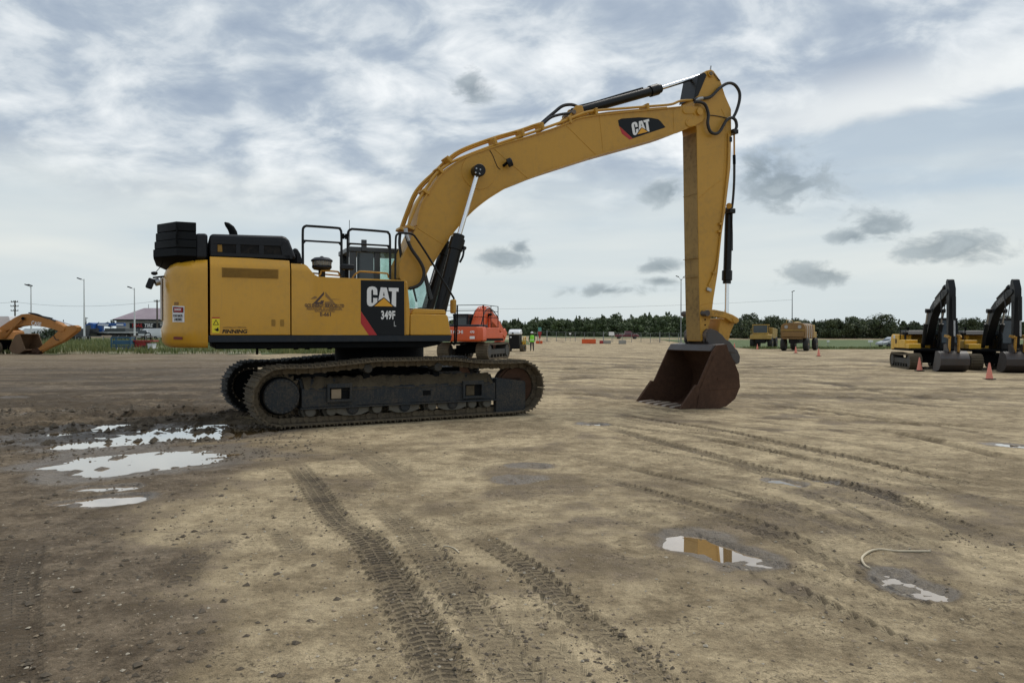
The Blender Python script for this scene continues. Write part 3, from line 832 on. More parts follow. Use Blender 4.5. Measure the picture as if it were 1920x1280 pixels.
# ---- engine bay mass behind the doors, both sides, and far side panels
zd0, zmid, ztop = zt + 0.004, hz(470, 505), hz(470, 483)
xr, xf = hx(393, 560), hx(760, 560)
MB().span((xr, -1.36, zd0), (hx(560, 500) - 0.02, 1.40, ztop - 0.06)).build('engine_bay', 'engine_dark', EX)
zlow = hz(640, 521)
MB().span((hx(560, 500) - 0.015, -1.38, zd0), (xf - 0.02, -0.62, zlow - 0.03)).build('side_tank', 'yellow', EX, 0.02)
MB().span((hx(560, 500) - 0.015, -0.615, zd0), (hx(640, 500), 1.40, zlow - 0.12)).build('pump_bay', 'engine_dark', EX, 0.02)
# ---- doors: vertical below, leaning in above the crease
def door(name, cols, zbot):
    mb = MB(); rg = []
    for (px, pyt) in cols:
        x, z1 = H(px, pyt, VS - 0.03)
        zm = min(zmid, z1 - 0.01)
        lean = lambda z: -VS + max(0, (z - zmid)) * 0.55
        rg.append([(x, lean(zbot), zbot), (x, lean(zm), zm), (x, lean((zm + z1) / 2), (zm + z1) / 2), (x, lean(z1), z1),
                   (x, lean(z1) + 0.07, z1 - 0.004), (x, -VS + 0.07, zm), (x, -VS + 0.07, zbot)])
    mb.rings(rg)
    return mb.build(name, 'yellow', EX, 0.012)
d1 = door('engine_door', [(393.5, 480), (470, 483), (543.8, 488)], zd0)
d2 = door('side_door', [(546, 493.5), (572, 495), (577, 499), (584, 509), (590, 515.5), (597, 519), (640, 521), (700, 523), (759.5, 526)], zd0)
tag(d2, 'yellow side door with the black decal panel')
# grey-yellow louvre on the engine door
g = MB()
gx0, gx1 = hx(416, 510), hx(522, 512)
gz0, gz1 = hz(470, 521), hz(470, 503)
g.span((gx0, -VS - 0.006, gz0), (gx1, -VS + 0.02, gz1))
lou = g.build('louvre', 'grille', d1, 0.004)
for k in range(7):
    z = gz0 + (gz1 - gz0) * (k + 0.7) / 7.6
    MB().box(((gx0 + gx1) / 2, -VS - 0.009, z), (gx1 - gx0 - 0.03, 0.012, 0.008)).build('slat', 'grille', d1)
# latch
lx, lz = H(522, 605, VS)
for q_ in (-0.08, 0.06): MB().box((lx + q_, -VS - 0.002, lz), (0.06, 0.012, 0.11)).build('door_latch', 'grille', d1, 0.003)
# decals are 3 mm sheets on the door
def sheet(name, pxs, mat, parent, v=VS, off=0.003):
    pts = [H(x, y, v) for x, y in pxs]
    return MB().prism(pts, -v - off, -v - off + 0.0025).build(name, mat, parent)
c6 = lambda x, y: (660 + x / 9.85, 510 + y / 9.85)
LC = [(468, 425), (466, 335), (452, 298), (420, 274), (370, 265), (318, 275), (287, 303), (275, 350), (275, 555), (285, 602), (318, 630), (362, 634), (400, 612), (466, 554), (468, 478), (390, 476), (390, 548), (380, 572), (365, 575), (355, 555), (355, 345), (365, 322), (381, 325), (390, 350), (390, 418)]
LA = [(530, 282), (640, 288), (700, 558), (588, 462), (483, 533)]
LH = [(587, 362), (601, 438), (573, 438)]
LT = [(675, 290), (860, 295), (858, 362), (815, 360), (812, 638), (780, 636), (730, 590), (738, 358), (680, 352)]
TRI = [(412, 630), (588, 480), (755, 635)]
# the upper door edge leans in, so the black panel stays below the crease line of this lower door
dec = sheet('decal_panel', [c6(*p) for p in [(162, 150), (965, 165), (970, 1165), (465, 1165), (162, 715)]], 'decal_black', d2)
sheet('decal_stripe', [c6(*p) for p in [(162, 720), (462, 1163), (310, 1163), (162, 945)]], 'decal_red', d2)
for nm, lst, mt, of in (('letter', LC, 'decal_white', .0055), ('letter', LA, 'decal_white', .0055), ('letter', LT, 'decal_white', .0055), ('logo_triangle', TRI, 'decal_yellow', .006), ('letter_gap', LH, 'decal_black', .008)):
    sheet(nm, [c6(*p) for p in lst], mt, d2, off=of)
ox, oz = H(*c6(665, 802), VS)
text_mesh('model_number', '349F', 0.205, 'decal_white', d2, (ox, -VS - 0.005, oz), (1, 0, 0), (0, 0, 1), bold=0.006, squeeze=0.62, space=1.05)
ox, oz = H(*c6(790, 960), VS)
text_mesh('model_letter', 'L', 0.13, 'steel', d2, (ox, -VS - 0.005, oz), (1, 0, 0), (0, 0, 1), bold=0.002, squeeze=0.7)
# owner's print: mountain mark, three lines, fleet number
c5 = lambda x, y: (560 + x / 16, 540 + y / 16)
for lst, mt in (([(760, 105), (765, 190), (560, 420), (655, 420), (660, 372), (765, 372), (730, 472), (425, 470)], 'print_brown'),
                ([(800, 110), (1110, 480), (780, 478), (780, 410), (960, 400), (800, 250)], 'print_faint'),
                ([(350, 330), (470, 245), (525, 245), (560, 300), (480, 325)], 'print_faint'),
                ([(1000, 325), (1270, 340), (1010, 350)], 'print_faint')):
    sheet('owner_mark', [c5(*p) for p in lst], mt, d2)
for (y, s, body, mt, w) in ((530, 0.075, 'GCS ENERGY SERVICES LTD', 'print_brown', 0.72), (615, 0.075, 'RESIDENTIAL & COMMERCIAL', 'print_faint', 0.60), (685, 0.06, 'EXCAVATING', 'print_faint', 0.9), (790, 0.09, 'E-661', 'print_brown', 0.95)):
    ox, oz = H(*c5(780 if y != 790 else 815, y), VS)
    text_mesh('owner_print', body, s, mt, d2, (ox, -VS - 0.004, oz), (1, 0, 0), (0, 0, 1), bold=0.002, squeeze=w)
# maker's dealer name and yellow warning label on the rear door
ox, oz = H(440, 621.5, VS)
text_mesh('dealer_print', 'FINNING', 0.085, 'decal_black', d1, (ox, -VS - 0.004, oz), (1, 0, 0), (0, 0, 1), bold=0.0025, squeeze=1.12, shear=0.15)
ox, oz = H(440, 613.5, VS)
text_mesh('small_print', 'www.finning.com 1-888-finning', 0.032, 'print_faint', d1, (ox, -VS - 0.004, oz), (1, 0, 0), (0, 0, 1), squeeze=0.9)
sheet('warning_label', [(397.5, 597), (412, 597), (411.5, 624), (397.5, 624)], 'sticker_yellow', d1)
sheet('warning_label', [(397.5, 594.5), (412, 594.5), (412, 597), (397.5, 597)], 'decal_red', d1)
sheet('warning_sign', [(405, 598.5), (410.5, 609), (399, 609)], 'decal_black', d1, off=.0055)
sheet('warning_sign', [(405, 601), (408.5, 608), (401, 608)], 'sticker_yellow', d1, off=.008)
sheet('warning_sign', [(401, 617), (406, 616), (409, 613), (410.5, 620), (407, 621)], 'decal_black', d1, off=.0055)
# ---- front corner post and tool box ahead of the door
pp = [H(x, y, VS) for x, y in [(760.8, 628), (760.8, 526), (763.5, 529), (765.5, 545), (768, 570), (769, 588), (768, 628)]]
MB().prism(pp, -VS + 0.004, -0.9).build('corner_post', 'yellow', EX, 0.015)
pp = [H(x, y, VS) for x, y in [(769.5, 628.3), (769.5, 589.5), (776, 588), (836, 589.5), (840, 592), (846.5, 628.3)]]
tb = MB().prism(pp, -VS + 0.002, -0.72).build('tool_box', 'yellow', EX, 0.02)
pp = [H(x, y, VS) for x, y in [(772, 588), (778, 578.5), (835, 580.5), (839, 588.6)]]
MB().prism(pp, -VS + 0.03, -0.75).build('lid', 'yellow', tb, 0.015)
# ---- rear counterweight
PLAN = [(hx(391, 560) - 0.012, 1.45), (-3.37, 1.45), (-3.43, 1.44), (-3.49, 1.405), (-3.68, 1.25), (-3.75, 1.17), (-3.80, 1.04), (-3.84, 0.75), (-3.86, 0.35), (-3.865, 0.0)]
def plan_ring(inset, z, lip=0.0):
    pts = []
    n = len(PLAN)
    for i, (x, y) in enumerate(PLAN):
        a = PLAN[max(i - 1, 0)]; b = PLAN[min(i + 1, n - 1)]
        t = Vector((b[0] - a[0], b[1] - a[1])).normalized(); nn = Vector((t.y, -t.x))
        if nn.y < 0 and i < 3: nn = -nn
        nn = Vector((-abs(nn.x), abs(nn.y)))
        k = inset if i > 0 else inset * 0.3
        q = (x - nn.x * k, y - nn.y * k) if i > 0 else (x, y - nn.y * k)
        q = (q[0] + nn.x * lip, q[1] + nn.y * lip) if i > 1 else q
        pts.append(q)
    right = [(x, -y, z) for x, y in pts]
    left = [(x, y, z) for x, y in reversed(pts[:-1])]
    return right + left
zA, zB, zC = hz(370, 652), hz(340, 615), hz(340, 611)
zD, zE, zF, zG = hz(380, 515), hz(380, 503), hz(380, 493), hz(380, 486)
cw = MB().rings([plan_ring(0.10, zA), plan_ring(0.03, zA + 0.035), plan_ring(0.0, zA + 0.09, 0.015), plan_ring(0.0, zB, 0.03), plan_ring(0.0, zC + 0.03, 0.0), plan_ring(0, zD), plan_ring(0.035, zE), plan_ring(0.11, zF), plan_ring(0.24, zG)]).build('counterweight', 'yellow', EX, 0.0, angle=50)
def cw_at(px, py):
    """point and normal on the counterweight's near wall"""
    d = ray(px, py); o = Vector((0, 0, CAM_H)) - Vector((CX, CY, 0))
    ca, sa = math.cos(R(TH)), math.sin(R(TH))
    rx, ry = d.x * ca + d.y * sa, -d.x * sa + d.y * ca
    ox, oy = o.x * ca + o.y * sa, -o.x * sa + o.y * ca
    best = None
    for (a, b) in zip(PLAN[:-1], PLAN[1:]):
        ax, ay, bx, by = a[0], -a[1], b[0], -b[1]
        ex, ey = bx - ax, by - ay
        den = rx * ey - ry * ex
        if abs(den) < 1e-9: continue
        t = ((ax - ox) * ey - (ay - oy) * ex) / den
        s = ((ax - ox) * ry - (ay - oy) * rx) / den
        if -1e-3 <= s <= 1.001 and (best is None or t < best[0]):
            best = (t, Vector((ox + t * rx, oy + t * ry, CAM_H + t * d.z)), Vector((ey, -ex, 0)).normalized() * (1 if True else 1))
    t, p, n = best
    if n.dot(Vector((-rx, -ry, 0))) < 0: n = -n
    return p, n
def cw_sheet(name, pxs, mat, off):
    fr = [cw_at(x, y) for x, y in pxs]
    mb = MB(); mb.rings([[p + n * (off - 0.004) for p, n in fr], [p + n * off for p, n in fr]])
    return mb.build(name, mat, cw)
cw_sheet('warning_label', [(324, 573), (346, 574), (346, 604), (324, 603.5)], 'decal_white', 0.006)
cw_sheet('warning_label', [(325.5, 575), (344.5, 576), (344.5, 586), (325.5, 585.5)], 'decal_black', 0.009)
cw_sheet('warning_label', [(327, 576.5), (343, 577), (343, 585), (327, 584.5)], 'decal_red', 0.012)
for (y, b, s, mt) in ((580.5, 'DANGER', 0.05, 'decal_white'), (592, 'STAY BACK', 0.055, 'decal_black'), (599, '5 METRES', 0.055, 'decal_black')):
    p, n = cw_at(335, y)
    q0, _ = cw_at(326, y); q1, _ = cw_at(344, y); xd = (q1 - q0); xd.z = 0; xd.normalize()
    p = (q0 + q1) / 2
    nn = xd.cross(Vector((0, 0, 1)))
    text_mesh('warning_text', b, s, mt, cw, p + nn * 0.022, xd, (0, 0, 1), bold=0.001, squeeze=0.62)
cw_sheet('tail_reflector', [(328, 631), (344.5, 631.5), (344.5, 636.5), (328, 636)], 'tail_red', 0.034)
p, n = cw_at(331, 569); MB().box(p, (0.08, 0.01, 0.05), Matrix.Rotation(math.atan2(n.y, n.x) + PI / 2, 3, 'Z')).build('lifting_print', 'print_faint', cw)
# rear view camera and work lamp on the tail
px0 = -3.83
lamp = Vector((px0 - 0.06, -0.85, hz(300, 527, 1.0)))
q = MB().tube([(px0 + 0.05, -0.80, lamp.z + 0.10), (px0 - 0.06, -0.85, lamp.z + 0.08), (px0 - 0.16, -0.9, lamp.z + 0.06)], 0.015)
q.tube([(px0 + 0.02, -0.75, lamp.z + 0.42), (px0 - 0.05, -0.82, lamp.z + 0.25), (px0 - 0.14, -0.9, lamp.z + 0.12)], 0.006)
lb = q.build('tail_lamp', 'black_steel', EX)
MB().box((px0 - 0.20, -0.93, lamp.z - 0.04), (0.10, 0.16, 0.17), Matrix.Rotation(0.35, 3, 'Y')).build('lamp_housing', 'black_plastic', lb, 0.02)
MB().lathe((px0 - 0.14, -0.9, lamp.z + 0.10), [(0.02, 0), (0.05, 0.02), (0.05, 0.05), (0.02, 0.06)], 10).build('beacon', 'black_plastic', lb)
MB().cyl((px0 - 0.13, -0.90, lamp.z - 0.02), (px0 - 0.07, -0.88, lamp.z + 0.0), 0.06, 12).build('lamp_back', 'steel', lb)
# rear grille strip seen edge-on, painted white to stand for sky sheen
MB().span((-3.895, -0.55, hz(310, 600, 0.5)), (-3.86, 0.55, hz(310, 520, 0.5))).build('rear_sheen_panel', 'white_paint', cw, 0.01)
# ---- stack of added ballast plates over the tail
xs0, xs1, xs2 = hx(368, 450, 1.25), hx(331.5, 450, 1.25), -3.93
zp = [hz(340, y, 1.2) for y in (481, 465, 450, 434, 416.5)]
for k in range(4):
    j = 0.012 * (k % 2)
    pl = [(xs0, -1.25 - j), (xs1 - j, -1.25 - j), (xs2 - 0.02 * (3 - k), -0.78), (xs2 - 0.02 * (3 - k), 0.78), (xs1 - j, 1.25 + j), (xs0, 1.25 + j)]
    MB().prism_z(pl, zp[k] + 0.006, zp[k + 1]).build('ballast_plate', 'plate_steel', EX, 0.012)
pl = [(xs0, -1.24), (xs1, -1.24), (xs2 - 0.06, -0.78), (xs2 - 0.06, 0.78), (xs1, 1.24), (xs0, 1.24)]
pb = [(xs0, -1.05), (xs1 + 0.1, -1.05), (xs2 + 0.30, -0.7), (xs2 + 0.30, 0.7), (xs1 + 0.1, 1.05), (xs0, 1.05)]
MB().prism_z(pb, zp[0] - 0.17, zp[0], pl).build('ballast_base', 'black_steel', EX)
ch = [H3(331.5, 420, 1.275), H3(332, 435, 1.29), H3(330.5, 447, 1.29), H3(332.5, 457, 1.285)]
MB().tube(ch, 0.016, 6, 3).build('chain', 'black_steel', EX)
# ---- engine hood
hv = 1.24
hp_ = [H(x, y, hv) for x, y in [(392.5, 482), (392.5, 437.5), (530, 441.5), (537, 444), (543, 450), (557, 486)]]
hood = MB().prism(hp_, -hv, 0.55).build('engine_hood', 'black_plastic', EX, 0.07, 4)
hp2 = [H(x, y, hv) for x, y in [(366, 485), (366, 437), (389.5, 437.2), (389.5, 485)]]
MB().prism(hp2, -hv, 1.0).build('rear_cowl', 'black_plastic', EX, 0.05, 3)
MB().span((hx(366, 480, 1.0), -1.0, hz(380, 484, 1.0) - 0.15), (hx(557, 480, 1.0), 1.0, hz(380, 470, 1.0))).build('hood_base', 'black_steel', EX)
# side panel with three openings
GXc = [395, 407, 442.5, 451, 485.5, 495, 530]
top = lambda x: 446.5 + (x - 395) * 0.030
r1 = lambda x: 456.8 + (x - 395) * 0.034
r2 = lambda x: 473.2 + (x - 395) * 0.036
bot = lambda x: 479.5 + (x - 395) * 0.038
mb = MB(); vv = hv + 0.022
def colq(xa, xb, ya, yb, xc=None, xd=None):
    a = [(xa, ya(xa)), (xb, ya(xb)), (xd or xb, yb(xd or xb)), (xc or xa, yb(xc or xa))]
    mb.prism([H(x, y, vv) for x, y in a], -vv, -vv + 0.03)
colq(395, 530, top, r1); colq(395, 544, r2, bot)
for a, b in ((395, 407), (442.5, 451), (485.5, 495)): colq(a, b, r1, r2)
mb.prism([H(x, y, vv) for x, y in [(526, r1(526)), (531, top(531)), (537, top(537) + 2), (549, bot(549)), (540, bot(540)), (529.5, r2(529.5))]], -vv, -vv + 0.0296)
mb.build('hood_side', 'black_plastic', EX, 0.004)
for a, b in ((407, 442.5), (451, 485.5), (495, 529)):
    MB().prism([H(x, y, hv + 0.003) for x, y in [(a + .4, r1(a) + .4), (b - .4, r1(b) + .4), (b - .4, r2(b) - .4), (a + .4, r2(a) - .4)]], -hv - 0.003, -hv).build('vent_opening', 'engine_dark', hood)
MB().prism([H(x, y, hv + 0.006) for x, y in [(408, 459), (416, 459), (417, 472), (408, 472)]], -hv - 0.006, -hv).build('vent_brace', 'grille', hood)
# second rounded hump further in, and exhaust stack
hp3 = [H(x, y, 0.5) for x, y in [(548, 496), (548, 470), (552, 464.5), (558, 466), (564, 476), (568, 494)]]
MB().prism(hp3, -0.5, 0.7).build('filter_cover', 'black_plastic', EX, 0.04, 3)
ex = [H3(439, 446, 0.45), H3(437, 436, 0.45), H3(433, 428, 0.45), H3(426, 421, 0.45), H3(421, 417, 0.45)]
MB().tube(ex, [0.07, 0.07, 0.062, 0.045, 0.012], 12, 0).build('exhaust_pipe', 'black_steel', EX)
# ---- pre-cleaner bowl, work lamp, yellow grab rails on the side deck
px_, pz_ = H(603.5, 502, 1.05)
pc = MB().lathe((px_, -1.05, pz_), [(0.06, -0.16), (0.06, -0.05), (0.14, -0.035), (0.172, 0.0), (0.172, 0.035)], 20).build('pre_cleaner', 'black_plastic', EX)
MB().lathe((px_, -1.05, pz_), [(0.166, 0.036), (0.172, 0.10), (0.172, 0.115)], 20).build('bowl', 'clear_bowl', pc)
MB().lathe((px_, -1.05, pz_), [(0.190, 0.110), (0.188, 0.135), (0.13, 0.175), (0.04, 0.187), (0.018, 0.205)], 20).build('cap', 'black_plastic', pc)
MB().lathe((px_, -1.05, pz_), [(0.09, 0.037), (0.09, 0.115)], 12).build('vane', 'worn_steel', pc)
wx, wz = H(650.5, 501, 1.2)
wlp = MB().box((wx, -1.2, wz), (0.24, 0.16, 0.10)).build('work_lamp', 'black_plastic', EX, 0.03, 3)
MB().cyl((wx, -1.2, wz - 0.24), (wx, -1.2, wz - 0.04), 0.035, 10).build('lamp_post', 'black_steel', wlp)
def rail(name, pts, v, r, mat, parent=EX, smooth=4, n=8):
    return MB().tube([H3(x, y, v) for x, y in pts], r, n, smooth).build(name, mat, parent)
rail('grab_rail', [(598, 517), (601, 513), (602, 508.5), (608, 507.5), (630, 509), (635, 511), (637, 518)], 1.15, 0.016, 'worn_yellow')
rail('grab_rail', [(661, 521), (664, 516), (672, 510), (680, 509), (720, 512), (727, 514), (728.5, 521)], 1.15, 0.016, 'worn_yellow')
rail('deck_pipe', [(585, 512), (598, 513), (612, 514.5), (640, 517)], 0.95, 0.014, 'worn_yellow')
# black hand rails
rl = rail('hand_rail', [(568, 497), (567.7, 460), (567.8, 434), (569, 427), (573.5, 423.8), (580, 423.8), (632, 427.5), (637.5, 430), (640, 437), (640.3, 470), (640.3, 518)], 1.22, 0.022, 'gloss_black')
MB().tube([H3(568, 451, 1.22), H3(640, 455.2, 1.22)], 0.017).tube([H3(568, 457, 1.22), H3(573, 451.6, 1.22)], 0.014).tube([H3(640, 461, 1.22), H3(635, 455, 1.22)], 0.014).build('mid_rail', 'gloss_black', rl)
rl = rail('hand_rail', [(652, 497), (652, 460), (652.3, 440), (654, 433), (659, 429.8), (666, 429.8), (722, 434.3), (728, 437), (731, 444), (731.4, 480), (731.6, 524)], 1.22, 0.022, 'gloss_black')
MB().tube([H3(652.3, 456.5, 1.22), H3(731, 461, 1.22)], 0.017).tube([H3(652, 462, 1.22), H3(657, 457, 1.22)], 0.014).tube([H3(731, 467, 1.22), H3(726, 461, 1.22)], 0.014).build('mid_rail', 'gloss_black', rl)
MB().box(H3(646, 443.5, 1.22), (0.12, 0.05, 0.05)).box(H3(642.5, 443, 1.22), (0.05, 0.07, 0.09)).box(H3(650, 443.5, 1.22), (0.05, 0.07, 0.09)).build('rail_clamp', 'black_steel', rl)
rl = rail('hand_rail', [(741, 523), (741.5, 480), (742, 450), (743.5, 441), (749, 437.3), (756, 437), (768, 437.8), (774, 440), (780, 446), (800, 476), (825, 517), (848, 554), (851, 560), (853, 572)], 1.15, 0.020, 'gloss_black')
mp = MB().tube([H3(853, 566, 1.32), H3(853.5, 600, 1.32), H3(852, 646, 1.32)], 0.016).tube([H3(857.5, 572, 1.32), H3(857, 610, 1.32), H3(855, 645, 1.32)], 0.016).tube([H3(851, 612, 1.32), H3(858, 612, 1.32)], 0.012).tube([H3(852, 646, 1.32), H3(846, 641, 1.36)], 0.02).build('mirror_post', 'black_steel', EX)
mc = [H3(849, y, 1.34) for y in (561, 588)]
MB().box(((mc[0][0] + mc[1][0]) / 2, -1.36, (mc[0][2] + mc[1][2]) / 2), (0.07, 0.20, 0.26)).build('mirror', 'worn_yellow', mp, 0.03, 3)
# ---- cab on the far side
cv = -0.42
cab0, cab1 = hx(655, 520, cv), hx(812, 540, cv)
zc1, zc0 = hz(700, 471, cv), zt + 0.004
cabp = [(cab0, zc0), (cab0, zc1 - 0.10), (cab0 + 0.08, zc1), (cab1 - 0.25, zc1), (cab1 - 0.02, zc0 + 0.75), (cab1 + 0.05, zc0 + 0.45), (cab1, zc0)]
cab = bpy.data.objects.new('cab', None)
mb = MB()
# frame of posts and rails, open between, glazed with panes
for y in (0.42, 1.40):
    mb.span((cab0, y - .03, zc0), (cab0 + 0.14, y + .03, zc1 - 0.02))
    mb.span((cab0 + 0.50, y - .03, zc0), (cab0 + 0.62, y + .03, zc1 - 0.02))
    mb.prism([(cab1 - 0.33, zc1 - .03), (cab1 - 0.25, zc1 - .03), (cab1 + 0.0, zc0 + 0.75), (cab1 - 0.08, zc0 + 0.72)], y - .03, y + .03)
    mb.span((cab0 + 0.145, y - .028, zc0), (cab1 - 0.05, y + .028, zc0 + 0.55))
mb.span((cab0 - 0.02, 0.36, zc1 - 0.03), (cab1 - 0.22, 1.46, zc1 + 0.07))
mb.span((cab0 + 0.01, 0.46, zc0), (cab0 + 0.12, 1.36, zc0 + 0.9))
mb.span((cab1 - 0.06, 0.46, zc0), (cab1 - 0.01, 1.36, zc0 + 0.60))
cab = mb.build('cab', 'cab_grey', EX, 0.015)
MB().prism([(cab0 + 0.15, zc0 + 0.56), (cab0 + 0.15, zc1 - 0.04), (cab0 + 0.49, zc1 - 0.04), (cab0 + 0.49, zc0 + 0.56)], 0.415, 0.425).build('pane', 'window_glass', cab)
MB().prism([(cab0 + 0.63, zc0 + 0.56), (cab0 + 0.63, zc1 - 0.04), (cab1 - 0.34, zc1 - 0.04), (cab1 - 0.10, zc0 + 0.72), (cab1 - 0.10, zc0 + 0.56)], 0.415, 0.421).build('pane', 'teal_glass', cab)
MB().prism([(cab0 + 0.63, zc0 + 0.56), (cab0 + 0.63, zc1 - 0.04), (cab1 - 0.34, zc1 - 0.04), (cab1 - 0.10, zc0 + 0.72), (cab1 - 0.10, zc0 + 0.56)], 1.40, 1.406).build('pane', 'teal_glass', cab)
MB().rings([[(cab1 - 0.28, 0.46, zc1 - .04), (cab1 - 0.28, 1.36, zc1 - .04)], [(cab1 - 0.04, 0.46, zc0 + 0.61), (cab1 - 0.04, 1.36, zc0 + 0.61)]], cap=False, closed=False).build('windscreen', 'teal_glass', cab)
MB().box((cab0 + 0.75, 0.92, zc0 + 0.55), (0.5, 0.5, 0.14)).box((cab0 + 0.52, 0.92, zc0 + 0.95), (0.14, 0.48, 0.75)).box((cab0 + 0.52, 0.92, zc0 + 1.42), (0.10, 0.26, 0.18)).build('seat', 'black_plastic', cab, 0.03)
MB().box((cab0 + 0.28, 0.42 - 0.06, zc1 + 0.10), (0.10, 0.06, 0.22)).build('antenna_base', 'cab_grey', cab)
MB().tube([(cab0 + 0.02, 0.5, zc1), (cab0 + 0.02, 0.5, hz(660, 413, -0.5))], 0.006, 5).build('antenna', 'black_steel', cab)
# ---- boom
BV = 0.36
back = [(749, 521), (749, 495), (754, 484), (781, 423), (789.6, 384), (808.6, 352), (825.5, 329), (844.5, 312), (867.7, 297.6), (899, 285), (931, 274), (1011, 250), (1057, 234), (1090, 221), (1156, 212.5), (1224, 206), (1276, 200.6)]
nose = [(1290, 199.5), (1314, 200), (1321, 204), (1324, 210), (1323, 220), (1317, 228), (1301, 237)]
belly = [(1287, 241), (1251, 254), (1183, 273), (1129, 288), (1072, 306), (1020, 323), (988, 335.6), (954, 349), (931, 362), (910, 375.7), (888.8, 392.5), (867.7, 413.6), (846.6, 439), (840, 447), (808, 498), (794, 526), (784, 537), (768, 543)]
web = BV - 0.03
boom = MB().prism([H(x, y, web) for x, y in back + nose + belly], -web, web).build('boom', 'boom_yellow', EX, 0.006)
def flange(lst, name):
    P = [Vector((*H(x, y, web), 0)) for x, y in lst]
    P = [Vector((p.x, 0, p.y)) for p in P]
    P = resample(P, 4)
    rg = []
    for i, p in enumerate(P):
        d = (P[min(i + 1, len(P) - 1)] - P[max(i - 1, 0)]).normalized(); n = Vector((-d.z, 0, d.x))
        rg.append([(p.x + n.x * s, y, p.z + n.z * s) for s, y in ((0.012, -BV), (0.012, BV), (-0.012, BV), (-0.012, -BV))])
    MB().rings(rg).build(name, 'boom_yellow', boom)
flange(back[3:], 'top_plate'); flange(belly[:-3], 'bottom_plate')
def disc(px, py, v, r, th, mat, name, parent, n=28, both=True):
    x, z = H(px, py, v)
    o = MB().cyl((x, -v - th, z), (x, -v + 0.02, z), r, n).build(name, mat, parent, 0.004)
    return o
disc(897, 322, web, 0.36, 0.012, 'boom_yellow', 'pin_boss', boom, 40)
disc(1310.5, 210, web, 0.085, 0.05, 'boom_yellow', 'pin', boom)
for lst in ([(777, 424), (832, 459)], [(926, 279), (950, 300), (989, 334)], [(1062, 236), (1118, 291)], [(1124, 218), (1131, 286)], [(1262, 203), (1264, 250)]):
    MB().tube([(x, -web - 0.001, z) for x, z in [H(a, b, web) for a, b in lst]], 0.007, 6).build('weld_seam', 'boom_yellow', boom)
MB().tube([(x, -web - 0.002, z) for x, z in [H(a, b, web) for a, b in [(1283, 198), (1280, 206), (1283, 212), (1292, 213), (1299, 212), (1302, 216)]]], 0.02, 6, 4).build('nose_casting', 'boom_yellow', boom)
MB().tube([(x, -web - 0.002, z) for x, z in [H(a, b, web) for a, b in [(1290, 224), (1286, 228), (1287, 234), (1293, 237), (1304, 235)]]], 0.02, 6, 4).build('nose_casting', 'boom_yellow', boom)
b6 = lambda x, y: (1020 + x / 4.415, 110 + y / 4.415)
sheet('decal_panel', [b6(*p) for p in [(612, 512), (640, 498), (780, 487), (880, 490), (945, 503), (965, 520), (1006, 570), (735, 661), (620, 556)]], 'decal_black', boom, web)
sheet('decal_stripe', [b6(*p) for p in [(622, 560), (735, 663), (706, 670), (645, 622)]], 'decal_red', boom, web)
def cmap(x, y):
    a = (x - 275) / 585; b = (y - 265) / 371
    return b6(720 + a * 146 + b * 18, 533 - a * 41 + b * 107)
for nm, lst, mt, of in (('letter', LC, 'decal_white', .0055), ('letter', LA, 'decal_white', .0055), ('letter', LT, 'decal_white', .0055), ('logo_triangle', TRI, 'decal_yellow', .006), ('letter_gap', LH, 'decal_black', .008)):
    sheet(nm, [cmap(*p) for p in lst], mt, boom, web, of)
# boom lamp
lx, lz = H(949, 307, web)
bl = MB().cyl((lx - 0.06, -web, lz - 0.05), (lx - 0.02, -web - 0.12, lz), 0.03, 8).build('boom_lamp', 'black_steel', boom)
MB().cyl((lx - 0.02, -web - 0.11, lz - 0.02), (lx + 0.07, -web - 0.15, lz + 0.02), 0.09, 14).build('lamp_head', 'black_plastic', bl, 0.02)
MB().tube([(x, -web - 0.004, z) for x, z in [H(a, b, web) for a, b in [(918, 282), (924, 292), (932, 312), (938, 318)]]], 0.008, 5, 4).build('lamp_cable', 'hose', boom)
# steel oil lines over the boom's back
def line(name, pts, v, r, mat, parent, sm=4, n=8):
    return MB().tube([H3(x, y, v) for x, y in pts], r, n, sm).build(name, mat, parent)
tubeA = [(750, 431), (772.7, 371), (789.6, 346), (810.7, 326), (838, 300), (865.6, 281), (922.5, 259.6), (973, 245), (1000, 235.5), (1015, 231)]
tubeB = [(764, 428), (781, 384), (800, 352), (819, 325), (844.5, 306), (867.7, 295), (922.5, 274), (1011, 244), (1061, 226), (1085, 216), (1110.6, 208.5), (1174, 203), (1219, 199.5), (1258, 196), (1276, 189.5), (1303, 188)]
line('oil_line', tubeA, 0.10, 0.028, 'boom_yellow', boom, 5)
line('oil_line', [(x + 3, y + 3) for x, y in tubeA[:-1]], -0.08, 0.028, 'boom_yellow', boom, 5)
line('oil_line', tubeB, 0.30, 0.028, 'boom_yellow', boom, 5)
line('oil_line', [(1085, 221), (1130, 213), (1180, 208), (1225, 204), (1250, 202)], -0.2, 0.024, 'boom_yellow', boom, 5)
for (px, py, a) in ((838, 302, 45), (822, 322, 50), (924, 268, 18), (1012, 240, 18), (1063, 228, 20), (975, 252, 18), (1112, 213, 8), (1208, 204, 5), (766, 428, 70), (753, 432, 70), (795, 362, 60)):
    x, z = H(px, py, 0.2)
    MB().box((x, -0.2, z), (0.06, 0.34, 0.16), Matrix.Rotation(-R(a), 3, 'Y')).build('line_clamp', 'boom_yellow', boom, 0.01)
line('oil_hose', [(751, 432), (749, 455), (752, 480), (757, 505)], 0.15, 0.03, 'hose', boom)
line('oil_hose', [(762, 436), (763, 446), (771, 466), (788, 491), (795, 509), (792, 526), (783, 536), (768, 541)], 0.45, 0.034, 'hose', boom, 6)
line('hose_end', [(760.5, 428), (762, 440), (766, 452)], 0.45, 0.04, 'steel', boom)
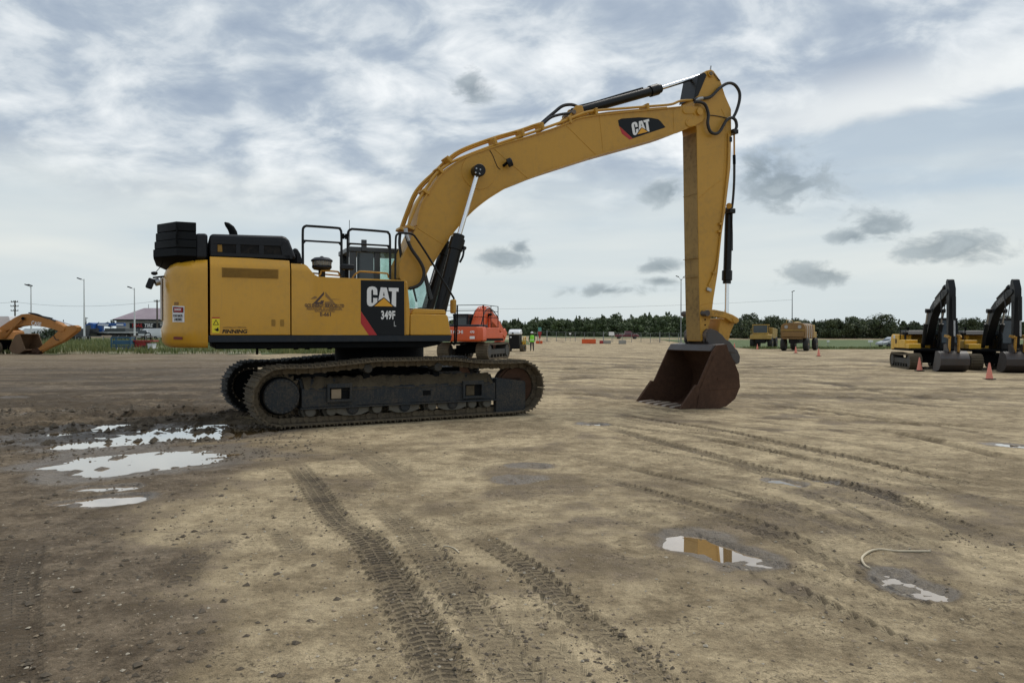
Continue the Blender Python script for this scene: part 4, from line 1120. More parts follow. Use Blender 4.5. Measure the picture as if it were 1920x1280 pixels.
line('oil_hose', [(1016, 231), (1026, 222), (1038, 212), (1053, 200), (1066, 196.5), (1078, 198), (1090, 206)], 0.05, 0.036, 'hose', boom, 6)
line('oil_hose', [(1018, 233), (1034, 220), (1056, 214), (1080, 212)], 0.16, 0.03, 'hose', boom, 6)
# ---- cylinders
def ram(name, foot, gland, eye, v, rb, rg_, rr, parent=EX, rod_eye=0.0, barrel='gloss_black'):
    f, g_, e_ = (Vector(H3(*p, v)) for p in (foot, gland, eye))
    d = (e_ - f).normalized()
    b = MB().cyl(f, g_, rb, 20).build(name, barrel, parent)
    MB().cyl(g_ - d * 0.22, g_ + d * 0.02, rg_, 20).cyl(g_ + d * 0.015, g_ + d * 0.10, rg_ * 0.8, 18).build('gland', barrel, b, 0.01)
    MB().cyl(g_, e_, rr, 16).build('rod', 'chrome', b)
    if rod_eye: MB().cyl((e_.x, -v - 0.13, e_.z), (e_.x, -v + 0.10, e_.z), rod_eye, 18).build('rod_eye', barrel, b, 0.02)
    return b
r1_ = ram('boom_cylinder', (818, 612), (858.5, 449), (896, 321), 0.52, 0.125, 0.148, 0.048, rod_eye=0.125)
for k in range(4):
    a = k * PI / 2 + 0.6; x, z = H(896, 321, 0.65)
    MB().cyl((x + .06 * math.cos(a), -0.664, z + .06 * math.sin(a)), (x + .06 * math.cos(a), -0.64, z + .06 * math.sin(a)), 0.016, 8).build('bolt', 'steel', r1_)
ram('boom_cylinder', (792, 612), (837, 462), (884, 330), -0.52, 0.125, 0.148, 0.048, rod_eye=0.125)
MB().tube([H3(870, 465, 0.62), H3(868, 480, 0.66), H3(862, 492, 0.64)], 0.022, 8, 3).cyl(H3(866, 463, 0.56), H3(873, 466, 0.62), 0.035, 8).build('ram_pipe', 'gloss_black', r1_)
MB().tube([H3(845, 520, 0.66), H3(838, 550, 0.66), H3(828, 580, 0.66)], 0.02, 8).build('ram_pipe', 'gloss_black', r1_)
r2_ = ram('stick_cylinder', (1074, 212), (1232, 168), (1331, 137), 0.0, 0.105, 0.13, 0.048)
MB().tube([H3(1085, 200, 0.02), H3(1120, 191, 0.02), H3(1170, 176, 0.02), H3(1205, 166, 0.02)], 0.03, 8).build('ram_pipe', 'gloss_black', r2_)
MB().prism([H(x, y, 0.0) for x, y in [(1050, 233), (1066, 212), (1073, 202), (1084, 203), (1087, 214), (1098, 219)]], -0.2, -0.13).prism([H(x, y, 0.0) for x, y in [(1050, 233), (1066, 212), (1073, 202), (1084, 203), (1087, 214), (1098, 219)]], 0.13, 0.2).build('ram_bracket', 'boom_yellow', boom, 0.01)
x, z = H(1075, 210.5, 0.2); MB().cyl((x, -0.24, z), (x, 0.24, z), 0.05, 14).build('pin', 'worn_steel', boom)
# ---- stick
SV = 0.27
st = [(1324.6, 132.6), (1332.6, 130.4), (1338, 133), (1350.7, 150.8), (1360, 180), (1371, 205), (1371.5, 246), (1370, 314), (1360, 397.6), (1354, 436), (1346, 511), (1337.5, 564), (1335.6, 581), (1331, 605), (1327, 617), (1326, 634), (1315, 640), (1313.5, 622), (1312, 580), (1308.4, 380), (1306.5, 246), (1302, 215), (1303, 186), (1314, 152)]
stick = MB().prism([H(x, y, SV) for x, y in st], -SV, SV).build('stick', 'boom_yellow', EX, 0.012)
tag(stick)
# thin sheet in a darker colour over the stick's machine-side face
face_edge = []
for (x, y) in [(1306.5, 248), (1307.5, 310), (1308.4, 380), (1310, 480), (1312, 580), (1313.3, 618), (1314.6, 638)]:
    u, z = H(x, y, SV); face_edge.append((u, z))
mb = MB(); mb.rings([[(u - 0.004, -SV + 0.012, z), (u - 0.004, SV - 0.012, z), (u + 0.01, SV - 0.012, z), (u + 0.01, -SV + 0.012, z)] for u, z in face_edge])
mb.build('face_sheet', 'stick_front', stick)
for py in (362.5, 483, 518):
    u, z = H(1308.5, py, SV); MB().span((u - 0.02, -SV, z - 0.005), (u + 0.01, SV, z + 0.005)).build('weld_seam', 'stick_front', stick)
for lst in ([(1310, 372), (1335, 350), (1362, 330)], [(1313, 571), (1337, 567)], [(1352, 205), (1360, 240), (1352, 420), (1343, 505)]):
    MB().tube([(x, -SV - 0.001, z) for x, z in [H(a, b, SV) for a, b in lst]], 0.007, 6, 3).build('weld_seam', 'boom_yellow', stick)
# black insert for the rod eye and the painted-in shade inside the fork
MB().prism([H(x, y, 0.34) for x, y in [(1312, 140), (1323, 134), (1328, 140), (1312, 178), (1304, 184)]], -0.30, 0.30).build('fork_shade_insert', 'gloss_black', stick, 0.02)
disc(1331, 139, SV, 0.075, 0.04, 'boom_yellow', 'pin_boss', stick); disc(1331, 139, SV, 0.045, 0.06, 'worn_steel', 'pin', stick)
MB().tube([H3(1332, 131, 0), H3(1333, 124, 0)], 0.02, 6).build('lifting_eye', 'steel', stick)
line('cable', [(1337, 137), (1346, 148), (1350, 151), (1346, 150)], 0.29, 0.01, 'hose', stick)
line('cable', [(1326, 216), (1340, 217), (1356, 220), (1368, 223)], 0.285, 0.010, 'hose', stick)
line('oil_hose', [(1300, 187), (1314, 185), (1332, 182), (1348, 166.5), (1364, 156.5), (1377, 159), (1386, 172), (1386.5, 188), (1381, 208), (1374, 222)], 0.34, 0.037, 'hose', stick, 6)
line('oil_hose', [(1302, 191), (1314, 192), (1323, 198), (1328, 215), (1327, 232), (1332, 247), (1342, 251), (1350, 246), (1357, 234), (1363, 225), (1372, 221), (1379, 226), (1381, 238), (1376, 248)], 0.38, 0.037, 'hose', stick, 6)
line('hose_end', [(1303, 188.5), (1311, 185.5), (1317, 184.5)], 0.34, 0.042, 'steel', stick)
MB().box(H3(1372, 249, 0.2), (0.16, 0.3, 0.10)).box(H3(1368, 262, 0.24), (0.08, 0.1, 0.12)).build('line_clamp', 'gloss_black', stick, 0.01)
line('oil_line', [(1376.5, 250), (1376.8, 300)], 0.12, 0.022, 'worn_yellow', stick, 1)
line('hose_end', [(1376.5, 291), (1376.8, 308)], 0.12, 0.036, 'black_steel', stick, 1)
line('oil_hose', [(1376.8, 306), (1376.5, 340), (1374.5, 372), (1372, 392)], 0.12, 0.03, 'hose', stick, 4)
line('oil_line', [(1366, 250), (1365, 310), (1358, 380), (1352, 432), (1345, 490), (1338, 514), (1329, 536)], 0.30, 0.020, 'boom_yellow', stick, 4)
for py, px in ((420, 1351), (434, 1349), (512, 1339)):
    MB().box(H3(px, py, 0.30), (0.10, 0.07, 0.06)).build('line_clamp', 'worn_yellow', stick, 0.01)
MB().box(H3(1329, 543, 0.30), (0.13, 0.06, 0.08), Matrix.Rotation(0.3, 3, 'Y')).build('line_cover', 'steel', stick, 0.01)
x_, z_ = H(1330, 628, 0.36)
MB().cyl((x_, -0.40, z_), (x_, 0.40, z_), 0.135, 20).build('hinge_boss', 'worn_steel', stick, 0.02)
MB().cyl((x_ + 0.02, -0.43, z_), (x_ + 0.02, -0.39, z_), 0.075, 16).build('hinge_pin', 'bucket_grey', stick)
for py in (599, 609): 
    u, z = H(1322, py, SV); MB().cyl((u, -SV - 0.01, z), (u, -SV + 0.02, z), 0.02, 10).build('plug', 'black_steel', stick)
# ---- bucket cylinder and linkage
r3 = ram('bucket_cylinder', (1367, 390), (1363, 524), (1362, 600), 0.0, 0.095, 0.125, 0.055)
MB().cyl(H3(1367, 386, 0.22), H3(1367, 386, -0.22), 0.07, 14).build('pin', 'worn_yellow', r3)
MB().box(H3(1369, 396, 0.1), (0.18, 0.2, 0.12)).build('port_block', 'gloss_black', r3, 0.02)
line('ram_pipe', [(1372, 398), (1373, 440), (1373, 470)], 0.12, 0.016, 'gloss_black', r3, 1)
for v in (0.36, -0.36):
    lk = [H(x, y, v) for x, y in [(1318, 588), (1319, 582), (1326, 580), (1338, 580.5), (1356, 584), (1372, 590), (1382, 596), (1384, 602), (1379, 607), (1371, 605), (1358, 597), (1340, 594), (1324, 594)]]
    MB().prism(lk, -v - 0.05, -v + 0.05).build('link', 'worn_yellow', EX, 0.02)
x, z = H(1324, 587, 0.4); MB().cyl((x, -0.46, z), (x, 0.46, z), 0.07, 16).build('pin', 'bucket_grey', EX)
x, z = H(1376.5, 600, 0.4); MB().cyl((x, -0.43, z), (x, 0.43, z), 0.055, 16).build('pin', 'worn_yellow', EX)
pw = [H(x, y, 0.28) for x, y in [(1352, 596), (1374, 601), (1379, 604), (1371, 622), (1365, 645), (1352, 645), (1347, 622)]]
MB().prism(pw, -0.28, 0.28).build('power_link', 'worn_yellow', EX, 0.03)
# ---- bucket: open shell of side plates, wrapper, lip and teeth
KV = 0.87
side = [(1336.6, 658), (1309, 722), (1304, 721.5), (1274, 766.5), (1309, 767), (1345, 766), (1362, 761.5), (1378.8, 747.5), (1388, 725), (1386, 700.6), (1378.8, 682), (1367.5, 661), (1362.8, 645.5), (1345, 647)]
sp = [H(x, y, KV) for x, y in side]
zmin = min(z for _, z in sp)
bucket = MB()
wrap = [3, 4, 5, 6, 7, 8, 9, 10, 11, 12, 13, 0]
P = [Vector((sp[i][0], 0, sp[i][1])) for i in wrap]
rg = []
for i, p in enumerate(P):
    d = (P[min(i + 1, len(P) - 1)] - P[max(i - 1, 0)]).normalized(); n = Vector((-d.z, 0, d.x))     # points into the bucket
    th = 0.035
    q = p + n * th
    rg.append([(p.x, -KV + 0.03, p.z), (p.x, KV - 0.03, p.z), (q.x, KV - 0.03, q.z), (q.x, -KV + 0.03, q.z)])
bk = MB().rings(rg).build('bucket', 'rust', EX)
for s in (1, -1):
    MB().prism(sp, -s * KV, -s * (KV - 0.045)).build('side_plate', 'rust', bk, 0.008)
    cut = [H(x, y, KV) for x, y in [(1304, 721), (1274, 766), (1290, 766), (1313, 735)]]
    MB().prism(cut, -s * (KV + 0.03), -s * (KV + 0.001)).build('side_cutter', 'rust', bk, 0.006)
    wear = [H(x, y, KV) for x, y in [(1311, 731), (1338, 666), (1346, 668), (1326, 730), (1322, 765), (1306, 765)]]
    MB().prism(wear, -s * (KV + 0.014), -s * (KV + 0.001)).build('wear_plate', 'rust', bk, 0.005)
MB().tube([(x, -KV - 0.002, z) for x, z in [H(a, b, KV) for a, b in [(1322, 731), (1350, 729), (1386, 726)]]], 0.01, 6).build('weld_seam', 'rust', bk)
# torque tube across the top
t0 = H(1344, 651, KV)
MB().prism([(t0[0] - 0.16, t0[1] - 0.09), (t0[0] - 0.05, t0[1] + 0.06), (t0[0] + 0.28, t0[1] + 0.08), (t0[0] + 0.24, t0[1] - 0.08)], -KV + 0.05, KV - 0.05).build('top_beam', 'bucket_grey', bk, 0.02)
for v in (0.42, 0.30, -0.30, -0.42):
    er = [H(x, y, 0.36) for x, y in [(1322, 622), (1328, 616), (1340, 620), (1350, 628), (1356, 636), (1364, 640), (1372, 650), (1376, 662), (1350, 656), (1330, 652), (1322, 640)]]
    MB().prism(er, -v - 0.03, -v + 0.03).build('ear', 'bucket_grey', bk, 0.01)
lip_x, lip_z = sp[3]
for k in range(5):
    y = -KV + 0.22 + k * (2 * KV - 0.44) / 4
    MB().prism([(lip_x - 0.10, lip_z + 0.005), (lip_x + 0.0, lip_z + 0.05), (lip_x + 0.34, lip_z + 0.075), (lip_x + 0.36, lip_z + 0.03)], y - 0.075, y + 0.075).build('tooth', 'worn_steel', bk, 0.012)
MB().span((lip_x - 0.02, -KV + 0.05, lip_z - 0.002), (lip_x + 0.30, KV - 0.05, lip_z + 0.028)).build('lip', 'rust', bk, 0.008)
ox, oz = H(1352, 710, KV)
MB().prism([(ox - .1, oz - .035), (ox - .1, oz + .035), (ox + .1, oz + .025), (ox + .1, oz - .045)], -KV - 0.010, -KV + 0.002).build('stamp_plate', 'rust', bk)
# hook loop on the back of the bucket
MB().prism([H(x, y, 0.1) for x, y in [(1358, 646), (1370, 648), (1380, 656), (1385, 668), (1384, 680), (1378, 683), (1370, 672)]], -0.16, -0.04).build('lifting_hook', 'bucket_grey', bk, 0.02)

# ---- undercarriage, swung five degrees from the house
def TP(px, py, v): return TF.pt(px, py, v)
dth = R(TT - TH)
cbm = MB().span((-1.3, -0.95, 0.42), (1.3, 0.95, 0.92)).cyl((0, 0, 0.9), (0, 0, 1.02), 1.0, 32)
for sx in (-1, 1):
    for sy in (-1, 1):
        cbm.rings([[(sx * 0.45, sy * 0.8, 0.5), (sx * 1.15, sy * 0.8, 0.5), (sx * 1.15, sy * 0.8, 0.9), (sx * 0.45, sy * 0.8, 0.9)],
                   [(sx * 0.75, sy * 1.2, 0.4), (sx * 1.45, sy * 1.2, 0.4), (sx * 1.45, sy * 1.2, 0.75), (sx * 0.75, sy * 1.2, 0.75)]])
cb = cbm.build('carbody', 'black_steel', EX, 0.02); cb.rotation_euler = (0, 0, dth)
MB().cyl((0, 0, 1.0), (0, 0, zc + 0.02), 0.86, 40).build('swing_ring', 'black_steel', EX)
# chain path
path = []
RR, RFr = 0.455, 0.455
cr_, cf_ = (-2.22, 0.525), (2.24, 0.54)
for k in range(40): path.append((cr_[0] + (cf_[0] - cr_[0]) * k / 40, 0.066 + 0.012 * (k / 40) ** 6))
for k in range(33): a = -PI / 2 + PI * k / 32; path.append((cf_[0] + RFr * math.cos(a), cf_[1] + RFr * math.sin(a)))
topc = [(1.95, 0.985), (1.35, 1.005), (0.80, 1.065), (0.35, 1.072), (-0.10, 1.072), (-0.62, 1.070), (-1.1, 1.03), (-1.7, 0.985), (-2.1, 0.982)]
for p in resample([Vector((a, 0, b)) for a, b in topc], 6): path.append((p.x, p.z))
for k in range(33): a = PI / 2 + PI * k / 32; path.append((cr_[0] + RR * math.cos(a), cr_[1] + RR * math.sin(a)))
path.append(path[0])
PA = np.array(path); seg = np.hypot(*(PA[1:] - PA[:-1]).T); cum = np.concatenate([[0], np.cumsum(seg)]); TOT = cum[-1]
NS = int(round(TOT / 0.216))
def on_path(s):
    s = s % TOT; return Vector((np.interp(s, cum, PA[:, 0]), np.interp(s, cum, PA[:, 1])))
SW = 0.75
shoe = MB().box((0, 0, 0.012), (0.212, SW, 0.024))
for gx_, hgt_ in ((-0.085, 0.034), (0.0, 0.030), (0.085, 0.034)):
    shoe.box((gx_, 0, 0.024 + hgt_ / 2), (0.022, SW - 0.004, hgt_), taper=(0.6, 1))
so = shoe.build('shoe', 'track_mud'); shoe_me = so.data; bpy.data.objects.remove(so)
shoe_shaded = shoe_me.copy(); shoe_shaded.materials.clear(); shoe_shaded.materials.append(M['track_shaded'])  # the far track's shoes take the shaded colour
for s in (1, -1):
    yc = -s * 1.37
    chain = MB()
    for k in range(NS):
        p = on_path((k + 0.5) * TOT / NS); p2 = on_path((k + 0.55) * TOT / NS); d = (p2 - p).normalized()
        nrm = Vector((d.y, -d.x))
        rot = Matrix(((d.x, 0, nrm.x), (0, 1, 0), (d.y, 0, nrm.y)))
        for yy in (-0.13, 0.13):
            c = p - nrm * 0.05
            chain.box((c.x, yy, c.y), (0.20, 0.055, 0.085), rot)
            e_ = p + d * 0.10 - nrm * 0.055
            chain.cyl((e_.x, yy - 0.045, e_.y), (e_.x, yy + 0.045, e_.y), 0.055, 10)
    tr = chain.build('track', 'track_mud' if s > 0 else 'track_shaded', EX)
    tr.rotation_euler = (0, 0, dth); tr.location = Matrix.Rotation(dth, 3, 'Z') @ Vector((0, yc, 0))
    for k in range(NS):
        p = on_path((k + 0.5) * TOT / NS); p2 = on_path((k + 0.55) * TOT / NS); d = (p2 - p).normalized(); nrm = Vector((d.y, -d.x))
        o = bpy.data.objects.new('shoe', shoe_me if s > 0 else shoe_shaded); link(o, tr)
        m4 = Matrix.Identity(4)
        m4.col[0] = (d.x, 0, d.y, 0); m4.col[2] = (nrm.x, 0, nrm.y, 0); m4.col[1] = (0, 1, 0, 0); m4.col[3] = (p.x, 0, p.y, 1)
        o.matrix_local = m4
    # side frame with its box beam, idler guard, final drive, rollers
    fv = 1.62
    fx0, fx1 = TP(566, 750, fv)[0], TP(929, 730, fv)[0]
    fz0 = TP(600, 763, fv)[1]; fz1 = TP(600, 729, fv)[1]; ftop = fz1 + 0.16
    sec = [(-fv, fz0), (-fv, fz1), (-fv + 0.10, fz1 + 0.03), (-fv + 0.20, ftop), (-1.16, ftop), (-1.12, fz0)]
    mbf = MB().rings([[(x, s * y, z) for y, z in sec] for x in (fx0, fx0 + 0.04, fx1 - 0.3, fx1)])
    fr = mbf.build('track_frame', 'frame_steel', EX, 0.01); fr.rotation_euler = (0, 0, dth)
    MB().span((fx0 - 0.03, -s * (fv + 0.045), fz0 - 0.03), (fx1, -s * (fv - 0.30), fz0 - 0.002)).build('bottom_flange', 'frame_steel', fr, 0.006)
    # caked earth on the frame's sloping top
    mbm = MB(); rgm = []
    rr_ = random.Random(5)
    for i in range(60):
        x = fx0 + 0.05 + (fx1 - fx0 - 0.1) * i / 59
        j = lambda a: rr_.uniform(-a, a)
        rgm.append([(x, -s * (fv + 0.004 + abs(j(.01))), fz1 - 0.02 + j(.02)), (x, -s * (fv - 0.09 + j(.02)), fz1 + 0.05 + j(.02)), (x, -s * (fv - 0.20 + j(.02)), ftop + 0.02 + j(.025)), (x, -s * 1.2, ftop + 0.02 + j(.02)), (x, -s * 1.2, fz1 - 0.05)])
    mbm.rings(rgm).build('caked_mud', 'caked_mud', fr)
    if s > 0:
        for (xa, xb, ya, yb, inner) in ((612.5, 659.5, 719.5, 754, 'caked_mud'), (866.5, 905.5, 714, 747, 'frame_steel')):
            a = TP(xa, yb, fv); b = TP(xb, ya, fv); w = 0.045
            bb = TP(xa, ya, fv)[1]; ze = bb; z0_ = a[1]
            f_ = MB().span((a[0], -fv - 0.05, z0_), (b[0], -fv + 0.01, z0_ + w)).span((a[0], -fv - 0.05, ze - w * 1.6), (b[0], -fv + 0.01, ze)).span((a[0], -fv - 0.05, z0_ + w), (a[0] + w, -fv + 0.01, ze - w * 1.6)).span((b[0] - w, -fv - 0.05, z0_ + w), (b[0], -fv + 0.01, ze - w * 1.6)).build('step_frame', 'frame_steel', fr, 0.006)
            MB().span((a[0] + w, -fv - 0.006, z0_ + w), (b[0] - w, -fv + 0.002, ze - w * 1.6)).build('step_recess', 'black_steel', fr)
            MB().span((a[0] + w + 0.03, -fv - 0.02, z0_ + w + .01), (a[0] + w + 0.20, -fv - 0.004, ze - w * 1.6 - .02)).build('recess_mud', 'stone_tan' if inner == 'caked_mud' else 'caked_mud', fr, 0.01)
        a = TP(793, 741, fv); b = TP(807.5, 731.5, fv)
        MB().span((a[0], -fv - 0.004, a[1]), (b[0], -fv + 0.002, b[1])).build('slot', 'black_steel', fr)
    g0, g1 = fx1 + 0.01, TP(985, 740, fv)[0]
    gz0, gz1_ = TP(940, 773, fv)[1], TP(940, 713, fv)[1]
    MB().prism([(g0, gz0), (g0, gz1_ + 0.04), (g0 + 0.06, gz1_ + 0.05), (g1 - 0.03, gz1_ - 0.02), (g1, gz1_ - 0.05), (g1, gz0 + 0.06), (g1 - 0.05, gz0 + 0.01)], -s * (fv + 0.01), -s * (fv - 0.12)).build('idler_guard', 'frame_steel', fr, 0.012)
    MB().cyl((cf_[0], -s * 1.50, cf_[1]), (cf_[0], -s * 1.22, cf_[1]), RFr - 0.10, 32).cyl((cf_[0], -s * 1.46, cf_[1]), (cf_[0], -s * 1.28, cf_[1]), RFr - 0.055, 32).build('idler', 'rust', fr, 0.01)
    MB().span((fx1 - 0.3, -s * 1.5, 0.40), (cf_[0] + 0.1, -s * 1.2, 0.70)).build('idler_yoke', 'frame_steel', fr)
    # final drive: sprocket ring, housing and bolted cover
    dcx, dcz = TP(515.5, 744.5, 1.60)
    dcx, dcz = cr_
    spk = MB()
    ring = []
    for k in range(46):
        a = 2 * PI * k / 46; rr__ = RR - 0.05 if k % 2 else RR - 0.13
        ring.append((dcx + rr__ * math.cos(a), dcz + rr__ * math.sin(a)))
    spk.prism(ring, -s * 1.43, -s * 1.31)
    fd = spk.build('sprocket', 'track_mud', fr)
    MB().cyl((dcx, -s * 1.48, dcz), (dcx, -s * 1.2, dcz), 0.32, 36).build('drive_housing', 'black_steel', fr, 0.02)
    MB().lathe((dcx, 0, dcz), [(0.290, s * 1.50), (0.290, s * 1.60), (0.275, s * 1.615), (0.05, s * 1.622)], 40, 'y').build('drive_cover', 'frame_steel', fr, angle=30)
    if s > 0:
        for k in range(24):
            a = 2 * PI * k / 24; bx_, bz_ = dcx + 0.262 * math.cos(a), dcz + 0.262 * math.sin(a)
            MB().cyl((bx_, -1.635, bz_), (bx_, -1.61, bz_), 0.014, 6).build('bolt', 'roller_steel', fd)
    # bottom and carrier rollers, guards
    for px, py in ((581, 774), (620.6, 774), (661.6, 770), (706, 768.5), (759, 765), (809, 765), (848.6, 762), (884, 760), (912, 759.4)):
        u = TP(px, py, 1.55)[0]
        ro = MB().lathe((u, 0, 0.255), [(0.05, s * 1.60), (0.085, s * 1.59), (0.095, s * 1.56), (0.095, s * 1.50), (0.13, s * 1.48), (0.13, s * 1.44), (0.11, s * 1.42), (0.11, s * 1.32), (0.13, s * 1.30), (0.13, s * 1.26), (0.08, s * 1.20)], 18, 'y').build('roller', 'guard_steel', fr)
        MB().box((u, -s * 1.53, 0.365), (0.16, 0.10, 0.14)).build('roller_bracket', 'frame_steel', ro) if False else None
    for px in (661.6, 759, 848.6):
        u = TP(px, 768, 1.62)[0]; w2 = 0.29
        MB().prism([(u - w2, fz0 - 0.035), (u + w2, fz0 - 0.035), (u + w2 * 0.98, 0.21), (u + w2 * 0.55, 0.165), (u + 0.02, 0.150), (u - w2 * 0.55, 0.165), (u - w2 * 0.98, 0.21)], -s * 1.60, -s * 1.56).build('track_guard', 'guard_steel', fr, 0.006)
        MB().lathe((u, 0, 0.275), [(0.11, s * 1.600), (0.11, s * 1.607), (0.08, s * 1.612), (0.08, s * 1.632), (0.05, s * 1.634)], 20, 'y').build('guard_hub', 'frame_steel', fr)
    for px in (689, 820):
        u = TP(px, 696, 1.5)[0]
        MB().lathe((u, 0, 0.95), [(0.04, s * 1.56), (0.075, s * 1.55), (0.085, s * 1.5), (0.085, s * 1.25), (0.04, s * 1.2)], 16, 'y').build('carrier_roller', 'roller_steel', fr)
        MB().span((u - 0.06, -s * 1.45, ftop - 0.02), (u + 0.06, -s * 1.3, 0.92)).build('roller_stand', 'black_steel', fr)

# ================================================================== MACHINES IN THE YARD BEHIND
def track_loop(L, h, w, pitch=0.17, lug=0.03):
    """one continuous crawler band with its lugs as a stepped outline; local x along, y across, bottom at z = 0"""
    r = h / 2; pts = []
    straight = L - h
    def at(s):
        per = [straight, PI * r, straight, PI * r]
        s = s % sum(per)
        if s < per[0]: return (-straight / 2 + s, 0.0), (0, -1)
        s -= per[0]
        if s < per[1]:
            a = -PI / 2 + s / r; return (straight / 2 + r * math.cos(a), r + r * math.sin(a)), (math.cos(a), math.sin(a))
        s -= per[1]
        if s < per[2]: 
            t = s / per[2]; return (straight / 2 - s, h - 0.05 * math.sin(PI * t)), (0, 1)
        s -= per[2]
        a = PI / 2 + s / r; return (-straight / 2 + r * math.cos(a), r + r * math.sin(a)), (math.cos(a), math.sin(a))
    tot = 2 * straight + 2 * PI * r; n = int(tot / pitch)
    outer = []; inner = []
    for k in range(n):
        for f, o in ((0.0, -lug), (0.62, -lug), (0.64, 0), (0.98, 0)):
            (x, z), nn = at((k + f) * tot / n)
            outer.append((x + nn[0] * o, z + nn[1] * o + 0.0)); inner.append((x - nn[0] * 0.11, z - nn[1] * 0.11))
    N = len(outer); mb = MB()
    rg = [[(x, -w / 2, z) for x, z in outer], [(x, w / 2, z) for x, z in outer], [(x, w / 2, z) for x, z in inner], [(x, -w / 2, z) for x, z in inner]]
    k0 = 0
    for r_ in rg: mb.v += r_
    for a in range(4):
        b = (a + 1) % 4
        for i in range(N):
            j = (i + 1) % N
            mb.f.append((a * N + i, a * N + j, b * N + j, b * N + i))
    return mb
def undercarriage(root, L=4.2, h=0.95, w=0.65, gauge=2.2, band='track_mud', steel='roller_steel'):
    for s in (-1, 1):
        tr = track_loop(L, h, w).build('track', band, root); tr.location = (0, s * gauge / 2, 0.0)
        MB().prism([(-L / 2 + 0.55, 0.30), (-L / 2 + 0.6, 0.62), (L / 2 - 0.7, 0.62), (L / 2 - 0.45, 0.5), (L / 2 - 0.5, 0.30)], -w / 2 + 0.06, w / 2 - 0.06).build('side_frame', steel, tr, 0.02)
        for x in (-L / 2 + h / 2, L / 2 - h / 2):
            MB().cyl((x, -w / 2 + 0.02, h / 2), (x, w / 2 - 0.02, h / 2), h / 2 - 0.14, 20).build('wheel', steel, tr, 0.02)
        for k in range(6):
            x = -L / 2 + 0.8 + k * (L - 1.6) / 5
            MB().cyl((x, -w / 2 + 0.08, 0.21), (x, w / 2 - 0.08, 0.21), 0.10, 12).build('roller', steel, tr)
    MB().span((-0.9, -gauge / 2 + w / 2 - 0.05, 0.35), (0.9, gauge / 2 - w / 2 + 0.05, 0.85)).build('carbody', 'black_steel', root, 0.03)
    MB().cyl((0, 0, 0.8), (0, 0, 1.06), 0.62, 24).build('swing_ring', 'black_steel', root)

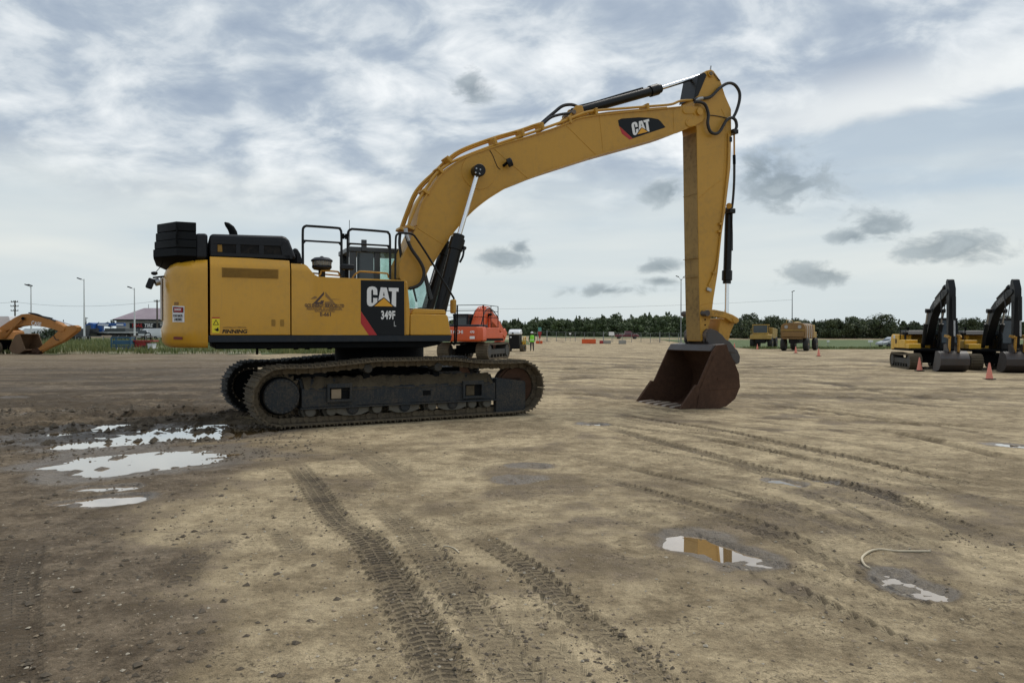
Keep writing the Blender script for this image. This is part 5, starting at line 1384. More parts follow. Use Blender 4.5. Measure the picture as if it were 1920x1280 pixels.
def small_excavator(name, label, group, loc, heading, body='deere_yellow', arm='deere_black', text='DEERE'):
    root = thing(name, label, 'excavator', loc, heading, group)
    undercarriage(root)
    MB().prism_z([(-2.3, -1.25), (1.25, -1.25), (1.55, -0.95), (1.55, 1.3), (-2.3, 1.3)], 1.07, 1.20).build('deck', 'black_steel', root, 0.02)
    pl = [(-1.75, -1.28), (-2.35, -1.28), (-2.68, -1.0), (-2.78, -0.5), (-2.80, 0), (-2.78, 0.5), (-2.68, 1.0), (-2.35, 1.28), (-1.75, 1.28)]
    inn = [(x * 0.965 - 0.05, y * 0.95) for x, y in pl]
    MB().prism_z(pl, 1.12, 1.85).prism_z(pl, 1.852, 2.06, inn).build('counterweight', body, root, 0.03)
    d = MB().span((-1.74, -1.28, 1.21), (-0.70, -0.55, 2.02)).build('engine_door', body, root, 0.03)
    MB().cyl((-1.25, -1.285, 1.62), (-1.25, -1.27, 1.62), 0.17, 16).build('vent', 'engine_dark', d)
    MB().span((-1.72, -1.30, 1.78), (-1.42, -1.279, 2.00)).build('panel', 'white_paint', d, 0.01)
    MB().span((-0.69, -1.28, 1.21), (0.55, -0.55, 1.72)).build('tank', body, root, 0.05)
    MB().span((0.56, -1.26, 1.21), (1.20, -0.60, 1.50)).build('tool_box', body, root, 0.03)
    MB().prism([(-1.95, 2.03), (-1.9, 2.30), (-0.75, 2.30), (-0.45, 2.03)], -0.9, 1.2).build('engine_hood', 'deere_black', root, 0.06, 3)
    MB().cyl((-0.9, -0.7, 2.0), (-0.9, -0.7, 2.5), 0.06, 10).build('exhaust_pipe', 'black_steel', root)
    MB().lathe((-0.55, -0.95, 2.0), [(0.05, -0.3), (0.05, 0), (0.16, 0.02), (0.17, 0.16), (0.08, 0.24)], 12).build('pre_cleaner', 'black_plastic', root)
    MB().tube([(-0.65, -1.2, 1.75), (-0.65, -1.2, 2.45), (0.45, -1.2, 2.45), (0.45, -1.2, 1.72)], 0.022, 6).build('hand_rail', 'black_steel', root)
    # cab
    c = MB().span((-0.35, 0.38, 1.21), (-0.22, 1.32, 2.9)).span((-0.2, 0.38, 1.21), (1.45, 0.44, 1.75)).span((-0.2, 1.26, 1.21), (1.45, 1.32, 1.75)).span((1.40, 0.45, 1.21), (1.46, 1.25, 1.55)).span((-0.4, 0.34, 2.86), (1.22, 1.36, 3.0))
    for y in (0.41, 1.29):
        c.prism([(1.18, 2.88), (1.26, 2.88), (1.48, 1.75), (1.40, 1.72)], y - 0.035, y + 0.035); c.span((0.42, y - 0.03, 1.75), (0.52, y + 0.03, 2.88))
    cb_ = c.build('cab', 'deere_black', root, 0.01)
    MB().prism([(-0.2, 1.76), (-0.2, 2.85), (1.18, 2.85), (1.38, 1.76)], 0.40, 0.41).build('pane', 'window_glass', cb_)
    MB().prism([(-0.2, 1.76), (-0.2, 2.85), (1.18, 2.85), (1.38, 1.76)], 1.29, 1.30).build('pane', 'window_glass', cb_)
    MB().rings([[(1.22, 0.45, 2.86), (1.22, 1.25, 2.86)], [(1.44, 0.45, 1.56), (1.44, 1.25, 1.56)]], cap=False, closed=False).build('windscreen', 'window_glass', cb_)
    MB().span((-0.38, 0.4, 3.003), (-0.1, 1.3, 3.05)).build('roof_rail', 'white_paint', cb_)
    # boom, stick, rams
    bo = [(0.24, 1.80), (0.26, 1.54), (0.55, 1.38), (0.74, 1.66), (1.66, 3.02), (2.2, 3.52), (4.10, 4.24), (4.26, 4.34), (4.22, 4.48), (4.05, 4.55), (3.6, 4.52), (2.0, 3.96), (1.48, 3.64), (1.18, 3.28)]
    bm_ = MB().prism(bo, -0.22, 0.22).build('boom', arm, root, 0.03)
    if text:
        text_mesh('maker_print', text, 0.36, 'wall_grey', bm_, (2.75, -0.228, 3.92), (math.cos(R(21)), 0, math.sin(R(21))), (-math.sin(R(21)), 0, math.cos(R(21))), bold=0.008, squeeze=1.0)
    for s in (-1, 1):
        f = Vector((0.95, s * 0.42, 1.30)); e_ = Vector((1.72, s * 0.40, 3.42)); g_ = f.lerp(e_, 0.62)
        b = MB().cyl(f, g_, 0.11, 12).build('boom_cylinder', arm, root)
        MB().cyl(g_, e_, 0.055, 10).build('rod', 'steel', b); MB().cyl(g_ - (e_ - f).normalized() * .1, g_ + (e_ - f).normalized() * .06, 0.135, 12).build('gland', arm, b)
        MB().cyl((1.72, s * 0.27, 3.42), (1.72, s * 0.52, 3.42), 0.13, 14).build('rod_eye', arm, b)
    f = Vector((1.9, 0, 4.12)); e_ = Vector((3.98, 0, 4.98)); g_ = f.lerp(e_, 0.66)
    b = MB().cyl(f, g_, 0.10, 12).build('stick_cylinder', arm, root); MB().cyl(g_, e_, 0.05, 10).build('rod', 'steel', b); MB().cyl(g_ - (e_ - f).normalized() * .1, g_ + (e_ - f).normalized() * .08, 0.13, 12).build('gland', arm, b)
    st_ = [(3.86, 4.98), (3.98, 5.10), (4.18, 5.06), (4.42, 4.55), (4.42, 4.1), (4.30, 2.2), (4.26, 1.38), (4.02, 1.38), (3.96, 3.6), (3.92, 4.25), (3.80, 4.65)]
    sk = MB().prism(st_, -0.17, 0.17).build('stick', arm, root, 0.03)
    MB().tube([(3.4, -0.3, 4.45), (3.7, -0.34, 3.7), (3.85, -0.34, 2.9), (3.95, -0.3, 3.1), (4.1, -0.25, 3.9)], 0.025, 6, 4).build('hose', 'hose', sk)
    f = Vector((4.66, 0, 4.1)); e_ = Vector((4.72, 0, 1.95)); g_ = f.lerp(e_, 0.6)
    b = MB().cyl(f, g_, 0.085, 12).build('bucket_cylinder', arm, root); MB().cyl(g_, e_, 0.045, 10).build('rod', 'steel', b)
    for s in (-1, 1):
        MB().prism([(4.10, 1.92), (4.2, 2.04), (4.75, 2.0), (4.85, 1.9), (4.7, 1.85)], s * 0.30 - 0.03, s * 0.30 + 0.03).build('link', 'worn_yellow', root)
        MB().prism([(4.60, 1.95), (4.82, 1.95), (4.72, 1.1), (4.50, 1.1)], s * 0.23 - 0.03, s * 0.23 + 0.03).build('power_link', 'worn_yellow', root)
    cv_ = [(3.55, 0.03), (4.15, 0.0), (4.55, 0.10), (4.84, 0.38), (4.88, 0.72), (4.70, 1.0), (4.35, 1.14), (4.02, 1.12)]
    PP = [Vector((x, 0, z)) for x, z in cv_]; rg = []
    for i, p in enumerate(PP):
        dd = (PP[min(i + 1, 7)] - PP[max(i - 1, 0)]).normalized(); q = p + Vector((-dd.z, 0, dd.x)) * 0.04
        rg.append([(p.x, -0.68, p.z), (p.x, 0.68, p.z), (q.x, 0.68, q.z), (q.x, -0.68, q.z)])
    bk_ = MB().rings(rg).build('bucket', 'bucket_grey', root)
    for s in (-1, 1):
        MB().prism(cv_, s * 0.70 - 0.02, s * 0.70 + 0.02).build('side_plate', 'bucket_grey', bk_)
        MB().prism([(3.98, 1.1), (4.0, 1.5), (4.35, 1.55), (4.75, 1.15), (4.6, 1.02)], s * 0.27 - 0.03, s * 0.27 + 0.03).build('ear', 'bucket_grey', bk_)
    for k in range(5):
        y = -0.58 + k * 0.29; MB().prism([(3.38, 0.03), (3.6, 0.08), (3.62, 0.02)], y - 0.06, y + 0.06).build('tooth', 'worn_steel', bk_)
    return root
DG = 'black-armed yellow excavators parked on the right'
for (x, y, lab) in ((25.05, 44.85, 'yellow excavator with black boom behind the nearer left traffic cone on the right'),
                    (28.40, 44.5, 'yellow excavator with black boom next to the right edge')):
    small_excavator('excavator', lab, DG, (x, y, gz(x, y)), R(-102))
x, y = 26.9, 33.9
small_excavator('excavator', 'red excavator only just showing at the right edge', None, (x, y, gz(x, y)), R(-100), 'red_paint', 'red_paint', None)

# ---- orange excavator seen from behind
ho = thing('excavator', 'orange crawler excavator seen from behind beside the big yellow machine', 'excavator', (-2.35, 46.6, 0), R(73))
undercarriage(ho, 4.6, 1.05, 0.75, 2.5)
MB().prism_z([(-2.6, -1.4), (1.6, -1.4), (1.6, 1.4), (-2.6, 1.4)], 1.12, 1.26).build('deck', 'black_steel', ho, 0.02)
pl = [(-1.9, -1.45), (-2.55, -1.45), (-2.85, -1.2), (-2.98, -0.6), (-3.0, 0), (-2.98, 0.6), (-2.85, 1.2), (-2.55, 1.45), (-1.9, 1.45)]
inn = [(x * 0.96 - 0.06, y * 0.95) for x, y in pl]
hc = MB().rings([[(x, y, 1.10) for x, y in inn], [(x, y, 1.18) for x, y in pl], [(x, y, 1.80) for x, y in pl], [(x, y, 1.98) for x, y in inn]]).build('counterweight', 'orange', ho, 0.03)
text_mesh('maker_print', 'HITACHI', 0.27, 'decal_white', hc, (-3.025, 0.18, 1.66), (0, -1, 0), (0, 0, 1), bold=0.006, squeeze=1.05)
text_mesh('model_print', '470', 0.20, 'decal_white', hc, (-2.985, -0.92, 1.66), (-0.2, -1, 0), (0, 0, 1), bold=0.006)
MB().box((-2.97, -0.92, 1.34), (0.02, 0.32, 0.16), Matrix.Rotation(-0.15, 3, 'Z')).build('white_label', 'decal_white', hc)
MB().span((-1.88, -1.43, 1.27), (0.7, -0.5, 1.93)).build('engine_door', 'orange', ho, 0.04)
MB().span((0.72, -1.40, 1.27), (1.5, -0.5, 1.62)).build('tool_box', 'orange', ho, 0.04)
MB().span((-1.88, -0.49, 1.27), (-0.2, 1.43, 1.90)).build('engine_bay', 'orange', ho, 0.04)
MB().prism([(-2.3, 1.93), (-2.2, 2.12), (-0.7, 2.12), (-0.5, 1.93)], -1.1, 1.1).build('engine_hood', 'black_plastic', ho, 0.05)
cab_ = MB().span((-0.1, 0.4, 1.27), (1.75, 1.42, 1.9)).span((-0.12, 0.38, 2.68), (1.6, 1.44, 2.82)).span((-0.1, 0.4, 1.9), (0.03, 0.52, 2.7)).span((-0.1, 1.30, 1.9), (0.03, 1.42, 2.7)).span((1.5, 0.4, 1.9), (1.6, 0.5, 2.7)).span((1.5, 1.32, 1.9), (1.6, 1.42, 2.7)).build('cab', 'black_plastic', ho, 0.02)
MB().span((-0.05, 0.53, 1.91), (-0.04, 1.29, 2.67)).build('pane', 'window_glass', cab_); MB().span((0.04, 0.42, 1.91), (1.49, 0.43, 2.67)).build('pane', 'window_glass', cab_)
for zz in (2.55, 2.95, 3.28):
    MB().tube([(-2.2, 1.3, zz), (-2.2, -1.35, zz), (0.6, -1.35, zz)], 0.022, 6).build('hand_rail', 'black_steel', ho)
for (a, b) in ((-2.2, 1.3), (-2.2, 0.3), (-2.2, -1.35), (-0.8, -1.35), (0.6, -1.35)):
    MB().tube([(a, b, 1.95), (a, b, 3.28)], 0.025, 6).build('rail_post', 'black_steel', ho)
bo = [(0.1, 1.5), (0.0, 2.0), (0.6, 2.7), (1.4, 3.22), (2.3, 3.2), (4.2, 2.4), (5.6, 1.55), (5.5, 1.2), (3.9, 1.9), (2.2, 2.45), (1.5, 2.3), (0.5, 1.35)]
hb = MB().prism(bo, -0.32, 0.32).build('boom', 'orange', ho, 0.04)
MB().prism([(5.2, 1.75), (5.6, 1.95), (6.1, 1.6), (4.6, 0.35), (4.3, 0.55)], -0.26, 0.26).build('stick', 'orange', ho, 0.04)
for s in (-1, 1):
    MB().cyl((1.2, s * 0.5, 1.4), (1.75, s * 0.45, 2.75), 0.12, 12).build('boom_cylinder', 'orange', ho)
MB().cyl((1.6, 0, 3.3), (4.6, 0, 2.6), 0.11, 12).build('stick_cylinder', 'orange', ho)
for y in (-0.2, 0.05, 0.22):
    MB().tube([(0.3, y, 2.5), (0.9, y, 3.05), (1.5, y, 3.32), (2.4, y, 3.28)], 0.03, 6, 3).build('oil_line', 'orange', ho)
for y in (-0.36, 0.36):
    MB().tube([(0.2, y, 1.9), (0.7, y * 0.95, 2.75), (1.5, y * 0.95, 3.2), (2.6, y * 0.95, 3.1), (3.6, y * 0.95, 2.7)], 0.035, 6, 3).build('oil_hose', 'hose', ho)
MB().cyl((2.6, 0, 3.07), (2.75, 0, 3.03), 0.15, 12).build('gland', 'black_steel', ho)
for s in (-1, 1):
    MB().cyl((1.75, s * 0.30, 2.75), (1.75, s * 0.55, 2.75), 0.14, 12).build('rod_eye', 'black_steel', ho)
    MB().cyl((1.45, s * 0.475, 2.0), (1.75, s * 0.45, 2.75), 0.06, 10).build('rod', 'chrome', ho)
MB().prism([(0.0, 1.3), (0.0, 2.0), (0.35, 2.05), (0.7, 1.6), (0.7, 1.3)], -0.45, -0.36).build('boom_bracket', 'black_steel', ho)
MB().prism([(3.6, 0.0), (4.4, 0.0), (4.7, 0.4), (4.4, 0.9), (3.9, 0.8)], -0.8, 0.8).build('bucket', 'rust', ho, 0.03)

# ---- dirty orange excavator folded at the left edge
q = on_ground(60, 664)
CF = Frame(q.x, q.y, -18)
ca = thing('excavator', 'dirty orange excavator with folded boom at the left edge', 'excavator', (q.x, q.y, 0), R(-18))
def CP(lst, v): return [CF.pt(x, y, v) for x, y in lst]
cbm_ = CP([(-30, 632), (0, 613), (28, 594.7), (40, 589), (51.6, 588), (65.7, 592), (94, 599), (115, 609.6), (122, 615), (119, 621), (112, 621.5), (98.5, 616.5), (79.7, 612.5), (51.6, 609.5), (33, 612), (0, 624.5), (-30, 645)], 0.25)
cbo = MB().prism(cbm_, -0.25, 0.25).build('boom', 'case_orange', ca, 0.02)
w0, w1 = CF.pt(54, 604.5, 0.255), CF.pt(82, 610, 0.255)
ang = math.atan2(w1[1] - w0[1], w1[0] - w0[0])
text_mesh('maker_print', 'CASE', 0.46, 'decal_white', cbo, ((w0[0] + w1[0]) / 2, -0.258, (w0[1] + w1[1]) / 2), (math.cos(ang), 0, math.sin(ang)), (-math.sin(ang), 0, math.cos(ang)), bold=0.008, squeeze=0.95)
MB().prism(CP([(116, 614), (119, 611.5), (139, 609.6), (145, 613), (143, 620), (117, 640), (76, 658), (70.5, 654), (101, 628)], 0.2), -0.2, 0.2).build('stick', 'case_orange', ca, 0.02)
P3 = lambda x, y, v: (CF.pt(x, y, v)[0], -v, CF.pt(x, y, v)[1])
MB().cyl(P3(10, 633, 0.4), P3(26, 614, 0.4), 0.11, 10).build('boom_cylinder', 'case_orange', ca)
MB().cyl(P3(24, 616, 0.4), P3(43, 597.5, 0.36), 0.06, 10).build('boom_ram', 'case_orange', ca)
MB().cyl(P3(43, 597, 0.24), P3(43, 597, 0.46), 0.12, 12).build('rod_eye', 'black_steel', ca)
MB().cyl(P3(58, 589.5, 0.05), P3(98, 598, 0.05), 0.09, 10).build('stick_cylinder', 'black_steel', ca)
MB().cyl(P3(98, 598, 0.05), P3(140, 611, 0.05), 0.05, 10).build('stick_ram', 'chrome', ca)
MB().cyl(P3(117, 640, 0.1), P3(80, 659, 0.1), 0.07, 10).build('bucket_cylinder', 'case_orange', ca)
MB().tube([P3(54, 586.5, 0.2), P3(70, 589, 0.2), P3(84, 595, 0.2), P3(104, 602, 0.2)], 0.05, 6, 3).build('oil_hose', 'hose', ca)
MB().tube([P3(100, 628, 0.23), P3(104, 636, 0.25), P3(110, 637, 0.25)], 0.03, 6, 3).build('oil_hose', 'hose', ca)
cvp = CP([(41, 625.5), (34, 628), (27, 640), (22, 653), (27, 662), (40, 663), (52, 656)], 0.6)
PP = [Vector((x, 0, max(z, 0.02))) for x, z in cvp]; rg = []
for i, p in enumerate(PP):
    dd = (PP[min(i + 1, len(PP) - 1)] - PP[max(i - 1, 0)]).normalized(); qv = p + Vector((-dd.z, 0, dd.x)) * 0.05
    rg.append([(p.x, -0.75, p.z), (p.x, 0.75, p.z), (qv.x, 0.75, qv.z), (qv.x, -0.75, qv.z)])
paint('bucket_mud', (0.15, 0.088, 0.045), 0.8, dirt=0.7, dirt_col=(0.08, 0.05, 0.03), scale=1.5, var=0.4)
bk2 = MB().rings(rg).build('bucket', 'bucket_mud', ca)
for s in (-1, 1): MB().prism([(p.x, p.z) for p in PP], s * 0.78 - 0.025, s * 0.78 + 0.025).build('side_plate', 'bucket_mud', bk2)
MB().cyl(P3(64, 657, 0.3), P3(64, 657, -0.3), 0.16, 12).build('hinge', 'rust', bk2)
MB().prism(CP([(52, 656), (70, 652), (76, 658), (70, 664), (54, 663)], 0.2), -0.2, 0.2).build('link', 'rust', ca)
us = bpy.data.objects.new('undercarriage_pivot', None); bpy.data.objects.remove(us)
cu0 = CF.pt(-38, 660, 1.0)[0]
for s in (-1, 1):
    tr = track_loop(4.4, 1.0, 0.7).build('track', 'track_mud', ca); tr.location = (cu0, s * 1.2, 0)
    MB().cyl((1.70, -0.3, 0.5), (1.70, 0.3, 0.5), 0.36, 18).build('idler', 'roller_steel', tr); MB().span((-1.6, -0.28, 0.3), (1.5, 0.28, 0.62)).build('side_frame', 'roller_steel', tr)
MB().span((cu0 - 0.9, -0.9, 0.35), (cu0 + 0.9, 0.9, 1.1)).build('carbody', 'black_steel', ca)
MB().prism([(cu0 - 2.9, 1.12), (cu0 - 2.9, 2.0), (cu0 + 1.1, 2.0), (cu0 + 1.75, 1.75), (cu0 + 1.85, 1.12)], -1.3, 1.3).build('house', 'case_orange', ca, 0.06, 3)
MB().prism([(cu0 - 0.2, 2.01), (cu0 - 0.1, 2.95), (cu0 + 1.2, 2.95), (cu0 + 1.6, 2.01)], 0.4, 1.3).build('cab', 'white_paint', ca, 0.04)

# ---- compact tracked machine with a pale hood, beside the worker
Y0 = 66.5
sk_x = at_dist(967, 640, Y0).x
sm = thing('track_loader', 'small black tracked loader with pale hood beside the worker', 'loader', (sk_x, Y0, gz(sk_x, Y0)), R(80))
for s in (-1, 1):
    tr = track_loop(1.7, 0.62, 0.36, 0.12, 0.02).build('track', 'track_mud', sm); tr.location = (0, s * 0.66, 0)
    MB().span((-0.5, -0.15, 0.15), (0.5, 0.15, 0.45)).build('side_frame', 'engine_dark', tr)
MB().prism([(-0.95, 0.25), (-1.0, 1.35), (-0.8, 1.5), (0.6, 1.5), (0.7, 0.3)], -0.46, 0.46).build('body', 'engine_dark', sm, 0.04)
MB().prism([(-1.05, 1.5), (-1.0, 1.72), (-0.6, 1.95), (0.1, 1.98), (0.5, 1.5)], -0.55, 0.5).build('hood', 'white_paint', sm, 0.10, 3)
MB().cyl((-1.06, 0.1, 1.62), (-1.0, 0.1, 1.62), 0.08, 10).build('lamp', 'black_plastic', sm)
MB().span((-1.03, 0.2, 1.22), (-0.99, 0.36, 1.32)).build('white_label', 'decal_white', sm)
MB().tube([(-0.2, -0.72, 0.3), (-0.25, -0.78, 1.25), (0.7, -0.78, 1.3), (0.75, -0.72, 0.4)], 0.05, 6).build('guard_frame', 'deere_yellow', sm)
MB().span((0.7, -0.8, 0.2), (0.85, 0.7, 0.9)).build('front_plate', 'deere_yellow', sm, 0.03)

# ---- worker in a green vest, seen from behind
Y1 = 68.5
wx_ = at_dist(997.5, 640, Y1).x
wk = thing('person', 'person in bright green vest, white helmet and dark trousers standing by the small loader', 'person', (wx_, Y1, gz(wx_, Y1)), R(10))
def skinned(name, verts, edges, radii, mat, parent, root=0, sub=2):
    me_ = bpy.data.meshes.new(name); me_.from_pydata(verts, edges, []); me_.materials.append(M[mat])
    o = bpy.data.objects.new(name, me_); link(o, parent)
    o.modifiers.new('skin', 'SKIN'); sv = me_.skin_vertices[0].data
    for i, r_ in enumerate(radii): sv[i].radius = r_ if isinstance(r_, tuple) else (r_, r_)
    sv[root].use_root = True
    sb = o.modifiers.new('sub', 'SUBSURF'); sb.levels = sub; sb.render_levels = sub
    return o
vs_ = [(0, 0, 0.92), (0, 0, 1.12), (0, 0, 1.34), (0, 0.0, 1.46), (0, 0.01, 1.53), (0, 0.02, 1.63), (0, 0.02, 1.72),
       (-0.20, 0, 1.40), (-0.27, 0.02, 1.12), (-0.25, 0.12, 0.90), (-0.24, 0.16, 0.82), (0.20, 0, 1.40), (0.27, 0.03, 1.12), (0.24, 0.14, 0.92), (0.23, 0.18, 0.84),
       (-0.10, 0, 0.84), (-0.11, 0.02, 0.48), (-0.12, -0.02, 0.09), (-0.13, 0.14, 0.05), (0.10, 0, 0.84), (0.12, 0.02, 0.48), (0.14, -0.02, 0.09), (0.15, 0.14, 0.05)]
ed_ = [(0, 1), (1, 2), (2, 3), (3, 4), (4, 5), (5, 6), (2, 7), (7, 8), (8, 9), (9, 10), (2, 11), (11, 12), (12, 13), (13, 14), (0, 15), (15, 16), (16, 17), (17, 18), (0, 19), (19, 20), (20, 21), (21, 22)]
rd_ = [(0.17, 0.12), (0.17, 0.12), (0.19, 0.12), (0.08, 0.07), 0.06, (0.085, 0.10), (0.075, 0.09), 0.075, 0.055, 0.042, 0.04, 0.075, 0.055, 0.042, 0.04, 0.10, 0.075, 0.05, 0.045, 0.10, 0.075, 0.05, 0.045]
body_ = skinned('body', vs_, ed_, rd_, 'trousers', wk)
vest = MB().rings([[(a * math.cos(t_) , b * math.sin(t_), z) for t_ in np.linspace(0, 2 * PI, 17)[:-1]] for z, a, b in ((0.86, 0.215, 0.16), (1.05, 0.21, 0.155), (1.25, 0.225, 0.155), (1.40, 0.215, 0.145), (1.49, 0.12, 0.10))], cap=False).build('vest', 'vest_green', body_)
MB().rings([[(a * math.cos(t_), b * math.sin(t_), z) for t_ in np.linspace(0, 2 * PI, 17)[:-1]] for z, a, b in ((1.04, 0.217, 0.162), (1.09, 0.217, 0.162))], cap=False).build('vest_stripe', 'decal_white', body_)
MB().lathe((0, 0.02, 1.68), [(0.135, 0.0), (0.125, 0.02), (0.115, 0.07), (0.08, 0.12), (0.02, 0.135)], 16).build('helmet', 'decal_white', body_)
MB().lathe((0, 0.03, 1.58), [(0.05, -0.02), (0.088, 0.03), (0.095, 0.09), (0.09, 0.11)], 14).build('face', 'skin', body_)

# ---- old water truck (from behind) and yellow hauler facing the camera
def wheel(mb_parent, x, y, z, r, w, hub='truck_yellow'):
    t_ = MB().lathe((x, y, z), [(r * 0.55, -w / 2), (r * 0.9, -w / 2), (r, -w * 0.3), (r, w * 0.3), (r * 0.9, w / 2), (r * 0.55, w / 2)], 20, 'y').build('wheel', 'rubber', mb_parent)
    MB().lathe((x, y, z), [(r * 0.1, -w / 2 - 0.01), (r * 0.52, -w / 2 + 0.04), (r * 0.52, w / 2 - 0.04), (r * 0.1, w / 2 + 0.01)], 14, 'y').build('rim', hub, t_)
Y2 = 92
wxp = at_dist(1486, 640, Y2).x
wt = thing('water_truck', 'rusty yellow water tank truck seen from behind near the cones', 'truck', (wxp + 2.0, Y2 + 3.2, gz(wxp, Y2)), R(58))
sec_ = [(-1.45, 1.6), (-1.5, 2.6), (-1.4, 3.2), (-1.1, 3.45), (0, 3.52), (1.1, 3.45), (1.4, 3.2), (1.5, 2.6), (1.45, 1.6)]
tk = MB().rings([[(x, y, z) for y, z in sec_] for x in (-3.6, -3.55, 2.0, 2.05)]).build('tank', 'truck_rust', wt, 0.04)
for x in (-2.2, -0.8, 0.6): MB().rings([[(xx, y * 1.012, 1.6 + (z - 1.6) * 1.012) for y, z in sec_] for xx in (x - 0.06, x + 0.06)]).build('tank_band', 'white_paint', tk)
MB().span((-3.68, -1.4, 2.52), (-3.61, 1.4, 2.62)).build('rear_rail', 'truck_yellow', tk)
for y in (-0.8, 0.8): MB().cyl((-3.65, y, 3.0), (-3.60, y, 3.0), 0.22, 14).build('hatch', 'wall_grey', tk)
MB().span((-3.9, -1.3, 1.75), (-3.6, 1.3, 2.35)).build('spray_box', 'truck_rust', wt, 0.04)
MB().tube([(-3.95, -1.2, 1.55), (-3.95, 1.2, 1.55)], 0.07, 8).build('spray_bar', 'truck_rust', wt)
MB().span((-3.6, -0.5, 0.95), (4.0, 0.5, 1.55)).build('chassis', 'engine_dark', wt)
for y in (-1.35, 1.35):
    wheel(wt, -2.3, y, 0.82, 0.82, 0.6); wheel(wt, 3.6, y, 0.82, 0.82, 0.55)
MB().span((2.4, -1.4, 1.6), (4.6, 1.4, 2.4)).build('engine_hood', 'truck_yellow', wt, 0.08)
cb3 = MB().span((2.4, -1.3, 2.42), (3.9, 0.4, 3.3)).build('cab', 'truck_yellow', wt, 0.06)
MB().tube([(-3.0, 0.9, 3.46), (-3.0, 0.9, 3.85), (1.0, 0.9, 3.85), (1.0, 0.9, 3.46)], 0.04, 6).build('hand_rail', 'truck_yellow', wt)
MB().lathe((-1.0, 0, 3.4), [(0.5, 0.0), (0.5, 0.2), (0.1, 0.3)], 16).build('filler', 'truck_yellow', tk)
Y3 = 110
hxp = at_dist(1440, 640, Y3).x
hl = thing('haul_truck', 'yellow haul truck facing the camera left of the water truck', 'truck', (hxp, Y3 + 2, gz(hxp, Y3)), R(-118))
for y in (-1.25, 1.25):
    wheel(hl, 1.6, y, 0.85, 0.85, 0.65); wheel(hl, -2.6, y, 0.85, 0.85, 0.65)
MB().span((-3.4, -0.6, 0.9), (2.2, 0.6, 1.4)).build('chassis', 'engine_dark', hl)
MB().prism([(1.0, 1.35), (1.0, 2.1), (2.7, 2.0), (2.85, 1.35)], -1.5, 1.5).build('fender_deck', 'truck_yellow', hl, 0.06)
MB().span((2.3, -0.7, 0.75), (2.9, 0.7, 1.33)).build('radiator', 'engine_dark', hl, 0.04)
hcab = MB().span((0.9, -1.2, 2.12), (1.0, 1.0, 3.4)).span((0.85, -1.25, 3.4), (2.3, 1.05, 3.55)).span((2.1, -1.2, 2.12), (2.25, -1.1, 3.4)).span((2.1, 0.9, 2.12), (2.25, 1.0, 3.4)).span((1.0, -1.2, 2.02), (2.3, 1.0, 2.3)).build('cab', 'truck_yellow', hl, 0.02)
MB().span((2.19, -1.09, 2.31), (2.21, 0.89, 3.39)).build('windscreen', 'window_glass', hcab); MB().span((1.0, 0.94, 2.31), (2.1, 0.95, 3.39)).build('pane', 'window_glass', hcab); MB().span((1.0, -1.16, 2.31), (2.1, -1.15, 3.39)).build('pane', 'window_glass', hcab)
MB().prism([(-3.6, 1.45), (-4.0, 2.6), (-4.0, 2.9), (0.7, 3.1), (0.8, 2.2), (0.2, 1.45)], -1.45, 1.45).build('dump_body', 'truck_yellow', hl, 0.06)
MB().tube([(2.6, -1.35, 2.05), (2.6, -1.35, 2.9), (1.0, -1.35, 2.9)], 0.035, 6).build('hand_rail', 'truck_yellow', hl)

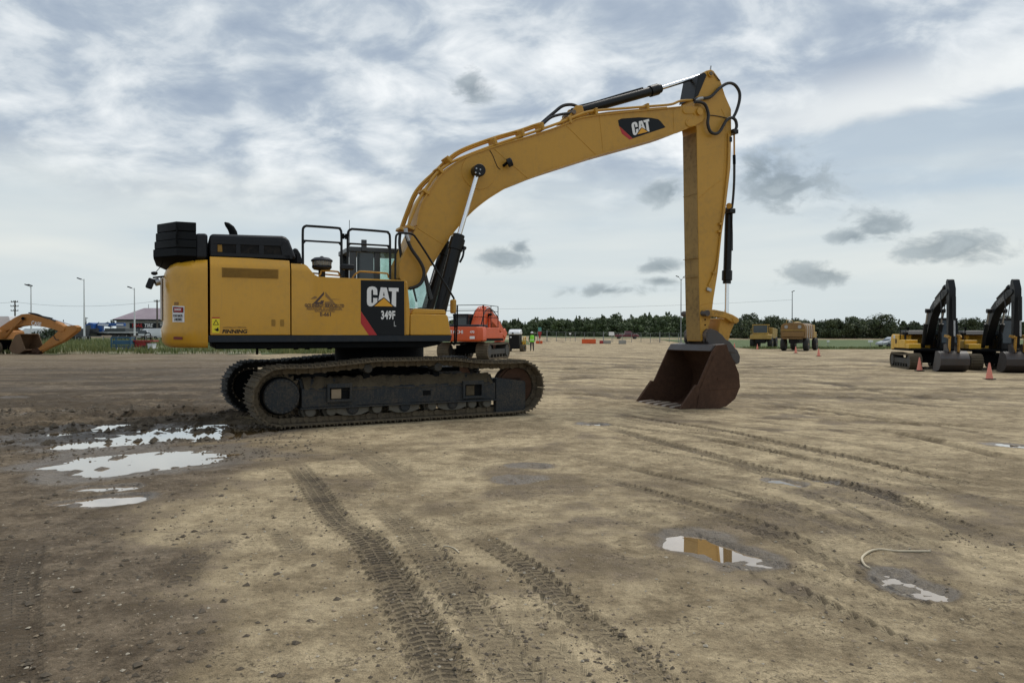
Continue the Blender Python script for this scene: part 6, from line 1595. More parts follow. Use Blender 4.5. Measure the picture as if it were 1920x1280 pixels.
# ---- cars and pickups
def car(name, label, loc, rz, mat, kind='suv', group=None, cat='car'):
    o = thing(name, label, cat, loc, rz, group)
    if kind == 'pickup':
        low = [(-2.9, 0.45), (-2.95, 1.1), (2.5, 1.12), (2.85, 0.95), (2.9, 0.45)]
        top = [(-0.55, 1.1), (-0.45, 1.85), (0.85, 1.88), (1.55, 1.12)]; L = 2.0
    elif kind == 'van':
        low = [(-2.5, 0.4), (-2.55, 1.15), (1.9, 1.15), (2.5, 0.85), (2.55, 0.4)]
        top = [(-2.5, 1.14), (-2.4, 2.0), (0.8, 2.0), (1.75, 1.15)]; L = 1.6
    else:
        low = [(-2.3, 0.4), (-2.35, 1.0), (1.3, 1.05), (2.2, 0.85), (2.35, 0.65), (2.35, 0.4)]
        top = [(-2.25, 1.0), (-1.9, 1.65), (0.2, 1.68), (1.25, 1.05)]; L = 1.45
    b = MB().prism(low, -0.93, 0.93).build('body', mat, o, 0.08, 3)
    cxm = sum(x for x, _ in top) / 4
    t_ = MB().rings([[(x, -0.90, z) for x, z in top], [(x, -0.72, z) if z > 1.3 else (x, -0.90, z) for x, z in top]], cap=False)
    tp = MB(); k = []
    for y, s in ((-1, 1), (1, 1)):
        k.append([(x, y * (0.72 if z > 1.3 else 0.90), z) for x, z in top])
    tp.rings(k); tp.build('roof', mat, b, 0.05)
    for s in (-1, 1):
        w_ = [(x * 0.90 + cxm * 0.10, z) for x, z in top]
        w_ = [(x, 1.0 + 0.16 + (z - 1.0) * 0.78 if z > 1.3 else z + 0.08) for x, z in w_]
        MB().rings([[(x, s * (0.93 - 0.24 * max(0, (z - 1.05)) / 0.8), z) for x, z in w_], [(x, s * (0.88 - 0.24 * max(0, (z - 1.05)) / 0.8), z) for x, z in w_]]).build('side_window', 'window_glass', b)
    f0, f1 = top[3], top[2]
    MB().rings([[(f0[0] + 0.02, -0.75, f0[1] + 0.05), (f0[0] + 0.02, 0.75, f0[1] + 0.05)], [(f1[0] + 0.05, 0.0 - 0.62, f1[1] - 0.08), (f1[0] + 0.05, 0.62, f1[1] - 0.08)]], cap=False, closed=False).build('windscreen', 'window_glass', b)
    for x in (-L * 0.95, L * 0.95):
        for y in (-0.82, 0.82): wheel(o, x, y, 0.36, 0.36, 0.24, 'steel')
    for y in (-0.65, 0.65): MB().box((low[-1][0] - 0.02, y, 0.78), (0.08, 0.3, 0.16)).build('headlight', 'lamp_lens', b, 0.02)
    return o
Y4 = 178
p = at_dist(1175, 633, Y4); car('pickup_truck', 'maroon pickup truck driving behind the fence', (p.x, Y4, gz(p.x, Y4)), R(0), 'maroon_car', 'pickup', cat='pickup')
Y5 = 118
p = at_dist(1672, 636, Y5); car('parked_car', 'silver car parked left of the black-armed excavators', (p.x, Y5, gz(p.x, Y5)), R(195), 'silver_car', 'suv')
p = at_dist(1710, 636, 112); car('parked_van', 'dark van behind the left black-armed excavator', (p.x, 112, gz(p.x, 112)), R(180), 'dark_car', 'van', cat='van')
p = at_dist(1824, 636, 112); car('parked_van', 'dark van behind the right black-armed excavator', (p.x, 112, gz(p.x, 112)), R(180), 'dark_car', 'van', cat='van')
for px, mt, kd, lab in ((262, 'white_car', 'suv', 'white car parked in front of the tire shop behind the trailer'), (283, 'white_car', 'van', 'white van parked in front of the tire shop near its pole'), (60, 'white_car', 'van', 'white van behind the folded orange boom')):
    p = at_dist(px, 636, 128); car('parked_car' if kd == 'suv' else 'parked_van', lab, (p.x, 128, gz(p.x, 128)), R(170), mt, kd, cat='car' if kd == 'suv' else 'van')

# ---- blue crane truck behind the bank
Y6 = 104
q0 = at_dist(200, 636, Y6)
ct = thing('crane_truck', 'blue crane truck with folded white-striped jib behind the grass bank', 'truck', (q0.x, Y6, gz(q0.x, Y6)), R(180))
SC = Y6 / FPX
MB().span((-3.9, -1.1, 0.85), (4.6, 1.1, 1.15)).build('chassis', 'engine_dark', ct, 0.02)
MB().span((-3.8, -1.2, 1.16), (1.1, 1.2, 1.36)).build('flatbed', 'steel', ct, 0.02)
cc = MB().prism([(1.3, 0.7), (1.3, 2.5), (1.9, 2.65), (2.5, 2.2), (2.8, 1.5), (2.8, 0.7)], -1.1, 1.1).build('cab', 'blue_paint', ct, 0.06)
MB().prism([(1.6, 1.7), (1.6, 2.3), (2.2, 2.25), (2.5, 1.7)], 1.09, 1.12).build('pane', 'window_glass', cc)
MB().prism([(2.85, 0.7), (2.85, 1.45), (4.4, 1.3), (4.6, 0.7)], -1.0, 1.0).build('engine_hood', 'blue_paint', ct, 0.08)
jb = MB().span((-2.6, -0.25, 2.15), (1.25, 0.25, 2.6)).build('jib', 'blue_paint', ct, 0.03)
for a, b in ((-0.4, 1.1), (-2.5, -1.5)): MB().span((a, 0.252, 2.25), (b, 0.265, 2.45)).build('stripe', 'decal_white', jb)
MB().span((0.5, -0.3, 1.37), (1.1, 0.3, 2.14)).build('crane_column', 'blue_paint', ct, 0.03)
MB().span((-3.2, -1.1, 1.37), (-0.3, 1.1, 1.85)).build('load', 'cab_grey', ct, 0.05)
for x in (-2.8, -1.7, 3.6):
    for y in (-0.95, 0.95): wheel(ct, x, y, 0.5, 0.5, 0.32, 'steel')
q0 = at_dist(140, 636, Y6 - 2)
bt_ = thing('dump_trailer', 'black trailer left of the blue crane truck', 'trailer', (q0.x, Y6 - 2, gz(q0.x, Y6 - 2)), R(180))
MB().prism([(-2.6, 0.75), (-2.8, 1.8), (2.2, 1.8), (1.9, 0.75)], -1.1, 1.1).build('box', 'dark_car', bt_, 0.04)
for x in (-1.2, 0.0):
    for y in (-0.95, 0.95): wheel(bt_, x, y, 0.45, 0.45, 0.3, 'steel')
MB().span((1.9, -0.1, 0.6), (3.3, 0.1, 0.75)).build('drawbar', 'engine_dark', bt_)
# blue rack and red lift standing at the foot of the bank
Y7 = 62
q0 = at_dist(231, 650, Y7)
br = thing('steel_rack', 'blue steel rack standing at the foot of the grass bank', 'rack', (q0.x, Y7, gz(q0.x, Y7)), R(8))
W2 = 0.74
for sx in (-1, 1):
    for sy in (-1, 1): MB().span((sx * W2 - 0.05, sy * 0.5 - 0.05, 0.0), (sx * W2 + 0.05, sy * 0.5 + 0.05, 1.2)).build('post', 'blue_steel', br, 0.01)
for z in (0.08, 0.45, 0.62, 1.12):
    for sy in (-1, 1): MB().span((-W2, sy * 0.5 - 0.03, z), (W2, sy * 0.5 + 0.03, z + 0.09)).build('rail', 'blue_steel', br, 0.01)
    for sx in (-1, 1): MB().span((sx * W2 - 0.03, -0.45, z), (sx * W2 + 0.03, 0.45, z + 0.09)).build('end_rail', 'blue_steel', br, 0.01)
MB().span((-0.68, -0.44, 0.12), (0.68, 0.44, 0.42)).build('crate', 'blue_paint', br, 0.02)
MB().span((-0.3, -0.535, 0.18), (0.15, -0.525, 0.34)).build('white_label', 'decal_white', br)
MB().span((-0.68, -0.44, 0.66), (0.68, 0.44, 0.95)).build('crate', 'blue_steel', br, 0.02)
q0 = at_dist(270, 650, Y7 + 1)
rt = thing('lift_trailer', 'red and white compressor trailer with rails beside the blue rack', 'trailer', (q0.x, Y7 + 1, gz(q0.x, Y7 + 1)), R(4))
MB().span((-0.95, -0.6, 0.22), (0.9, 0.6, 0.30)).build('chassis', 'white_paint', rt, 0.01)
MB().span((-0.55, -0.55, 0.31), (0.35, 0.55, 0.78)).build('engine_box', 'red_paint', rt, 0.03)
MB().span((-0.95, -0.6, 0.80), (1.0, 0.6, 0.92)).build('deck', 'red_paint', rt, 0.02)
MB().span((0.45, -0.5, 0.31), (0.85, 0.5, 0.66)).build('tank', 'white_paint', rt, 0.03)
for y in (-0.62, 0.62): wheel(rt, 0.25, y, 0.24, 0.24, 0.16, 'steel')
for x in (-0.9, -0.45, 0.0, 0.45, 0.9): MB().tube([(x, -0.55, 0.92), (x, -0.55, 1.28)], 0.03, 6).build('rail_post', 'rust', rt)
MB().tube([(-0.9, -0.55, 1.28), (0.9, -0.55, 1.28)], 0.03, 6).build('top_rail', 'rust', rt)
MB().tube([(-0.1, 0.4, 0.92), (-0.05, 0.4, 1.5), (0.35, 0.4, 1.5), (0.4, 0.4, 0.92)], 0.04, 6, 3).build('roll_hoop', 'black_steel', rt)

# ================================================================== BUILDING, POLES, FENCES, CONES, BARRIERS
YB = 170
bx0 = at_dist(213, 600, YB).x; bx1 = bx0 + 34
zb0 = gz(bx0, YB); ze = at_dist(213, 598.5, YB).z; zr = at_dist(240, 577.5, YB + 7).z
bd = thing('shop_building', 'grey tire shop with mauve metal hip roof behind the excavator tail', 'building', (0, 0, 0))
wl_ = MB().span((bx0 + 0.6, YB, zb0), (bx1 - 0.6, YB + 14, ze)).build('wall', 'wall_grey', bd)
k = 3.6
rf = MB().rings([[(bx0, YB - 0.5, ze), (bx1, YB - 0.5, ze), (bx1, YB + 14.5, ze), (bx0, YB + 14.5, ze)], [(bx0 + k, YB + 6.9, zr), (bx1 - k, YB + 6.9, zr), (bx1 - k, YB + 7.1, zr), (bx0 + k, YB + 7.1, zr)]]).build('roof', 'metal_roof', bd)
MB().span((bx0 - 0.02, YB - 0.55, ze - 0.35), (bx1 + 0.02, YB - 0.5, ze - 0.01)).build('gutter', 'slate', rf)
MB().cyl((bx0 + k + 1, YB + 7, zr - 0.1), (bx0 + k + 1, YB + 7, zr + 0.9), 0.06, 8).build('vent_pipe', 'galvanised', rf)
s0 = at_dist(243, 605.5, YB - 0.2); s1 = at_dist(299, 615.2, YB - 0.2)
sg = MB().span((s0.x, YB - 0.2, s1.z), (s1.x, YB - 0.02, s0.z)).build('sign_board', 'decal_black', bd)
sz = (s0.z + s1.z) / 2; hh = (s0.z - s1.z)
text_mesh('sign_text', 'TRAIL', hh * 0.92, 'decal_red', sg, (s0.x + (s1.x - s0.x) * 0.055, YB - 0.215, sz), (1, 0, 0), (0, 0, 1), bold=0.02, align='LEFT', shear=0.25, squeeze=0.92)
text_mesh('sign_text', 'TIRE', hh * 0.92, 'decal_white', sg, (s0.x + (s1.x - s0.x) * 0.48, YB - 0.215, sz), (1, 0, 0), (0, 0, 1), bold=0.02, align='LEFT', shear=0.25, squeeze=0.92)
for i in range(5):
    xa = s0.x + 0.9 + i * 1.9; za = zb0 + 0.3
    wd = MB().span((xa, YB - 0.06, za + 0.6), (xa + 1.6, YB - 0.005, za + 2.6)).build('window', 'white_paint', bd)
    for j in range(2):
        MB().span((xa + 0.1 + j * 0.72, YB - 0.08, za + 0.7), (xa + 0.78 + j * 0.72, YB - 0.062, za + 2.5)).build('pane', 'window_glass', wd)

def lamp_post(px, ytop, Y, label, heads, wide=False, mat='white_paint', group=None):
    p = at_dist(px, ytop, Y); z0 = gz(p.x, Y)
    o = thing('lamp_post', label, 'lamp post', (p.x, Y, z0), 0, group)
    h = p.z - z0
    MB().lathe((0, 0, -0.2), [(0.30, 0), (0.30, 0.9), (0.05, 0.9)], 10).build('footing', 'concrete', o)
    MB().tube([(0, 0, 0.6), (0, 0, h * 0.5), (0, 0, h)], [0.12, 0.09, 0.06], 10).build('pole', mat, o)
    for (dx_, dz_) in heads:
        a = MB().tube([(0, 0, h - 0.3), (dx_ * 0.5, 0, h + dz_ * 0.4), (dx_ * 0.8, 0, h + dz_)], 0.03, 6).build('arm', mat, o)
        MB().box((dx_ * 1.05, 0, h + dz_), (0.55, 0.3, 0.12), Matrix.Rotation(math.copysign(0.35, -dx_), 3, 'Y')).build('lamp_head', 'slate', a, 0.02)
    return o
lamp_post(157.5, 523, 98, 'tall white lamp post right of the folded orange boom', [(-0.6, 0.05)])
lamp_post(58, 536, 98, 'white lamp post above the folded orange boom', [(-0.5, 0.12), (-0.1, 0.1)])
lamp_post(252, 540, 98, 'white lamp post in front of the tire shop', [(-0.6, 0.1)])
lamp_post(1277, 523, 128, 'grey double-headed lamp post left of the excavator stick', [(-0.62, 0.45), (0.62, 0.45)], mat='galvanised')
lamp_post(1485.5, 546, 140, 'plain grey lamp post behind the water truck', [(0.15, 0.0)], mat='galvanised')

def power_pole(px, ytop, Y, label, arms):
    p = at_dist(px, ytop, Y); z0 = gz(p.x, Y); h = p.z - z0
    o = thing('power_pole', label, 'power pole', (p.x, Y, z0))
    MB().tube([(0, 0, -0.3), (0, 0, h)], [0.19, 0.12], 10).build('pole', 'wood_pole', o)
    for (dz_, w) in arms:
        MB().box((0, -0.14, h - dz_), (w, 0.10, 0.14)).build('cross_arm', 'wood_pole', o)
        for s in (-1, -0.35, 0.35, 1): MB().lathe((s * w * 0.46, -0.14, h - dz_ + 0.07), [(0.04, 0), (0.07, 0.06), (0.04, 0.2)], 8).build('insulator', 'slate', o)
    return p, h, z0
pp1 = power_pole(28, 563.5, 150, 'wooden power pole with three cross arms far left', [(0.25, 1.4), (1.15, 1.6), (2.05, 1.5)])
pp2 = power_pole(294.5, 562, 135, 'wooden power pole beside the excavator tail', [(0.3, 1.0)])
pp3 = power_pole(161, 595, 230, 'short distant power pole behind the white lamp post', [(0.3, 1.4)])
def wire(a, b, sag, label, r=0.02):
    P_w = [(a[0] + (b[0] - a[0]) * t, a[1] + (b[1] - a[1]) * t, a[2] + (b[2] - a[2]) * t - sag * 4 * t * (1 - t)) for t in np.linspace(0, 1, 24)]
    o = MB().tube(P_w, r, 5).build('power_line', 'slate'); tag(o, label, 'power line')
A1 = at_dist(28, 566, 150); A2 = at_dist(294.5, 564.5, 135); A3 = at_dist(1485, 562, 140); A0 = at_dist(-160, 569, 155)
wire((A0.x, 155, A0.z), (A1.x, 150, A1.z), 0.4, 'thin power line running out of the left edge')
wire((A1.x, 150, A1.z), (A2.x, 135, A2.z), 0.9, 'thin power line between the two wooden poles on the left')
wire((A2.x, 135, A2.z), (A3.x, 140, A3.z), 1.6, 'thin power line crossing behind the excavator boom', 0.015)

# ---- chain-link fences
def fence(label, p0, p1, n, h, wires=3, post_r=0.05):
    o = thing('chain_link_fence', label, 'fence', (p0[0], p0[1], 0))
    for k in range(n + 1):
        t_ = k / n; x = p0[0] + (p1[0] - p0[0]) * t_; y = p0[1] + (p1[1] - p0[1]) * t_; z = gz(x, y)
        big = (k % 6 == 1)
        MB().cyl((x - p0[0], y - p0[1], z - 0.1), (x - p0[0], y - p0[1], z + h * (1.15 if big else 1.0)), post_r * (1.9 if big else 1), 7).build('post', 'galvanised', o)
    for w in range(wires):
        P_w = []
        for k in range(n + 1):
            t_ = k / n; x = p0[0] + (p1[0] - p0[0]) * t_; y = p0[1] + (p1[1] - p0[1]) * t_
            P_w.append((x - p0[0], y - p0[1], gz(x, y) + h * (1 - w / max(1, wires - 0.2))))
        MB().tube(P_w, 0.035 if w == 0 else 0.014, 5).build('top_rail' if w == 0 else 'wire', 'fence_wire', o)
    return o
f0 = at_dist(1008, 630, 150); f1 = at_dist(1290, 630, 150)
fence('tall chain-link fence across the middle in front of the wood', (f0.x, 150), (f1.x, 150), 16, 1.9, 5)
f0 = at_dist(62, 640, 92); f1 = at_dist(300, 640, 92)
fence('low silver rail fence along the top of the left bank', (f0.x, 92), (f1.x, 92), 9, 0.75, 2)

# ---- traffic cones
def cone(label, px, py, h=0.74):
    p = ground_at(px, py)
    o = thing('traffic_cone', label, 'traffic cone', (p.x, p.y, p.z), random.uniform(0, 1.5), 'orange traffic cones')
    MB().box((0, 0, 0.02), (0.38, 0.38, 0.04)).build('base', 'rubber', o, 0.01)
    MB().lathe((0, 0, 0.04), [(0.155, 0), (0.145, 0.02), (0.03, h - 0.04), (0.022, h - 0.03)], 16).build('body', 'cone_orange', o)
    return o
cone('faded orange cone in front of the left black-armed excavator', 1724, 695)
cone('faded orange cone nearest the right edge', 1855, 711)
cone('small orange cone left of the haul truck', 1420, 655)
cone('small orange cone right behind the water truck', 1492, 662)
cone('small orange cone right of the water truck', 1535, 668)
cone('small orange cone just right of the bucket linkage', 1377, 652)

# ---- barriers, blocks and signs round the gate
def barrier(name, label, px, pyb, Y, w, h, d, mat, rz=0.0, taper=0.6, cat='barrier', group=None):
    p = at_dist(px, pyb, Y); z0 = gz(p.x, Y)
    o = thing(name, label, cat, (p.x, Y, z0), rz, group)
    MB().prism([(-w / 2, 0.08), (-w / 2, h), (w / 2, h), (w / 2, 0.08)], -d / 2 * taper, d / 2 * taper).build('body', mat, o, 0.03)
    MB().box((0, 0, 0.10), (w, d, 0.2)).build('foot', mat, o, 0.03)
    return o
barrier('water_barrier', 'long orange plastic barrier by the gate post', 1104, 639, 138, 2.6, 0.85, 0.6, 'barrier_orange')
barrier('water_barrier', 'short orange plastic barrier under the red and green sign', 1011, 641, 128, 1.15, 0.5, 0.6, 'barrier_orange')
barrier('concrete_block', 'grey concrete block with a red end beside the orange barrier', 1137, 638, 140, 1.6, 0.62, 0.7, 'concrete', taper=0.95, cat='block')
barrier('red_box', 'small red box against the grey concrete block', 1127.5, 638, 139, 0.65, 0.6, 0.6, 'red_paint', taper=0.95, cat='box')
barrier('concrete_block', 'pale concrete block in front of the maroon pickup', 1167, 638.5, 139, 1.35, 0.75, 0.7, 'concrete', taper=0.95, cat='block')
barrier('water_barrier', 'orange barrier seen under the left black-armed excavator', 1762, 668, 49, 0.55, 0.75, 0.4, 'barrier_orange')
barrier('water_barrier', 'orange barrier seen under the right black-armed excavator', 1881, 670, 49, 0.5, 0.75, 0.4, 'barrier_orange')
def board(label, px, py0, py1, Y, wpx, mat='decal_white', text=None):
    a = at_dist(px, py0, Y); b = at_dist(px, py1, Y); z0 = gz(a.x, Y); w = wpx * Y / FPX
    o = thing('sign', label, 'sign', (a.x, Y, z0))
    MB().cyl((0, 0, -0.1), (0, 0, a.z - z0 - 0.02), 0.035, 8).build('post', 'galvanised', o)
    MB().span((-w / 2, -0.07, b.z - z0), (w / 2, -0.04, a.z - z0)).build('panel', mat, o)
    return o
board('white board on the fence left of the maroon pickup', 1146.5, 622, 629, 149, 10)
board('small white board low on the fence in the middle', 1069, 624, 627, 149.5, 3.5)
board('small white sign in the grass right of the water truck', 1552.5, 638, 641, 112, 5)
board('wider white sign in the grass left of the silver car', 1632, 637.5, 641.5, 112, 9)
p = at_dist(1012, 640, 127.5); z0 = gz(p.x, 127.5); o = thing('sign', 'narrow red and green sign standing behind the worker', 'sign', (p.x, 127.5, z0))
hs = lambda py: at_dist(1012, py, 127.5).z - z0
MB().cyl((0, 0, 0.0), (0, 0, hs(613.5)), 0.05, 8).build('post', 'galvanised', o)
MB().span((-0.28, -0.09, hs(621)), (0.28, -0.06, hs(613.5))).build('panel', 'teal', o); MB().span((-0.30, -0.09, hs(627)), (0.30, -0.06, hs(621.3))).build('panel', 'red_paint', o); MB().span((-0.14, -0.1, hs(634)), (0.14, -0.06, hs(627.3))).build('panel', 'red_paint', o)

# ---- cord lying on the ground
def on_top(px, py, up):
    p = on_ground(px, py)
    i = min(max(int(np.searchsorted(GY, p.y)), 1), rows - 1); j = min(max(int(np.searchsorted(GX, p.x)), 1), cols - 1)
    zz = Z.reshape(rows, cols)[i - 1:i + 1, j - 1:j + 1].max()
    return (p.x, p.y, max(zz, 0.0 if False else -1) + up)
pts = [on_top(x, y, 0.006) for x, y in [(1632, 1066), (1622, 1060), (1616, 1051), (1619, 1043), (1632, 1037), (1650, 1034.5), (1680, 1034.5), (1712, 1036), (1745, 1038.5)]]
o = MB().tube(pts, 0.008, 8, 4).build('cord', 'rope'); tag(o, 'pale curved cord lying on the earth at right', 'cord')
pts = [on_top(x, y, 0.004) for x, y in [(832, 1026), (842, 1027), (852, 1031), (861, 1039)]]
o = MB().tube(pts, 0.005, 8, 4).build('cord', 'rope'); tag(o, 'short pale cord end beside the wheel tracks', 'cord')

# ================================================================== GRASS, WEEDS, TREES
def grass_mat(name, a, b, c_):
    t = NT(name); c = t.coord(); n1 = t.noise(c, 0.25, 5, 0.6); n2 = t.noise(c, 3.0, 5, 0.7)
    col = t.mix(t.step(n1, 0.35, 0.65), a, b); col = t.mix(t.math('MULTIPLY', t.step(n2, 0.45, 0.7), 0.7), col, c_)
    t.link(col, t.b.inputs['Base Color']); t.b.inputs['Roughness'].default_value = 0.9
    t.link(t.bump(n2, 0.8, 0.15), t.b.inputs['Normal'])
grass_mat('grass_right', (0.062, 0.098, 0.024), (0.098, 0.135, 0.036), (0.045, 0.07, 0.02))
grass_mat('grass_far', (0.10, 0.13, 0.045), (0.17, 0.17, 0.075), (0.065, 0.085, 0.03))
grass_mat('grass_left', (0.085, 0.11, 0.035), (0.14, 0.145, 0.055), (0.05, 0.07, 0.022))
def turf(name, label, x0, x1, y0, y1, mat, up=0.03, nx=60, ny=30):
    xs_ = np.linspace(x0, x1, nx); ys_ = np.linspace(y0, y1, ny)
    V = []; F = []
    rr = random.Random(3)
    for j, y in enumerate(ys_):
        for i, x in enumerate(xs_):
            e = 0 if 0 < j < ny - 1 else 1
            yy = y + (rr.uniform(-1, 1) * (y1 - y0) * 0.03 if j == 0 else 0)
            V.append((x, yy, gz(x, yy) + (up + rr.uniform(0, up * 2) if not e else up)))
    for j in range(ny - 1):
        for i in range(nx - 1): F.append((j * nx + i, j * nx + i + 1, (j + 1) * nx + i + 1, (j + 1) * nx + i))
    m_ = bpy.data.meshes.new(name); m_.from_pydata(V, [], F); m_.materials.append(M[mat]); m_.shade_smooth()
    o = bpy.data.objects.new(name, m_); link(o); tag(o, label, 'grass', kind='structure')
turf('grass_field', 'green grass strip beyond the yard on the right', 34, 150, 104, 172, 'grass_right')
turf('grass_field', 'yellowish grass verge in front of the wood', -12, 240, 188, 300, 'grass_far')
turf('grass_field', 'patch of green grass behind the small loader', -14, 3, 110, 150, 'grass_right', nx=20)
turf('grass_bank', 'weedy grass bank at the left', -120, -16, 58, 165, 'grass_left', nx=80, ny=40)

def blades(name, label, n, area, hmin, hmax, mat, seed, w=0.03):
    r_ = np.random.default_rng(seed)
    x = r_.uniform(area[0], area[1], n); y = area[2] + (area[3] - area[2]) * r_.random(n) ** 1.6
    keep = np.abs(x) < 0.75 * y
    x, y = x[keep], y[keep]; n = len(x)
    dens = fbm(x / 2.2, y / 2.2, seed, 3); keep = dens > 0.38; x, y, dens = x[keep], y[keep], dens[keep]; n = len(x)
    z = base_z(x, y) + 0.02
    h = hmin + (hmax - hmin) * r_.random(n) * (0.4 + 0.9 * dens); a = r_.uniform(0, 2 * PI, n); lean = r_.uniform(-0.35, 0.35, n) * h
    c, s = np.cos(a), np.sin(a)
    V = np.empty((n, 3, 3)); 
    ww = w * r_.uniform(0.6, 1.5, n)
    V[:, 0] = np.stack([x - c * ww, y - s * ww, z], 1); V[:, 1] = np.stack([x + c * ww, y + s * ww, z], 1)
    V[:, 2] = np.stack([x + lean * s, y + lean * c, z + h], 1)
    leaf_mesh(name, V.reshape(-1, 3), 3, np.repeat(r_.random(n), 3), mat, label)
def leaf_mesh(name, V, k, tint, mat, label, parent=None, kind='stuff'):
    m_ = bpy.data.meshes.new(name); nv_ = len(V); nf = nv_ // k
    m_.vertices.add(nv_); m_.vertices.foreach_set('co', V.astype(np.float32).ravel())
    m_.loops.add(nv_); m_.loops.foreach_set('vertex_index', np.arange(nv_, dtype=np.int32))
    m_.polygons.add(nf); m_.polygons.foreach_set('loop_start', np.arange(nf, dtype=np.int32) * k)
    at_ = m_.attributes.new('tint', 'FLOAT', 'POINT'); at_.data.foreach_set('value', tint.astype(np.float32))
    m_.update(); m_.materials.append(M[mat])
    o = bpy.data.objects.new(name, m_); link(o, parent)
    if kind: tag(o, label, name.replace('_', ' '), kind=kind)
    return o
blades('weeds', 'tall green and straw weeds on the left bank', 26000, (-75, -14, 57.5, 96), 0.25, 0.75, 'weed', 5, 0.04)
blades('white_flowers', 'pale dry tufts along the foot of the left bank', 1500, (-48, -20, 56.5, 60), 0.12, 0.30, 'pale_weed', 9, 0.05)
blades('field_grass', 'long grass at the near edge of the right field', 12000, (34, 120, 104, 112), 0.15, 0.45, 'weed', 11, 0.06)

def leaf_quads(cent, rad, n, size, r_, flat=0.75):
    """small leaf clumps spread through an ellipsoid's outer part"""
    d = r_.normal(size=(n, 3)); d /= np.linalg.norm(d, axis=1)[:, None]
    rr = 0.45 + 0.6 * r_.random(n) ** 0.6
    P_c = cent + d * rr[:, None] * np.array(rad)
    nrm = d + r_.normal(size=(n, 3)) * 0.6; nrm /= np.linalg.norm(nrm, axis=1)[:, None]
    t1 = np.cross(nrm, r_.normal(size=(n, 3))); t1 /= np.linalg.norm(t1, axis=1)[:, None]; t2 = np.cross(nrm, t1)
    s = size * r_.uniform(0.5, 1.4, n)[:, None]
    Q = np.stack([P_c - t1 * s - t2 * s * flat, P_c + t1 * s - t2 * s * flat * 0.6, P_c + t1 * s * 0.7 + t2 * s * flat, P_c - t1 * s * 0.8 + t2 * s * flat], 1)
    return Q.reshape(-1, 3)
def crown_verts(x, y, z0, h, w, kind, r_, clumps=9, per=150, size=0.16):
    out = []; tint = []
    if kind == 'conifer':
        for k in range(clumps * 2):
            t_ = k / (clumps * 2 - 1); zz = z0 + h * (0.12 + 0.86 * t_); rr = w * 0.5 * (1 - t_) * r_.uniform(0.75, 1.15) + 0.05
            n = int(per * (0.3 + 0.7 * (1 - t_)))
            out.append(leaf_quads(np.array([x, y, zz]), (rr, rr, h * 0.05), n, size * (0.6 + 0.5 * (1 - t_)), r_)); tint.append(np.repeat(np.clip(r_.normal(0.4, 0.25, n), 0, 1), 4))
    else:
        for k in range(clumps):
            a = r_.uniform(0, 2 * PI); q_ = r_.random() ** 0.5; tz = r_.uniform(0.22, 0.92)
            rr = w * 0.5 * q_ * (1.15 - 0.75 * abs(tz - 0.45))
            c = np.array([x + rr * math.cos(a), y + rr * math.sin(a), z0 + h * tz]); s = w * r_.uniform(0.16, 0.30)
            n = per; out.append(leaf_quads(c, (s, s, s * 0.85), n, size, r_)); tint.append(np.repeat(np.clip(r_.normal(r_.uniform(0.2, 0.75), 0.2, n), 0, 1), 4))
        # ragged top shoots
        for k in range(3):
            c = np.array([x + r_.uniform(-.2, .2) * w, y, z0 + h * r_.uniform(0.88, 1.02)]); n = per // 3
            out.append(leaf_quads(c, (w * .06, w * .06, h * .09), n, size * 0.8, r_)); tint.append(np.repeat(np.clip(r_.normal(0.5, 0.2, n), 0, 1), 4))
    return np.concatenate(out), np.concatenate(tint)
def tree(label, px, pytop, Y, wpx, kind='broad', mat='leaf_dark', group='trees standing out above the far tree line', clumps=20, per=170):
    a = at_dist(px, pytop, Y); z0 = gz(a.x, Y); h = a.z - z0; w = wpx * Y / FPX
    r_ = np.random.default_rng(int(px * 7 + pytop))
    o = thing('tree', label, 'tree', (a.x, Y, z0), 0, group)
    tm_ = MB().tube([(0, 0, -0.2), (0.05, 0, h * 0.35), (0.0, 0, h * 0.85)], [0.03 * h, 0.022 * h, 0.006 * h], 8)
    tk_ = tm_.build('trunk', 'bark', o)
    for k in range(5):
        an = k * 1.3; MB().tube([(0, 0, h * (0.25 + 0.09 * k)), (math.cos(an) * w * 0.2, math.sin(an) * w * 0.2, h * (0.42 + 0.09 * k)), (math.cos(an) * w * 0.32, math.sin(an) * w * 0.32, h * (0.52 + 0.09 * k))], [0.012 * h, 0.008 * h, 0.004 * h], 6).build('limb', 'bark', tk_)
    V, tt_ = crown_verts(0, 0, 0, h, w, kind, r_, clumps, per, 0.0165 * h + 0.07)
    leaf_mesh('crown', V, 4, tt_, mat, None, o, None)
    return o
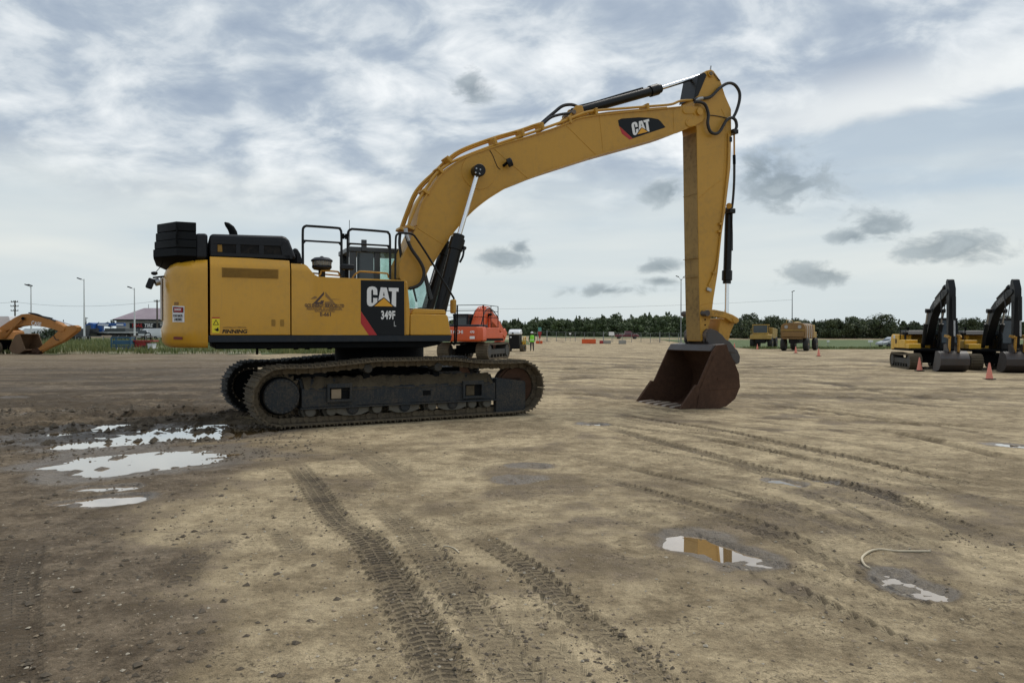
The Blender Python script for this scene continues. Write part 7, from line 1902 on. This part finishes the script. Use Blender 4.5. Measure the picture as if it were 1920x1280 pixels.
def wood(name, label, spec, mat, seed):
    """a belt of trees that reads as one mass"""
    r_ = np.random.default_rng(seed); vs = []; ts_ = []
    for (px0_, px1_, n, top0, top1, Y0_, Y1_, wmul) in spec:
        for k in range(n):
            t_ = (k + r_.uniform(0, 1)) / n; px = px0_ + (px1_ - px0_) * t_; Yk = r_.uniform(Y0_, Y1_)
            top = top0 + (top1 - top0) * t_ + (r_.uniform(-9, -3) if r_.random() < 0.14 else r_.uniform(-2.5, 6.0))
            a = at_dist(px, top, Yk); z0 = gz(a.x, Yk); h = max(2.0, a.z - z0); w = h * r_.uniform(0.55, 0.85) * wmul
            V, tt_ = crown_verts(a.x, Yk, z0 - 0.1 * h, h * 1.1, w, 'broad' if r_.random() < 0.88 else 'conifer', r_, 11, 120, 0.024 * h + 0.07)
            vs.append(V); ts_.append(tt_)
            # undergrowth closing the foot of the belt
            V = leaf_quads(np.array([a.x, Yk - 2, z0 + 0.14 * h]), (w * 0.55, w * 0.4, h * 0.2), 70, 0.04 * h + 0.08, r_); vs.append(V); ts_.append(np.repeat(np.clip(r_.normal(0.35, 0.2, 70), 0, 1), 4))
    o = leaf_mesh(name, np.concatenate(vs), 4, np.concatenate(ts_), mat, label)
    return o
wood('wood', 'dark green wood stretching behind the fence in the middle', [(560, 925, 60, 610, 606, 255, 300, 1.1), (925, 1010, 26, 606, 603, 250, 290, 1.1), (1000, 1130, 46, 603, 600, 245, 290, 1.1), (1120, 1300, 66, 600, 592, 240, 290, 1.1)], 'leaf_wood', 3)
wood('thicket', 'dark thicket along the far edge of the right field', [(1300, 1400, 30, 596, 600, 192, 225, 1.1), (1390, 1560, 46, 603, 608, 188, 215, 1.1), (1540, 1760, 60, 606, 607, 188, 215, 1.1), (1740, 1960, 56, 607, 604, 188, 215, 1.1)], 'leaf_dark', 4)
for (px, top, wpx, lab) in ((1402, 590, 42, 'bushy tree right of the bucket linkage'), (1452, 594, 46, 'bushy tree above the haul truck cab'), (1503, 599, 34, 'tree above the right end of the water tank'),
                            (1558, 601, 30, 'slim tree just right of the water truck'), (1573, 599, 32, 'pointed tree second right of the water truck'), (1603, 598, 38, 'tree above the white field signs'),
                            (1652, 593, 46, 'tallest bushy tree left of the black-armed excavators'), (1812, 599, 44, 'tree between the two black stick arms'), (1880, 596, 44, 'tree right behind the second black boom')):
    tree(lab, px, top, 185, wpx)
for (px, top, wpx, kd, lab) in ((185, 604, 11, 'conifer', 'small spruce above the blue crane truck'), (208, 601, 16, 'broad', 'small tree at the corner of the tire shop'), (119, 600, 7, 'conifer', 'distant spruce tip over the folded orange stick'), (161, 600, 9, 'conifer', 'thin spruce behind the tall white lamp post')):
    tree(lab, px, top, 200, wpx, kd, 'leaf_left', 'small trees behind the left bank', 9, 60)
for (px, top, wpx, lab) in ((88, 618, 40, 'leafy bush under the folded orange boom'), (150, 622, 26, 'leafy bush behind the tall white lamp post')):
    tree(lab, px, top, 90 if px < 100 else 112, wpx, 'broad', 'leaf_left', 'small trees behind the left bank', 9, 90)
wood('far_hedge', 'low dark hedge far behind the left bank', [(-40, 320, 40, 628, 626, 300, 330, 1.3)], 'leaf_left', 8)
